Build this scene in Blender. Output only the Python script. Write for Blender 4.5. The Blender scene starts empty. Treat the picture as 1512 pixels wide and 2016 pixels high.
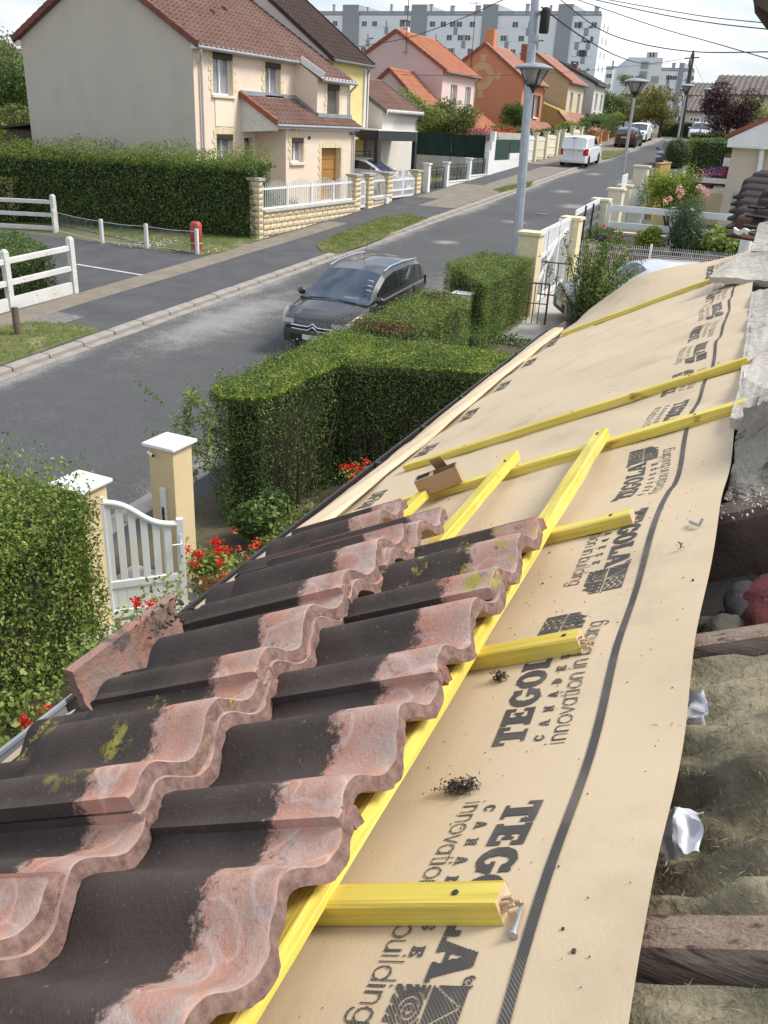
import bpy, bmesh, math, random
import numpy as np
from mathutils import Vector, Matrix
random.seed(7); np.random.seed(7); RNG = np.random.default_rng(7)
S = bpy.context.scene; COL = S.collection

# ------------------------------------------------------------------ camera
F, CX, CY = 1672.0, 756.0, 1008.0                 # focal length and centre in photo pixels (1512 x 2016)
def nrm(v): v = np.array(v, float); return v / np.linalg.norm(v)
_Y = nrm((1622-CX, 287-CY, F)); _D = nrm((-196, 3642, F))
_Z = nrm(-(_D - _Y*np.dot(_D, _Y))); _X = np.cross(_Y, _Z)
RM = np.stack([_X, _Y, _Z])                       # camera axes in the street's axes: Y up the street, Z up
cd = bpy.data.cameras.new('camera'); cam = bpy.data.objects.new('camera', cd); COL.objects.link(cam)
cd.sensor_fit = 'VERTICAL'; cd.sensor_height = 36; cd.lens = 36*F/2016; cd.clip_start = .05; cd.clip_end = 3000
cam.matrix_world = Matrix([[RM[i][0], -RM[i][1], -RM[i][2], 0] for i in range(3)] + [[0, 0, 0, 1]])
S.camera = cam
S.render.resolution_x, S.render.resolution_y = 768, 1024

# ------------------------------------------------------------------ sky, sun, exposure
SUN_EL, SUN_AZ = math.radians(52), math.radians(62)     # azimuth from the street's direction towards the right
w = bpy.data.worlds.new('World'); S.world = w; w.use_nodes = True
nt = w.node_tree; nt.nodes.clear()
def N(t, **k):
    n = nt.nodes.new(t)
    for a, b in k.items(): setattr(n, a, b)
    return n
sky = N('ShaderNodeTexSky', sky_type='NISHITA', sun_disc=False); sky.sun_elevation = SUN_EL; sky.sun_rotation = SUN_AZ
sky.dust_density = 2.0; sky.air_density = 1.2
tc = N('ShaderNodeTexCoord'); mp = N('ShaderNodeMapping'); mp.inputs['Scale'].default_value = (1.6, 1.6, 6.5); mp.inputs['Location'].default_value = (.35, .1, .2)
nz = N('ShaderNodeTexNoise'); nz.inputs['Scale'].default_value = 2.0; nz.inputs['Detail'].default_value = 7; nz.inputs['Roughness'].default_value = .55
cr = N('ShaderNodeValToRGB'); cr.color_ramp.elements[0].position = .40; cr.color_ramp.elements[1].position = .60
cl = N('ShaderNodeValToRGB'); cl.color_ramp.elements[0].position = .38; cl.color_ramp.elements[0].color = (3.3, 3.85, 4.9, 1); cl.color_ramp.elements[1].position = .60; cl.color_ramp.elements[1].color = (6.3, 6.45, 6.8, 1)
mx = N('ShaderNodeMixRGB'); bg = N('ShaderNodeBackground'); wo = N('ShaderNodeOutputWorld'); bg.inputs['Strength'].default_value = .1
lk = nt.links.new
lk(tc.outputs['Generated'], mp.inputs['Vector']); lk(mp.outputs[0], nz.inputs['Vector'])
lk(nz.outputs['Fac'], cr.inputs[0]); lk(nz.outputs['Fac'], cl.inputs[0])
mf = N('ShaderNodeMath', operation='MULTIPLY'); mf.inputs[1].default_value = .7; md = N('ShaderNodeMath', operation='ADD'); md.inputs[1].default_value = .3
lk(cr.outputs['Color'], mf.inputs[0]); lk(mf.outputs[0], md.inputs[0]); lk(md.outputs[0], mx.inputs['Fac'])
lk(sky.outputs[0], mx.inputs['Color1']); lk(cl.outputs['Color'], mx.inputs['Color2'])
lk(mx.outputs[0], bg.inputs['Color']); lk(bg.outputs[0], wo.inputs['Surface'])
sl = bpy.data.lights.new('sun', 'SUN'); sl.energy = 2.1; sl.angle = math.radians(18); sl.color = (1, .95, .87)
so = bpy.data.objects.new('sun', sl); COL.objects.link(so)
sd = Vector((math.sin(SUN_AZ)*math.cos(SUN_EL), math.cos(SUN_AZ)*math.cos(SUN_EL), math.sin(SUN_EL)))
so.rotation_euler = sd.to_track_quat('Z', 'Y').to_euler(); so.location = (30, 20, 60)
S.view_settings.view_transform = 'Standard'; S.view_settings.look = 'None'; S.view_settings.exposure = 0.94; S.view_settings.gamma = 1.0
S.view_settings.use_curve_mapping = False

# ------------------------------------------------------------------ turning a pixel of the photograph into a point of the place
def ray(u, v): return RM @ np.array([(u-CX)/F, (v-CY)/F, 1.0])
def gz(y): return -5.6 + .0622*min(y, 88) + .012*max(0, y-88)
def pX(u, v, X): r = ray(u, v); return r*(X/r[0])
def pY(u, v, Y): r = ray(u, v); return r*(Y/r[1])
def pG(u, v, off=0):
    r = ray(u, v); return r*((-5.6+off)/(r[2]-.0622*r[1]))
# the stripped roof: s runs along the gutter, t up the slope, off is the height over the boarding plane
RG = ray(1549, 283); RG[2] = 0; RG = nrm(RG); TH = math.radians(27.6)
RU = np.array([RG[1], -RG[0], 0])*math.cos(TH) + np.array([0, 0, math.sin(TH)]); RN = np.cross(RU, RG)
RN = RN if RN[2] > 0 else -RN; RH = .62
def wp(t, s, off=0.): return t*RU + s*RG - (RH-off)*RN
def pR(u, v, off=0.):
    r = ray(u, v); p = r*(-(RH-off)/np.dot(r, RN)); return np.dot(p, RU), np.dot(p, RG)
def pS(u, v, s):
    r = ray(u, v); p = r*(s/np.dot(r, RG)); return np.dot(p, RU), np.dot(p, RN)+RH      # t, off at a given s

# ------------------------------------------------------------------ mesh and object helpers
def org(o):
    v = np.zeros(3)
    while o is not None: v += np.array(o.location); o = o.parent
    return v
def link(o, parent=None):
    COL.objects.link(o)
    if parent is not None: o.parent = parent
    return o
def tag(o, label=None, cat=None, group=None, kind=None):
    if label: o['label'] = label
    if cat: o['category'] = cat
    if group: o['group'] = group
    if kind: o['kind'] = kind
    return o
def thing(name, loc, label, cat, group=None, rz=0.0):
    o = bpy.data.objects.new(name, None); o.empty_display_size = .2; o.location = tuple(float(c) for c in loc); o.rotation_euler = (0, 0, rz)
    COL.objects.link(o); return tag(o, label, cat, group)
class MB:
    def __init__(s): s.v = []; s.f = []; s.m = []; s.mi = 0
    def mat(s, i): s.mi = i; return s
    def face(s, pts):
        n = len(s.v); s.v += [tuple(map(float, p)) for p in pts]; s.f.append(tuple(range(n, n+len(pts)))); s.m.append(s.mi)
    def hexa(s, p):                                # eight corners: bottom ring then top ring
        n = len(s.v); s.v += [tuple(map(float, q)) for q in p]
        for f in ((3,2,1,0),(4,5,6,7),(0,1,5,4),(1,2,6,5),(2,3,7,6),(3,0,4,7)): s.f.append(tuple(n+i for i in f)); s.m.append(s.mi)
    def box(s, x0, x1, y0, y1, z0, z1):
        s.hexa([(x0,y0,z0),(x1,y0,z0),(x1,y1,z0),(x0,y1,z0),(x0,y0,z1),(x1,y0,z1),(x1,y1,z1),(x0,y1,z1)]); return s
    def obox(s, c, a, b, d):                       # centre and three half-axis vectors
        c, a, b, d = (np.array(q, float) for q in (c, a, b, d))
        s.hexa([c-a-b-d, c+a-b-d, c+a+b-d, c-a+b-d, c-a-b+d, c+a-b+d, c+a+b+d, c-a+b+d]); return s
    def bar(s, p, q, w, h, up=(0,0,1)):
        p, q = np.array(p, float), np.array(q, float); d = q-p; L = np.linalg.norm(d); d = d/L
        r = np.cross(d, np.array(up, float)); r = r/np.linalg.norm(r); u = np.cross(r, d)
        return s.obox((p+q)/2, d*L/2, r*w/2, u*h/2)
    def grid(s, rows, close=False):                # rows of points, all the same length
        n = len(s.v); R = len(rows); C = len(rows[0])
        for r in rows: s.v += [tuple(map(float, p)) for p in r]
        for i in range(R-1):
            for j in range(C if close else C-1):
                k = (j+1) % C; s.f.append((n+i*C+j, n+i*C+k, n+(i+1)*C+k, n+(i+1)*C+j)); s.m.append(s.mi)
        return s
    def tube(s, pts, r, n=6, caps=True):
        pts = [np.array(p, float) for p in pts]; rows = []; ref = np.array((.13, .27, .95))
        rr = r if hasattr(r, '__len__') else [r]*len(pts)
        for i, p in enumerate(pts):
            d = pts[min(i+1, len(pts)-1)] - pts[max(i-1, 0)]; d = d/(np.linalg.norm(d)+1e-9)
            a = np.cross(d, ref if abs(np.dot(d, ref)) < .95 else np.array((1., 0, 0))); a = a/np.linalg.norm(a); b = np.cross(d, a)
            rows.append([p + rr[i]*(math.cos(2*math.pi*k/n)*a + math.sin(2*math.pi*k/n)*b) for k in range(n)])
        s.grid(rows, True)
        if caps: s.face(rows[0]); s.face(rows[-1][::-1])
        return s
    def lathe(s, prof, c, n=12, ax=None):          # (radius, height) pairs round the vertical through c
        c = np.array(c, float); e = [np.array((1., 0, 0)), np.array((0, 1., 0)), np.array((0, 0, 1.))] if ax is None else [np.array(a, float) for a in ax]
        s.grid([[c + r*(math.cos(2*math.pi*k/n)*e[0] + math.sin(2*math.pi*k/n)*e[1]) + z*e[2] for k in range(n)] for r, z in prof], True)
        if prof[0][0] > 1e-6: s.face([c + prof[0][0]*(math.cos(2*math.pi*k/n)*e[0] + math.sin(2*math.pi*k/n)*e[1]) + prof[0][1]*e[2] for k in range(n)][::-1])
        if prof[-1][0] > 1e-6: s.face([c + prof[-1][0]*(math.cos(2*math.pi*k/n)*e[0] + math.sin(2*math.pi*k/n)*e[1]) + prof[-1][1]*e[2] for k in range(n)])
        return s
    def prism(s, poly, dv):                        # polygon of 3-D points pushed along dv
        a = [np.array(p, float) for p in poly]; b = [p+np.array(dv, float) for p in a]
        s.face(a[::-1]); s.face(b)
        for i in range(len(a)): j = (i+1) % len(a); s.face([a[i], a[j], b[j], b[i]])
        return s
    def mesh(s, name, mats, off=(0,0,0), smooth=None):
        me = bpy.data.meshes.new(name); o = np.array(off, float)
        me.from_pydata([tuple(np.array(v)-o) for v in s.v], [], s.f)
        for m in (mats if isinstance(mats, (list, tuple)) else [mats]): me.materials.append(m)
        if any(s.m): me.polygons.foreach_set('material_index', s.m)
        bm = bmesh.new(); bm.from_mesh(me)
        if smooth: bmesh.ops.remove_doubles(bm, verts=bm.verts, dist=1e-5)
        bmesh.ops.recalc_face_normals(bm, faces=bm.faces); bm.to_mesh(me); bm.free()
        if smooth:
            me.shade_smooth()
            me.set_sharp_from_angle(angle=math.radians(smooth))
        return me
    def build(s, name, mats, parent=None, smooth=None, bevel=0, local=False, kind=None, label=None):
        me = s.mesh(name, mats, (0,0,0) if local or parent is None else org(parent), smooth)
        o = link(bpy.data.objects.new(name, me), parent)
        if bevel: add_bevel(o, bevel)
        return tag(o, label, None, None, kind)
def add_bevel(o, wd, seg=2):
    b = o.modifiers.new('bevel', 'BEVEL'); b.width = wd; b.segments = seg; b.limit_method = 'ANGLE'; b.angle_limit = math.radians(35); return o
def inst(name, me, parent, loc=(0,0,0), rz=0.0):
    o = bpy.data.objects.new(name, me); o.location = tuple(float(c) for c in loc); o.rotation_euler = (0, 0, rz); return link(o, parent)
def copy_tree(o, parent=None):
    c = o.copy(); COL.objects.link(c); c.parent = parent
    for ch in list(o.children): copy_tree(ch, c)
    return c
def solo(mb, name, mats, label, cat, group=None, kind=None, **k):     # a thing that is one mesh
    o = mb.build(name, mats, **k); return tag(o, label, cat, group, kind)

# ------------------------------------------------------------------ materials
def mat(name, c1, c2=None, scale=6.0, rough=.8, bump=0.0, bscale=None, detail=6, metal=0.0, spec=.4, lo=.35, hi=.65, stretch=(1,1,1), c3=None, s3=30.0, lo3=.6, hi3=.68, bdist=.01, rot=(0,0,0), coat=0):
    m = bpy.data.materials.new(name); m.use_nodes = True; t = m.node_tree; b = t.nodes['Principled BSDF']; L = t.links.new
    b.inputs['Roughness'].default_value = rough; b.inputs['Metallic'].default_value = metal; b.inputs['Specular IOR Level'].default_value = spec
    if coat: b.inputs['Coat Weight'].default_value = coat; b.inputs['Coat Roughness'].default_value = .06
    b.inputs['Base Color'].default_value = (*c1, 1)
    co = t.nodes.new('ShaderNodeTexCoord'); mpn = t.nodes.new('ShaderNodeMapping'); mpn.inputs['Scale'].default_value = stretch; mpn.inputs['Rotation'].default_value = rot
    L(co.outputs['Object'], mpn.inputs['Vector'])
    def noise(sc, dt=detail):
        n = t.nodes.new('ShaderNodeTexNoise'); n.inputs['Scale'].default_value = sc; n.inputs['Detail'].default_value = dt; n.inputs['Roughness'].default_value = .6
        L(mpn.outputs[0], n.inputs['Vector']); return n
    def ramp(n, a, bb):
        r = t.nodes.new('ShaderNodeMapRange'); r.inputs['From Min'].default_value = a; r.inputs['From Max'].default_value = bb; L(n.outputs['Fac'], r.inputs['Value']); return r
    out = None
    if c2 is not None:
        mixn = t.nodes.new('ShaderNodeMixRGB'); mixn.inputs['Color1'].default_value = (*c1, 1); mixn.inputs['Color2'].default_value = (*c2, 1)
        L(ramp(noise(scale), lo, hi).outputs[0], mixn.inputs['Fac']); out = mixn.outputs[0]
    if c3 is not None:
        m3 = t.nodes.new('ShaderNodeMixRGB'); m3.inputs['Color2'].default_value = (*c3, 1)
        if out is not None: L(out, m3.inputs['Color1'])
        else: m3.inputs['Color1'].default_value = (*c1, 1)
        L(ramp(noise(s3), lo3, hi3).outputs[0], m3.inputs['Fac']); out = m3.outputs[0]
    if out is not None: L(out, b.inputs['Base Color'])
    if bump:
        bn = t.nodes.new('ShaderNodeBump'); bn.inputs['Strength'].default_value = bump; bn.inputs['Distance'].default_value = bdist
        L(noise(bscale or scale*6, 4).outputs['Fac'], bn.inputs['Height']); L(bn.outputs[0], b.inputs['Normal'])
    return m
def leafmat(name, cols, trans=.35, rough=.5):
    m = bpy.data.materials.new(name); m.use_nodes = True; t = m.node_tree; L = t.links.new; b = t.nodes['Principled BSDF']
    b.inputs['Roughness'].default_value = rough; b.inputs['Specular IOR Level'].default_value = .35
    g = t.nodes.new('ShaderNodeNewGeometry'); r = t.nodes.new('ShaderNodeValToRGB'); el = r.color_ramp.elements
    while len(el) < len(cols): el.new(.5)
    for i, c in enumerate(cols): el[i].position = i/(len(cols)-1); el[i].color = (*c, 1)
    co = t.nodes.new('ShaderNodeTexCoord'); n = t.nodes.new('ShaderNodeTexNoise'); n.inputs['Scale'].default_value = 2.2; n.inputs['Detail'].default_value = 4; L(co.outputs['Object'], n.inputs['Vector'])
    ad = t.nodes.new('ShaderNodeMath'); ad.operation = 'MULTIPLY_ADD'; ad.inputs[1].default_value = 1.5; ad.inputs[2].default_value = -.75; L(n.outputs['Fac'], ad.inputs[0]); a2 = t.nodes.new('ShaderNodeMath'); a2.operation = 'ADD'; a2.use_clamp = True; L(g.outputs['Random Per Island'], a2.inputs[0]); L(ad.outputs[0], a2.inputs[1])
    L(a2.outputs[0], r.inputs[0]); L(r.outputs[0], b.inputs['Base Color'])
    tr = t.nodes.new('ShaderNodeBsdfTranslucent'); mxs = t.nodes.new('ShaderNodeMixShader'); mxs.inputs[0].default_value = trans
    L(r.outputs[0], tr.inputs['Color']); L(b.outputs[0], mxs.inputs[1]); L(tr.outputs[0], mxs.inputs[2]); L(mxs.outputs[0], t.nodes['Material Output'].inputs['Surface'])
    return m
def glassmat(name, tint=(.03, .04, .05), rough=.03, see=0.0):
    m = bpy.data.materials.new(name); m.use_nodes = True; t = m.node_tree; b = t.nodes['Principled BSDF']
    b.inputs['Base Color'].default_value = (*tint, 1); b.inputs['Roughness'].default_value = rough; b.inputs['Specular IOR Level'].default_value = .8; b.inputs['Coat Weight'].default_value = .5
    if see:
        tr = t.nodes.new('ShaderNodeBsdfTransparent'); tr.inputs['Color'].default_value = (.8, .88, .9, 1); ms = t.nodes.new('ShaderNodeMixShader'); ms.inputs[0].default_value = see
        t.links.new(b.outputs[0], ms.inputs[1]); t.links.new(tr.outputs[0], ms.inputs[2]); t.links.new(ms.outputs[0], t.nodes['Material Output'].inputs['Surface'])
    return m

# ------------------------------------------------------------------ leaves
def unit(a): return a/(np.linalg.norm(a, axis=1, keepdims=True)+1e-9)
def leaves(name, P, Nn, size, m, parent=None, jit=.9, aspect=.5, kind='stuff', local=False):
    n = len(P); P = np.asarray(P, float) - (0 if local or parent is None else org(parent))
    nn = unit(np.asarray(Nn, float) + jit*RNG.normal(size=(n, 3))); T = unit(np.cross(nn, RNG.normal(size=(n, 3)))); B = np.cross(nn, T)
    sz = (size*(.6+.8*RNG.random(n)))[:, None]
    V = np.empty((n, 4, 3)); V[:, 0] = P-T*sz*.5; V[:, 1] = P+B*sz*aspect*.5+nn*sz*.06; V[:, 2] = P+T*sz*.5-nn*sz*.08; V[:, 3] = P-B*sz*aspect*.5+nn*sz*.06
    me = bpy.data.meshes.new(name); me.vertices.add(4*n); me.vertices.foreach_set('co', V.reshape(-1).astype(np.float32))
    me.loops.add(4*n); me.loops.foreach_set('vertex_index', np.arange(4*n, dtype=np.int32))
    me.polygons.add(n); me.polygons.foreach_set('loop_start', np.arange(0, 4*n, 4, dtype=np.int32))
    me.update(calc_edges=True); me.materials.append(m)
    o = link(bpy.data.objects.new(name, me), parent); return tag(o, kind=kind)
def lump(P, sc, seed=0.0):
    x, y, z = P[:, 0]*sc+seed, P[:, 1]*sc+seed*1.7, P[:, 2]*sc-seed
    return (np.sin(x*1.3+np.sin(y*1.7)*1.2)+np.sin(y*2.1+np.sin(z*1.9+x))+np.sin(z*2.3+x*.9)+.5*np.sin(x*4.1+z*3.7)+.5*np.sin(y*4.7-z*3.1))/4.0
def inpoly(p, poly):
    x, y = p[:, 0], p[:, 1]; c = np.zeros(len(p), bool); j = len(poly)-1
    for i in range(len(poly)):
        (xi, yi), (xj, yj) = poly[i], poly[j]
        k = ((yi > y) != (yj > y)) & (x < (xj-xi)*(y-yi)/(yj-yi+1e-12)+xi); c ^= k; j = i
    return c
def hedge(name, label, poly, h, m, dens=900, leaf=.05, cat='hedge', group=None, rough=.07, zb=None, depth=.12, shoots=0.0, core=None, sides=True, top_m=None, lsc=1.6, stems=0):
    poly = [np.array(p, float) for p in poly]; A = sum(poly[i][0]*poly[(i+1) % len(poly)][1]-poly[(i+1) % len(poly)][0]*poly[i][1] for i in range(len(poly)))/2
    if A < 0: poly = poly[::-1]; A = -A
    c = sum(poly)/len(poly); gf = zb or gz
    root = thing(name, (c[0], c[1], gf(c[1])), label, cat, group)
    k = MB(); inn = []
    for i in range(len(poly)):
        d1 = nrm(poly[i]-poly[i-1]); d2 = nrm(poly[(i+1) % len(poly)]-poly[i]); n1 = np.array((-d1[1], d1[0])); n2 = np.array((-d2[1], d2[0]))
        mm = n1+n2; mm = mm/max(.3, np.dot(mm, n1)); inn.append(poly[i]+mm*(depth+.03))
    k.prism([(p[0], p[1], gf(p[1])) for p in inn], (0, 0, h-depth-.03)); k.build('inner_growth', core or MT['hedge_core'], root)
    Ps, Ns = [], []
    n = int(A*dens*1.1); lo = np.min(poly, 0); hi = np.max(poly, 0); q = lo+(hi-lo)*RNG.random((n*4, 2)); q = q[inpoly(q, poly)][:n]
    Ps.append(np.c_[q, np.full(len(q), h)]); Ns.append(np.tile((0, 0, 1.), (len(q), 1)))
    for i in range(len(poly)):
        a, b = poly[i], poly[(i+1) % len(poly)]; L = np.linalg.norm(b-a); n = int(L*h*dens); d = (b-a)/L
        u = RNG.random(n); z = h*RNG.random(n); Ps.append(np.c_[a+u[:, None]*(b-a), z]); Ns.append(np.tile((d[1], -d[0], 0.), (n, 1)))
    P, Nn = np.concatenate(Ps), np.concatenate(Ns)
    P = P + Nn*(rough*lump(P, lsc, len(P) % 7)[:, None] - depth*RNG.random(len(P))[:, None]**1.5) + RNG.normal(size=P.shape)*leaf*.35
    rd = np.clip((P[:, 2]-(h-.14))/.14, 0, 1); P[:, 2] -= 0.05*rd*(1-Nn[:, 2])       # soft top edges
    if shoots:
        nt_ = int(len(q)*.35); sel = q[RNG.integers(0, len(q), nt_)] ; hh = h+shoots*RNG.random(nt_)**2.2
        P = np.r_[P, np.c_[sel, hh]]; Nn = np.r_[Nn, np.tile((0, 0, .4), (nt_, 1))]
    P[:, 2] += np.array([gf(y) for y in P[:, 1]]) if zb is None else np.array([zb(y) for y in P[:, 1]])
    leaves('foliage', P, Nn, leaf, m, root); return root
def crown(root, clumps, n, leaf, m, name='foliage', jit=1.0, aspect=.5, up=.25):
    cs = np.array([c[:3] for c in clumps]); rs = np.array([c[3:] if len(c) > 4 else (c[3],)*3 for c in clumps], float); wt = (rs[:, 0]*rs[:, 1]+rs[:, 0]*rs[:, 2]); wt = wt/wt.sum()
    k = RNG.choice(len(cs), n, p=wt); d = unit(RNG.normal(size=(n, 3))); rad = RNG.random(n)**.28
    P = cs[k]+d*rs[k]*rad[:, None]*(1+.16*lump(d*3, 1.5, 2)[:, None]); return leaves(name, P, d+np.array((0, 0, up)), leaf, m, root, jit, aspect)
def shrub(name, c, r, label, m, n=2500, leaf=.06, cat='shrub', group=None, nclump=14, stems=5, core=True, aspect=.5, flowers=None, seed=None):
    c = np.array(c, float); root = thing(name, c, label, cat, group); rx, ry, rz_ = r; cl_ = []
    for i in range(nclump):
        d = nrm(RNG.normal(size=3)); q = .35+.4*RNG.random(); cl_.append((c[0]+d[0]*rx*q, c[1]+d[1]*ry*q, c[2]+rz_*1.02+d[2]*rz_*q*.9, *(np.array((rx, ry, rz_))*(.33+.2*RNG.random()))))
    crown(root, cl_, n, leaf, m, aspect=aspect)
    b = MB()
    for i in range(stems):
        a = 6.28*i/stems+RNG.random(); e = c+np.array((math.cos(a)*rx*.6, math.sin(a)*ry*.6, rz_*(1.1+.5*RNG.random())))
        b.tube([c+np.array((math.cos(a)*.06, math.sin(a)*.06, -.05)), (c+e)/2+np.array((0, 0, .1*rz_)), e], [.028*rz_+.008, .02*rz_+.005, .006], 5)
    b.build('stems', MT['bark'], root, kind='stuff')
    if flowers:
        fm, fn, fs, lab = flowers; P = []
        for i in range(fn):
            cc = cl_[RNG.integers(len(cl_))]; d = nrm(RNG.normal(size=3)+np.array((0, -.6, .8))); base = np.array(cc[:3])+d*np.array(cc[3:6])*1.02; P.append(base+RNG.normal(size=(9, 3))*fs*.5)
        P = np.concatenate(P); leaves('flowers', P, np.tile((0, -.4, 1.), (len(P), 1)), fs, fm, root, .8, .85)
    return root

# ------------------------------------------------------------------ the materials of the place
MT = {}
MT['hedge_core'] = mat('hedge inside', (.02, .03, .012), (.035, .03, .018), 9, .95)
MT['bark'] = mat('bark', (.09, .07, .05), (.05, .04, .03), 14, .9, .6)
G1, G2, G3 = (.075, .12, .022), (.12, .17, .03), (.19, .22, .05)
MT['privet'] = leafmat('privet leaves', [(0.068, 0.120, 0.030), (0.128, 0.203, 0.042), (0.225, 0.300, 0.060), (0.360, 0.405, 0.105)])
MT['privet_dark'] = leafmat('dark privet leaves', [(0.053, 0.105, 0.033), (0.090, 0.158, 0.045), (0.150, 0.225, 0.060), (0.240, 0.300, 0.083)])
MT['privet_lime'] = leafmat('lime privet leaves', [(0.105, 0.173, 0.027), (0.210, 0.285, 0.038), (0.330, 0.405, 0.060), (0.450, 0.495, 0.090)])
MT['cypress'] = leafmat('tall hedge leaves', [(.055, .095, .03), (.08, .14, .036), (.13, .21, .045), (.21, .28, .065)])
MT['dead'] = leafmat('dead leaves', [(0.050, 0.025, 0.018), (0.090, 0.045, 0.025), (0.220, 0.130, 0.060), (0.130, 0.120, 0.030)], .2)
MT['tree'] = leafmat('tree leaves', [(0.075, 0.120, 0.030), (0.135, 0.180, 0.045), (0.240, 0.270, 0.075), (0.330, 0.330, 0.105)])
MT['tree_pale'] = leafmat('pale tree leaves', [(0.105, 0.165, 0.038), (0.180, 0.270, 0.053), (0.300, 0.375, 0.090), (0.450, 0.450, 0.165)])
MT['maple'] = leafmat('round tree leaves', [(0.105, 0.135, 0.038), (0.195, 0.210, 0.053), (0.300, 0.285, 0.075), (0.300, 0.195, 0.075)])
MT['plum'] = leafmat('plum leaves', [(0.022, 0.009, 0.012), (0.040, 0.014, 0.018), (0.075, 0.022, 0.030), (0.050, 0.035, 0.025)], .25)
MT['oleander'] = leafmat('oleander leaves', [(0.045, 0.090, 0.038), (0.075, 0.135, 0.060), (0.135, 0.195, 0.090)])
MT['red'] = leafmat('red petals', [(0.550, 0.010, 0.010), (0.750, 0.020, 0.015), (0.900, 0.050, 0.030)], .3)
MT['orange_red'] = leafmat('orange red petals', [(0.700, 0.050, 0.030), (0.850, 0.120, 0.050)], .3)
MT['pink'] = leafmat('pink petals', [(0.700, 0.250, 0.280), (0.850, 0.450, 0.450), (0.900, 0.600, 0.550)], .3)
MT['magenta'] = leafmat('magenta petals', [(0.500, 0.050, 0.180), (0.700, 0.100, 0.300)], .3)
MT['violet'] = leafmat('violet petals', [(0.200, 0.100, 0.300), (0.350, 0.200, 0.450)], .3)
MT['grass'] = leafmat('grass blades', [(.10, .16, .03), (.16, .24, .045), (.26, .32, .09), (.36, .33, .14)], .3)
MT['straw'] = leafmat('dry grass', [(0.312, 0.237, 0.100), (0.475, 0.362, 0.163), (0.200, 0.200, 0.062)], .3)
MT['asphalt_plain'] = mat('road asphalt', (.058, .061, .066), (.082, .084, .087), .7, .85, .5, 90, c3=(.19, .185, .175), s3=55, lo3=.60, hi3=.70)
MT['asphalt_worn'] = mat('worn road edge', (.10, .10, .10), (.21, .20, .19), 9, .9, .5, 80, c3=(.3, .28, .26), s3=38, lo3=.52, hi3=.62)
MT['path_dark'] = mat('pavement asphalt', (.068, .070, .074), (.095, .095, .098), 1.2, .9, .35, 120, c3=(.14, .14, .14), s3=90, lo3=.62, hi3=.7)
MT['path_brown'] = mat('pavement gravel strip', (.19, .165, .13), (.25, .215, .17), 2.2, .95, .4, 120, c3=(.13, .12, .10), s3=60, lo3=.58, hi3=.68)
MT['kerb'] = mat('kerb concrete', (.27, .245, .215), (.36, .33, .295), 3, .9, .4, 70, c3=(.2, .18, .16), s3=14, lo3=.58, hi3=.72)
MT['soil'] = mat('soil', (.075, .06, .042), (.12, .095, .06), 5, .95, .8, 40, c3=(.09, .12, .03), s3=7, lo3=.55, hi3=.66)
MT['earth'] = mat('open ground', (.10, .11, .05), (.16, .15, .08), .3, .95, .3, 8)
MT['lawn'] = mat('lawn under grass', (.10, .125, .035), (.15, .155, .06), 3, .95, .6, 40, c3=(.3, .26, .15), s3=1.4, lo3=.52, hi3=.66)
MT['concrete'] = mat('pale concrete', (.38, .36, .32), (.48, .45, .41), 2.5, .9, .3, 50, c3=(.28, .26, .23), s3=5, lo3=.58, hi3=.7)
MT['white'] = mat('white paint', (.80, .80, .78), (.72, .72, .69), 3, .5, .1, 20)
MT['white_old'] = mat('lichen spotted white concrete', (.70, .69, .66), (.6, .59, .55), 2.5, .85, .3, 30, c3=(.33, .28, .19), s3=16, lo3=.60, hi3=.68)
MT['pvc'] = mat('white pvc', (.78, .80, .80), (.74, .76, .76), 2, .3)
MT['cream'] = mat('cream paint', (.72, .66, .5), (.66, .6, .45), 3, .8, .15, 60)
MT['pillar'] = mat('yellow cream render', (.70, .57, .34), (.66, .53, .31), 4, .9, .45, 130)
MT['cap_white'] = mat('white glazed cap', (.80, .80, .82), (.76, .76, .78), 8, .35)
MT['stone'] = mat('split yellow stone', (.52, .42, .26), (.66, .56, .38), 6, .95, .9, 22, c3=(.72, .64, .48), s3=9, lo3=.55, hi3=.7, bdist=.03)
MT['quoin'] = mat('yellow quoin stone', (.66, .55, .33), (.74, .65, .45), 9, .9, .5, 30)
MT['galv'] = mat('galvanised steel', (.34, .37, .41), (.42, .45, .49), 5, .5, 0, metal=.35)
MT['darkmetal'] = mat('dark metal', (.03, .033, .036), (.045, .045, .05), 6, .5, 0, metal=.2)
MT['iron'] = mat('black wrought iron', (.015, .017, .017), None, 1, .5, metal=.3)
MT['green_iron'] = mat('dark green iron', (.012, .035, .028), None, 1, .5)
MT['green_panel'] = mat('dark green sheet', (.012, .04, .03), (.02, .055, .04), 3, .7, .2, 30)
MT['green_mesh'] = mat('dark green screen cloth', (.008, .022, .016), (.016, .04, .028), 1.5, .9, .5, 25, stretch=(1, 1, .25), c3=(.03, .07, .04), s3=4, lo3=.62, hi3=.75)
MT['rust'] = mat('rusted iron', (.16, .06, .03), (.09, .045, .03), 14, .9, .5, c3=(.25, .15, .09), s3=9, lo3=.58, hi3=.68)
MT['wood_post'] = mat('weathered round post', (.16, .13, .09), (.11, .09, .065), 12, .9, .5, stretch=(6, 6, .6))
MT['wood_pole'] = mat('old pole wood', (.10, .085, .075), (.065, .055, .05), 8, .9, .5, stretch=(6, 6, .4))
MT['hydrant'] = mat('faded red plastic', (.42, .085, .05), (.36, .07, .045), 5, .5, .1)
MT['black'] = mat('black rubber', (.015, .015, .016), None, 1, .8)
MT['glass'] = glassmat('window glass', (.035, .045, .055), .05)
MT['curtain'] = mat('net curtain', (.42, .43, .44), (.3, .31, .33), 9, .9, stretch=(1, 14, .5))
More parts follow.
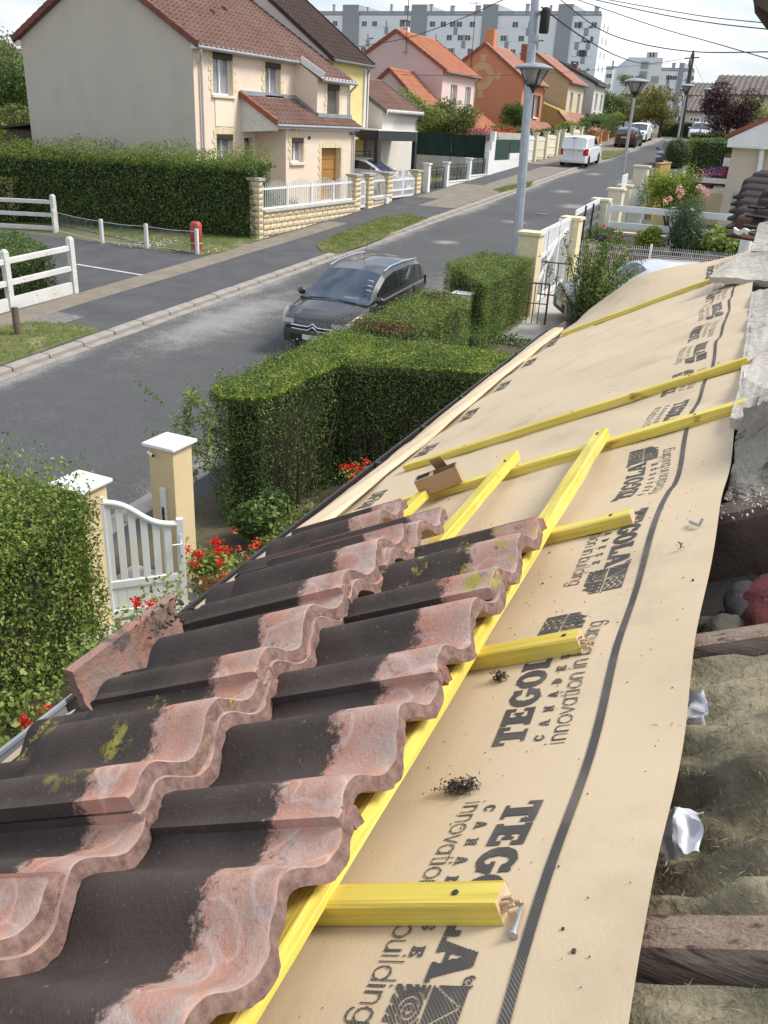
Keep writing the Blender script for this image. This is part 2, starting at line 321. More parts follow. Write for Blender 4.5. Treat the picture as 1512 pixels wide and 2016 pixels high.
MT['shutter_brown'] = mat('dark brown shutter', (.035, .025, .02), (.05, .035, .028), 3, .6, .2, 30)
MT['zinc'] = mat('zinc', (.30, .32, .35), (.38, .40, .43), 4, .45, .1, metal=.4)
MT['zinc_dark'] = mat('dark zinc', (.13, .135, .14), (.19, .19, .195), 4, .5, .1, metal=.3)
MT['terracotta'] = mat('terracotta pot', (.40, .15, .075), (.48, .2, .1), 7, .85, .2, c3=(.5, .4, .33), s3=9, lo3=.62, hi3=.72)
MT['apt_white'] = mat('tower white render', (.80, .81, .82), (.77, .78, .80), .12, .85)
MT['apt_grey'] = mat('tower grey cladding', (.33, .34, .36), (.30, .315, .335), .2, .85)
MT['orange_gable'] = mat('orange gable render', (.60, .25, .135), (.56, .225, .12), .5, .9, .2, 40)

def rend(name, c, d=.9): return mat(name, c, tuple(x*d for x in c), .8, .92, .25, 60, c3=tuple(x*.84 for x in c), s3=1.1, lo3=.55, hi3=.8)
MT['gable_grey'] = mat('shaded weathered gable render', (.53, .475, .395), (.50, .445, .37), .45, .92, .3, 30, c3=(.46, .415, .35), s3=.9, lo3=.5, hi3=.8, stretch=(1, 1, .55))  # gable side's shade is put into this grey base; blotches are weathering
MT['pinkcream'] = rend('pale peach render', (.80, .655, .53), .96)
MT['yellow'] = rend('yellow render', (.72, .6, .27)); MT['pinkwall_shaded'] = rend('pink render', (.62, .46, .43)); MT['palepink'] = rend('pale pink render', (.75, .60, .55))  # pink render is the pale pink darkened, painting in the gables' shade
MT['beige'] = rend('beige render', (.46, .36, .22)); MT['ochre'] = rend('ochre render', (.42, .27, .10)); MT['creamwall'] = rend('cream render', (.66, .56, .38)); MT['whitewall'] = rend('white render', (.68, .64, .58))
MT['right_wall'] = rend('beige house render', (.60, .52, .40)); MT['greywall'] = rend('grey white render', (.55, .54, .52))

def rooftile(name, c1, c2, c3=None): return mat(name, c1, c2, 1.3, .8, .35, 25, c3=c3, s3=3.5, lo3=.58, hi3=.75)
MT['roof_brown'] = rooftile('brown red tile', (.145, .080, .062), (.195, .112, .088), (.22, .155, .13)); MT['roof_dark'] = rooftile('dark brown tile', (.045, .027, .022), (.065, .04, .032))
MT['roof_orange'] = rooftile('orange tile', (.37, .14, .075), (.43, .18, .10)); MT['roof_rose'] = rooftile('faded rose tile', (.35, .17, .12), (.42, .23, .17)); MT['roof_slate'] = rooftile('dark grey tile', (.05, .047, .047), (.08, .075, .072))
MT['roof_greybrown'] = rooftile('grey brown tile', (.13, .11, .095), (.19, .165, .14)); MT['verge_red'] = rooftile('red verge tile', (.24, .075, .045), (.29, .10, .06))

# --- materials of the stripped roof
MT['membrane'] = mat('kraft coloured underlay', (.62, .49, .325), (.575, .45, .295), .9, .62, .22, 260, c3=(.45, .35, .235), s3=4.2, lo3=.52, hi3=.80, bdist=.002)
def batten_mat():
    m = mat('yellow treated wood', (.72, .55, .055), (.78, .63, .14), 5, .6, .15, 30, stretch=(3, 3, 3), c3=(.42, .27, .035), s3=5.5, lo3=.66, hi3=.75)
    return m
MT['batten'] = batten_mat()
MT['wood_cut'] = mat('cut wood end', (.62, .47, .30), (.5, .36, .22), 40, .8, .4)
MT['wood_raw'] = mat('raw wood', (.42, .25, .13), (.33, .19, .10), 10, .8, .4, stretch=(1, 9, 1))
MT['rafter'] = mat('old rafter wood', (.24, .165, .12), (.33, .25, .19), 6, .9, .7, 40, stretch=(1, 8, 8), c3=(.09, .055, .045), s3=10, lo3=.56, hi3=.66)
MT['rafter_dark'] = mat('dark old rafter wood', (.07, .045, .035), (.12, .085, .065), 8, .9, .7, 30, c3=(.45, .4, .33), s3=26, lo3=.66, hi3=.72)
MT['wool'] = mat('mineral wool', (.31, .27, .175), (.21, .185, .115), 5, 1.0, .45, 70, c3=(.085, .072, .048), s3=5, lo3=.5, hi3=.72, bdist=.012, detail=9)  # dark patches in the colour stand in for shaded crevices
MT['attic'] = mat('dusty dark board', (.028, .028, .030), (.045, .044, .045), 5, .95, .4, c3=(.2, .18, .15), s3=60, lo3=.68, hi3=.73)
MT['mortar'] = mat('cement mortar', (.40, .37, .315), (.52, .48, .41), 3, .95, .8, 25, c3=(.3, .28, .25), s3=8, lo3=.56, hi3=.7, bdist=.02)
MT['rubble'] = mat('rubble wall', (.23, .205, .165), (.34, .31, .26), 6, .98, 1.0, 18, c3=(.10, .09, .08), s3=11, lo3=.54, hi3=.64, bdist=.05)
MT['card'] = mat('cardboard', (.44, .30, .18), (.39, .265, .155), 3, .85, .1, 60, stretch=(1, 1, 6))
MT['gutter'] = mat('dark brown gutter', (.030, .026, .025), (.045, .038, .036), 4, .45, .15, 14, c3=(.09, .08, .075), s3=10, lo3=.62, hi3=.72)
MT['bag'] = mat('white plastic bag', (.66, .66, .68), (.58, .58, .6), 5, .35, .4, 12)
MT['redcloth'] = mat('dusty red cloth', (.085, .014, .013), (.055, .010, .010), 8, .95, .6, 60, c3=(.3, .25, .2), s3=40, lo3=.69, hi3=.73)
MT['greycloth'] = mat('dusty grey green cloth', (.085, .08, .06), (.06, .055, .045), 6, .95, .5, 40)
MT['debris'] = mat('dark nest debris', (.045, .035, .028), (.09, .07, .05), 40, .95, .5)
MT['nail'] = mat('steel nail', (.42, .42, .44), None, 1, .35, metal=.7)
def tile_mat(name, lichen):
    m = bpy.data.materials.new(name); m.use_nodes = True; t = m.node_tree; b = t.nodes['Principled BSDF']; L = t.links.new; nn = t.nodes.new
    b.inputs['Roughness'].default_value = .78; b.inputs['Specular IOR Level'].default_value = .35
    co = nn('ShaderNodeTexCoord'); sx = nn('ShaderNodeSeparateXYZ'); L(co.outputs['Object'], sx.inputs[0]); oi = nn('ShaderNodeObjectInfo')
    va = nn('ShaderNodeVectorMath'); va.operation = 'ADD'; vs = nn('ShaderNodeVectorMath'); vs.operation = 'SCALE'; vs.inputs['Scale'].default_value = 37.0
    cmb = nn('ShaderNodeCombineXYZ'); [L(oi.outputs['Random'], cmb.inputs[i]) for i in range(3)]
    L(cmb.outputs[0], vs.inputs[0]); L(co.outputs['Object'], va.inputs[0]); L(vs.outputs[0], va.inputs[1])
    def noise(sc, dt=6, r=.6, dist=0.0):
        n = nn('ShaderNodeTexNoise'); n.inputs['Scale'].default_value = sc; n.inputs['Detail'].default_value = dt; n.inputs['Roughness'].default_value = r; n.inputs['Distortion'].default_value = dist
        L(va.outputs[0], n.inputs['Vector']); return n
    def mr(sock, a, c, o0=0., o1=1.):
        r = nn('ShaderNodeMapRange'); r.inputs['From Min'].default_value = a; r.inputs['From Max'].default_value = c; r.inputs['To Min'].default_value = o0; r.inputs['To Max'].default_value = o1; L(sock, r.inputs['Value']); return r.outputs[0]
    def mth(op, a, c):
        q = nn('ShaderNodeMath'); q.operation = op
        for i, z in enumerate((a, c)):
            if isinstance(z, (int, float)): q.inputs[i].default_value = z
            else: L(z, q.inputs[i])
        return q.outputs[0]
    def mix(f, a, c):
        q = nn('ShaderNodeMixRGB')
        for i, z in ((1, a), (2, c)):
            if isinstance(z, tuple): q.inputs[i].default_value = (*z, 1)
            else: L(z, q.inputs[i])
        if isinstance(f, (int, float)): q.inputs[0].default_value = f
        else: L(f, q.inputs[0])
        return q.outputs[0]
    dark = mix(mr(noise(7).outputs[0], .35, .68), (.044, .032, .027), (.080, .059, .050))
    dark = mix(mr(noise(130, 2).outputs[0], .66, .74), dark, (.13, .12, .11))
    pink = mix(mr(noise(8).outputs[0], .38, .64), (.47, .22, .15), (.48, .31, .25))
    pink = mix(mr(noise(11, 9, .75, 1.8).outputs[0], .50, .66), pink, (.46, .37, .325))
    wv = noise(5.5, 2, .5, .6); band = mr(mth('ABSOLUTE', mth('SUBTRACT', wv.outputs[0], .52), 0.0), .003, .018, 1., 0.)
    pink = mix(mth('MULTIPLY', band, .32), pink, (.68, .58, .55))
    pink = mix(mth('MULTIPLY', mr(noise(26, 8, .75).outputs[0], .58, .66), .8), pink, (.15, .135, .125))
    edge = mth('ADD', sx.outputs[0], mr(noise(24, 9, .75).outputs[0], .3, .7, -.024, .024))
    pm = mr(edge, -.112, -.097)
    grit = mth('MULTIPLY', mr(mth('ABSOLUTE', mth('ADD', edge, .104), 0.0), .0, .030, 1., 0.), mr(noise(75, 5, .75).outputs[0], .53, .60)); pink = mix(mth('MULTIPLY', grit, .85), pink, (.045, .037, .032))
    head = mr(sx.outputs[0], -.045, -.005)
    pink = mix(mth('MULTIPLY', mth('MULTIPLY', head, mr(noise(20).outputs[0], .35, .6)), .7), pink, (.27, .225, .20))
    base = mix(pm, dark, pink)
    base = mix(mr(sx.outputs[1], .334, .337), base, mix(mr(noise(12).outputs[0], .4, .62), (.36, .13, .085), (.24, .15, .13)))
    geo = nn('ShaderNodeNewGeometry'); vt = nn('ShaderNodeVectorTransform'); vt.vector_type = 'NORMAL'; vt.convert_from = 'WORLD'; vt.convert_to = 'OBJECT'; L(geo.outputs['True Normal'], vt.inputs[0]); sn = nn('ShaderNodeSeparateXYZ'); L(vt.outputs[0], sn.inputs[0])
    endm = mr(mth('ABSOLUTE', sn.outputs[0], 0.0), .72, .85)
    base = mix(endm, base, mix(mr(noise(60, 4).outputs[0], .35, .65), (.13, .075, .062), (.25, .16, .135)))
    if lichen:
        lm = mth('MULTIPLY', mr(noise(16, 8, .75).outputs[0], .55, .60), mr(noise(4.0, 2).outputs[0], .46, .56)); base = mix(lm, base, mix(mr(noise(50).outputs[0], .4, .6), (.42, .36, .04), (.30, .27, .06)))
    L(base, b.inputs['Base Color'])
    bn = nn('ShaderNodeBump'); bn.inputs['Strength'].default_value = .55; bn.inputs['Distance'].default_value = .004
    L(noise(170, 4, .7).outputs[0], bn.inputs['Height']); L(bn.outputs[0], b.inputs['Normal']); return m
MT['tile'] = tile_mat('concrete roof tile', False); MT['tile_lichen'] = tile_mat('roof tile with yellow lichen', True)
def ink_mat():
    m = bpy.data.materials.new('screen printed ink'); m.use_nodes = True; t = m.node_tree; b = t.nodes['Principled BSDF']; L = t.links.new; nn = t.nodes.new
    b.inputs['Roughness'].default_value = .7
    co = nn('ShaderNodeTexCoord'); d = nn('ShaderNodeVectorMath'); d.operation = 'DOT_PRODUCT'; v = nrm(RU*.75+RG*.66)*2*math.pi/.0034; d.inputs[1].default_value = tuple(v); L(co.outputs['Object'], d.inputs[0])
    s = nn('ShaderNodeMath'); s.operation = 'SINE'; L(d.outputs['Value'], s.inputs[0])
    n = nn('ShaderNodeTexNoise'); n.inputs['Scale'].default_value = 9; n.inputs['Detail'].default_value = 5; L(co.outputs['Object'], n.inputs['Vector'])
    a = nn('ShaderNodeMath'); a.operation = 'MULTIPLY_ADD'; a.inputs[1].default_value = 5.0; a.inputs[2].default_value = -2.75; L(n.outputs['Fac'], a.inputs[0])
    ad = nn('ShaderNodeMath'); ad.operation = 'ADD'; L(s.outputs[0], ad.inputs[0]); L(a.outputs[0], ad.inputs[1])
    r = nn('ShaderNodeMapRange'); r.inputs['From Min'].default_value = .35; r.inputs['From Max'].default_value = 1.0; L(ad.outputs[0], r.inputs['Value'])
    mx_ = nn('ShaderNodeMixRGB'); mx_.inputs[1].default_value = (.062, .057, .052, 1); mx_.inputs[2].default_value = (.20, .165, .125, 1); L(r.outputs[0], mx_.inputs[0]); L(mx_.outputs[0], b.inputs['Base Color']); return m
MT['ink'] = ink_mat()

def asphalt_mat():
    m = bpy.data.materials.new('road asphalt with worn aggregate'); m.use_nodes = True; t = m.node_tree; b = t.nodes['Principled BSDF']; L = t.links.new; nn = t.nodes.new; b.inputs['Roughness'].default_value = .88; b.inputs['Specular IOR Level'].default_value = .3
    co = nn('ShaderNodeTexCoord'); at_ = nn('ShaderNodeAttribute'); at_.attribute_name = 'wear'
    def noise(sc, dt=4, r=.6): n = nn('ShaderNodeTexNoise'); n.inputs['Scale'].default_value = sc; n.inputs['Detail'].default_value = dt; n.inputs['Roughness'].default_value = r; L(co.outputs['Object'], n.inputs['Vector']); return n.outputs['Fac']
    def mr(sock, a, c, o0=0., o1=1.): r = nn('ShaderNodeMapRange'); r.inputs['From Min'].default_value = a; r.inputs['From Max'].default_value = c; r.inputs['To Min'].default_value = o0; r.inputs['To Max'].default_value = o1; L(sock, r.inputs['Value']); return r.outputs[0]
    def mth(op, a, c): q = nn('ShaderNodeMath'); q.operation = op; [L(z, q.inputs[i]) if not isinstance(z, (int, float)) else setattr(q.inputs[i], 'default_value', z) for i, z in enumerate((a, c))]; return q.outputs[0]
    def mix(f, a, c):
        q = nn('ShaderNodeMixRGB'); L(f, q.inputs[0])
        for i, z in ((1, a), (2, c)):
            if isinstance(z, tuple): q.inputs[i].default_value = (*z, 1)
            else: L(z, q.inputs[i])
        return q.outputs[0]
    base = mix(mr(noise(.55, 5), .35, .65), (.049, .051, .055), (.064, .066, .069)); base = mix(mr(noise(70, 3, .7), .40, .62), base, (.12, .12, .118))
    thr = mth('ADD', mth('MULTIPLY', at_.outputs['Fac'], .27), mth('MULTIPLY', mth('SUBTRACT', noise(1.7, 5), .5), .30)); sp = mth('ADD', noise(46, 5, .75), thr); base = mix(mr(sp, .60, .72), base, (.27, .26, .245))
    sp2 = mth('ADD', noise(9, 6, .7), mth('MULTIPLY', thr, 1.15)); base = mix(mth('MULTIPLY', mr(sp2, .72, .90), .22), base, (.26, .25, .235)); L(base, b.inputs['Base Color'])
    bn = nn('ShaderNodeBump'); bn.inputs['Strength'].default_value = .6; bn.inputs['Distance'].default_value = .01; L(noise(85, 3, .7), bn.inputs['Height']); L(bn.outputs[0], b.inputs['Normal']); return m
MT['asphalt'] = asphalt_mat()

def grain_mat(name, along):
    m = bpy.data.materials.new(name); m.use_nodes = True; t = m.node_tree; b = t.nodes['Principled BSDF']; L = t.links.new; nn = t.nodes.new; b.inputs['Roughness'].default_value = .62; b.inputs['Specular IOR Level'].default_value = .3
    co = nn('ShaderNodeTexCoord'); cb = nn('ShaderNodeCombineXYZ')
    for i, v in enumerate((RU, RG, RN)):
        d = nn('ShaderNodeVectorMath'); d.operation = 'DOT_PRODUCT'; d.inputs[1].default_value = tuple(v); L(co.outputs['Object'], d.inputs[0]); L(d.outputs['Value'], cb.inputs[i])
    def noise(sc, al, ac, dt=5, dist=0.0):
        mpn = nn('ShaderNodeMapping'); mpn.inputs['Scale'].default_value = (al, ac, ac) if along == 0 else (ac, al, ac); L(cb.outputs[0], mpn.inputs['Vector']); n = nn('ShaderNodeTexNoise'); n.inputs['Scale'].default_value = sc; n.inputs['Detail'].default_value = dt; n.inputs['Distortion'].default_value = dist; L(mpn.outputs[0], n.inputs['Vector']); return n.outputs['Fac']
    def mr(sock, a, c): r = nn('ShaderNodeMapRange'); r.inputs['From Min'].default_value = a; r.inputs['From Max'].default_value = c; L(sock, r.inputs['Value']); return r.outputs[0]
    def mix(f, a, c, k=1.0):
        q = nn('ShaderNodeMixRGB'); mm = nn('ShaderNodeMath'); mm.operation = 'MULTIPLY'; mm.inputs[1].default_value = k; L(f, mm.inputs[0]); L(mm.outputs[0], q.inputs[0])
        for i, z in ((1, a), (2, c)):
            if isinstance(z, tuple): q.inputs[i].default_value = (*z, 1)
            else: L(z, q.inputs[i])
        return q.outputs[0]
    c = mix(mr(noise(1.0, 2.5, 14), .35, .65), (.64, .50, .085), (.77, .64, .15)); c = mix(mr(noise(1.0, 3, 150, 4, .3), .45, .68), c, (.50, .36, .045), .75); c = mix(mr(noise(1.0, 5, 5, 6), .55, .72), c, (.72, .62, .22), .6)
    c = mix(mr(noise(1.0, 9, 22, 2), .70, .76), c, (.26, .15, .03), .85); c = mix(mr(noise(1.0, 30, 30, 6), .66, .74), c, (.30, .24, .10), .6)
    L(c, b.inputs['Base Color']); bn = nn('ShaderNodeBump'); bn.inputs['Strength'].default_value = .5; bn.inputs['Distance'].default_value = .002; L(noise(1.0, 6, 220, 4), bn.inputs['Height']); L(bn.outputs[0], b.inputs['Normal']); return m
MT['batten_up'] = grain_mat('yellow treated wood, grain up the slope', 0); MT['batten_along'] = grain_mat('yellow treated wood, grain along the roof', 1)

# ================================================================== the roof being re-covered
OWN = thing('house_roof', (-.4, 2.2, gz(2.2)), 'half-stripped house roof with brown tiles, cream underlay and yellow battens', 'roof')
HX = np.array([RG[1], -RG[0], 0.0]); ZZ = np.array([0, 0, 1.0])
RAF = [-.52, .065, .65, 1.225, 1.775, 2.48, 3.06, 3.64, 4.22, 4.81, 5.39, 5.97]
def sagf(t, s):
    for a, b in zip(RAF[:-1], RAF[1:]):
        if a <= s <= b:
            f = (s-a)/(b-a); return -.013*math.sin(math.pi*f)**2*(1+.35*math.sin(3*t+a*5)) + .0035*math.sin(9*t+7*s)*math.sin(math.pi*f)
    return 0.0
_sag0 = sagf
def sagf(t, s): return _sag0(t, s)+(.0035*math.sin(17*(s+.7*t))*math.exp(-((t+.55)/.35)**2)*min(1, max(0, s-1.8))+.0016*math.sin(31*t+9*s)*max(0, math.sin(2.3*s+4*t)))
def edge_t(s): return float(np.interp(s, [-.5, .53, 1.07, 1.63, 2.7, 4.43, 5.6, 6.2], [-.286, -.289, -.292, -.291, -.296, -.328, -.345, -.365]))
def mem(t, s, up=0.0): return wp(t, s, sagf(t, s)+up)
ss = np.concatenate([np.arange(-.5, 3.2, .05), np.arange(3.2, 6.0, .0833)]); rows = []
for s in ss:
    e = edge_t(s); rows.append([mem(-1.93+(e+1.93)*j/30, s) for j in range(31)])
m = MB().grid(rows); und = m.build('underlay', MT['membrane'], OWN, smooth=60)
# overlapping flap at the far end, curling up past the last batten
ep = [(1112, 650), (1135, 632), (1160, 607), (1200, 580), (1250, 548), (1300, 534), (1350, 522), (1400, 513), (1450, 499), (1488, 487)]
rows = []
for i, (u, v) in enumerate(ep):
    f = i/(len(ep)-1); t1, o1 = pS(u, v, 6.5); t0 = -1.66+f*(1.66-.36); r = []
    for j in range(9):
        q = j/8; r.append(wp(t0+(t1-t0)*q, 5.975+.52*q, .003+o1*q**1.25+.01*math.sin(q*3+f*9)*q))
    rows.append(r)
flap = MB().grid(rows).build('underlay_flap', MT['membrane'], OWN, smooth=60)
FLAP = np.array(rows)
def flapP(a, q, up=.0015):                        # a 0..1 along the eave-to-ridge direction, q 0..1 outwards
    x = a*(len(ep)-1); i = min(int(x), len(ep)-2); fx = x-i; y = q*8; j = min(int(y), 7); fy = y-j
    return (FLAP[i, j]*(1-fx)*(1-fy)+FLAP[i+1, j]*fx*(1-fy)+FLAP[i, j+1]*(1-fx)*fy+FLAP[i+1, j+1]*fx*fy) + RN*up*2
# rolled-up lower edge lying in front of the gutter
rows = []
for s in np.arange(1.5, 6.5, .1):
    c = -1.795+.008*math.sin(s*2.3)-.01*max(0, min(1, (s-2.4)/3.5)); r = .060+.004*math.sin(s*3.1+1)+.006*math.sin(s*1.3); r *= 1.0 if s < 6.2 else 1.0-.25*(s-6.2)
    rows.append([wp(c+r*1.1*math.cos(a), s, .010+r*.42*math.sin(a)+.004*math.sin(5*a+s*7)) for a in np.linspace(-.25, math.pi+.5, 15)])
rl = MB().grid(rows).build('underlay_roll', MT['membrane'], OWN, smooth=60)
b = MB(); b.tube([wp(-1.735-.012*max(0, (s-2.5)/3.5), s, .004) for s in np.arange(1.5, 6.4, .2)], .0035, 5); b.build('roll_overlap_shadow', MT['debris'], OWN)  # dark tube drawn as the shadow where the roll overlaps the sheet
# ---- printing on the underlay, laid out in metres: x along the line of text, y across it
def segd(X, Y, pts):
    d = np.full(X.shape, 9.0)
    for (x0, y0), (x1, y1) in zip(pts[:-1], pts[1:]):
        dx, dy = x1-x0, y1-y0; L2 = dx*dx+dy*dy+1e-12; k = np.clip(((X-x0)*dx+(Y-y0)*dy)/L2, 0, 1); d = np.minimum(d, np.hypot(X-x0-k*dx, Y-y0-k*dy))
    return d
def arc(cx, cy, rx, ry, a0, a1, n=14): return [(cx+rx*math.cos(math.radians(a0+(a1-a0)*i/n)), cy+ry*math.sin(math.radians(a0+(a1-a0)*i/n))) for i in range(n+1)]
LOW = dict(i=(.26, [[(.1, 0), (.1, .7)], [(.1, .93), (.1, .98)]]), n=(.66, [[(.1, 0), (.1, .7)], arc(.32, .44, .22, .26, 180, 0), [(.54, .44), (.54, 0)]]), o=(.82, [arc(.4, .35, .32, .35, 0, 360, 24)]),
  v=(.62, [[(.04, .7), (.3, 0), (.56, .7)]]), a=(.74, [arc(.34, .35, .27, .35, 0, 360, 22), [(.61, .7), (.61, 0)]]), t=(.42, [[(.18, .95), (.18, .12)], arc(.3, .12, .12, .12, 180, 300, 6), [(.02, .7), (.38, .7)]]),
  b=(.74, [arc(.4, .35, .28, .35, 0, 360, 22), [(.12, 0), (.12, 1.05)]]), u=(.66, [[(.1, .7), (.1, .26)], arc(.32, .26, .22, .26, 180, 360), [(.54, .7), (.54, 0)]]), l=(.24, [[(.1, 0), (.1, 1.05)]]), d=(.74, [arc(.34, .35, .28, .35, 0, 360, 22), [(.62, 0), (.62, 1.05)]]),
  g=(.74, [arc(.34, .35, .28, .35, 0, 360, 22), [(.62, .7), (.62, -.1)], arc(.34, -.1, .28, .22, 0, -160)]))
CAP = dict(D=(.8, [[(.1, 0), (.1, 1), (.3, 1)], arc(.3, .5, .4, .5, 90, -90), [(.3, 0), (.1, 0)]]), I=(.32, [[(.14, 0), (.14, 1)]]), F=(.66, [[(.1, 0), (.1, 1), (.58, 1)], [(.1, .53), (.5, .53)]]),
  B=(.76, [[(.1, 0), (.1, 1), (.38, 1)], arc(.38, .76, .24, .24, 90, -90), [(.1, .52), (.38, .52)], arc(.38, .26, .27, .26, 90, -90), [(.38, 0), (.1, 0)]]), A=(.8, [[(.04, 0), (.4, 1), (.76, 0)], [(.18, .34), (.62, .34)]]), R=(.76, [[(.1, 0), (.1, 1), (.38, 1)], arc(.38, .75, .25, .25, 90, -90), [(.38, .5), (.1, .5)], [(.36, .5), (.66, 0)]]))
def strokes(txt, font, x0, y0, h, wd, X, Y, sx=1.0, gap=0.0):
    M = np.zeros(X.shape, bool); x = x0
    for ch in txt:
        if ch == ' ': x += .34*h*sx; continue
        w_, st = font[ch]
        for pl in st: M |= segd(X, Y, [(x+p*h*sx, y0+q*h) for p, q in pl]) < wd/2
        x += (w_+gap)*h*sx
    return M
def slab(ch, u, v):                               # heavy slab-serif capitals on the unit square
    R = lambda a, b, c, d: (u >= a) & (u <= b) & (v >= c) & (v <= d); E = lambda cx, cy, rx, ry: ((u-cx)/rx)**2+((v-cy)/ry)**2 < 1
    if ch == 'T': return R(.02, .98, .80, 1) | R(.02, .17, .60, 1) | R(.83, .98, .60, 1) | R(.33, .67, 0, 1) | R(.2, .8, 0, .13)
    if ch == 'E': return R(.12, .48, 0, 1) | R(.02, .95, 0, .2) | R(.02, .95, .8, 1) | R(.3, .7, .41, .59) | R(.78, .95, 0, .36) | R(.78, .95, .64, 1) | R(.6, .72, .33, .67)
    if ch == 'L': return R(.12, .50, 0, 1) | R(.02, .62, .86, 1) | R(.02, .96, 0, .2) | R(.78, .96, 0, .4)
    if ch == 'O': return E(.5, .5, .5, .53) & ~E(.5, .5, .17, .34)
    if ch == 'C': return (E(.5, .5, .48, .52) & ~E(.55, .5, .2, .32) & ~((u > .6) & (v > .36) & (v < .64))) | R(.78, .93, .62, .98)
    if ch == 'G': return (E(.5, .5, .5, .53) & ~E(.52, .5, .18, .33) & ~((u > .55) & (v > .44) & (v < .68))) | R(.55, 1, .36, .48) | R(.66, .92, .05, .48) | R(.8, .95, .66, .98)
    if ch == 'A': return ((np.abs(u-.5) < .17+.30*(1-v)) & ~((np.abs(u-.44) < .20*(.75-v)) & (v > .38)) & ~((np.abs(u-.47) < .14) & (v < .24))) & (v <= 1) & (v >= 0) | R(-.04, .36, 0, .12) | R(.58, 1.04, 0, .12)
    if ch == 'N': return R(.1, .3, 0, 1) | R(.7, .9, 0, 1) | (np.abs((1-v)*.72+.14-u) < .15) & (v >= 0) & (v <= 1) | R(0, .4, 0, .12) | R(.6, 1, .88, 1)
    if ch == 'D': return (E(.38, .5, .58, .5) & (u > .3) & ~(E(.38, .5, .28, .3) & (u > .42))) | R(.12, .42, 0, 1) | R(.02, .4, 0, .13) | R(.02, .4, .87, 1)
    if ch == 'S': return (E(.5, .74, .44, .28) & ~E(.55, .72, .18, .1) & ~((u > .55) & (v < .68) & (v > .56))) | (E(.5, .27, .46, .29) & ~E(.45, .29, .2, .11) & ~((u < .4) & (v > .34) & (v < .46)))
def logo(X, Y):
    M = np.zeros(X.shape, bool); x = 0.0
    for ch, w_ in zip('TEGOLA', (.046, .045, .047, .048, .042, .052)): M |= (slab(ch, (X-x)/w_, Y/.049) & (X >= x-.003) & (X <= x+w_+.003)); x += w_+.0015
    x = .004
    for ch in 'CANADESE': M |= slab(ch, (X-x)/.0145, (Y+.031)/.0155) & (X >= x) & (X <= x+.0150); x += .0345
    M |= strokes('innovation in building', LOW, -.008, -.0655, .030, .0023, X, Y, .985)
    a, b_ = (X-.292)/.104, (Y+.030)/.084                   # the emblem: four fields with waves, peaks, spiral and leaves
    sq = (a >= 0) & (a <= 1) & (b_ >= 0) & (b_ <= 1); inside = sq & ~((np.hypot(a-1.0, b_-.02) < .20)) & ~((b_ < .06+.05*np.sin(a*30)) & (a > .55))
    cross_ = (np.abs(a-.47) < .016) | (np.abs(b_-.5) < .018)
    wav = (a > .5) & (b_ > .53) & (np.abs(((b_-.05*np.sin(a*26)-.53)*6.6) % 1.0-.5) < .16) & (a < .92)
    pk = (a < .45) & (b_ > .53) & (np.abs((b_-.55)-(.42-np.abs(a-.23)*1.9)) < .028) & (b_ < .97)
    r_ = np.hypot(a-.27, b_-.30); th_ = np.arctan2(b_-.30, a-.27); spi = (a < .45) & (b_ < .48) & (r_ < .20) & (np.abs(((r_*15-th_/(2*np.pi)) % 1.0)-.5) < .2)
    lf = (a < .45) & (b_ < .48) & (r_ > .24) & (np.abs(((np.arctan2(b_-.5, a-.45)*5.2) % 1.0)-.5) < .16)
    dots = (a > .5) & (b_ < .47) & (np.hypot(((a*7) % 1)-.5, ((b_*6) % 1)-.5) < .22) & (b_ > .2)
    M |= inside & ~cross_ & ~wav & ~pk & ~spi & ~lf & ~dots
    M |= (np.abs(np.hypot(X-.288, Y-.052)-.0062) < .0011) | ((np.hypot(X-.288, Y-.052) < .0028) & (np.hypot(X-.2875, Y-.052) > .0012))
    return M
def raster(fn, x0, x1, y0, y1, cell):
    xs = np.arange(x0, x1, cell); ys = np.arange(y0, y1, cell); X, Y = np.meshgrid(xs+cell/2, ys+cell/2); M = fn(X, Y); Q = []
    for j in range(len(ys)):
        r = np.r_[False, M[j], False]; ed = np.flatnonzero(r[1:] != r[:-1])
        for a, b in zip(ed[::2], ed[1::2]):
            k = a
            while k < b: e = min(b, k+18); Q.append((xs[0]+k*cell, xs[0]+e*cell, ys[j], ys[j]+cell)); k = e
    return Q
def tsh(s): return float(np.interp(s, [2.5, 4.2, 6.2], [0, -.008, -.03])) - .01*math.sin(s*5.4)*(1 if s > 2 else .3)
def printed(name, Q, fp, parent=und):
    P = np.array([[fp(x0, y0), fp(x1, y0), fp(x1, y1), fp(x0, y1)] for x0, x1, y0, y1 in Q]) - org(parent)
    n = len(Q); me = bpy.data.meshes.new(name); me.from_pydata(P.reshape(-1, 3).tolist(), [], [(4*i, 4*i+1, 4*i+2, 4*i+3) for i in range(n)]); me.materials.append(MT['ink'])
    return link(bpy.data.objects.new(name, me), parent)
for c_, ks in ((.0015, (0, 1)), (.0021, (2,)), (.003, (3, 4, 5))):
    Q = raster(logo, -.012, .42, -.078, .056, c_)
    for k in ks:
        sd_, su = .853+1.005*k, .985+1.0*k
        printed('printed_logo', Q, lambda x, y, s0=sd_: mem(-.505+y+tsh(s0-x), s0-x, .0012))
        if su < 5.6: printed('printed_logo', Q, lambda x, y, s0=su: mem(-.524-y+tsh(s0+x), s0+x, .0012))
Qf = [q for q in raster(logo, -.012, .20, -.078, .056, .003)]
printed('printed_logo', Qf, lambda x, y: flapP(.80-y*.62, .06+max(0, x)*3.4), flap)
Qd = raster(lambda X, Y: strokes('DIFBAR', CAP, 0, 0, .062, .0105, X, Y, .62, .12), -.01, .24, -.01, .075, .0028)
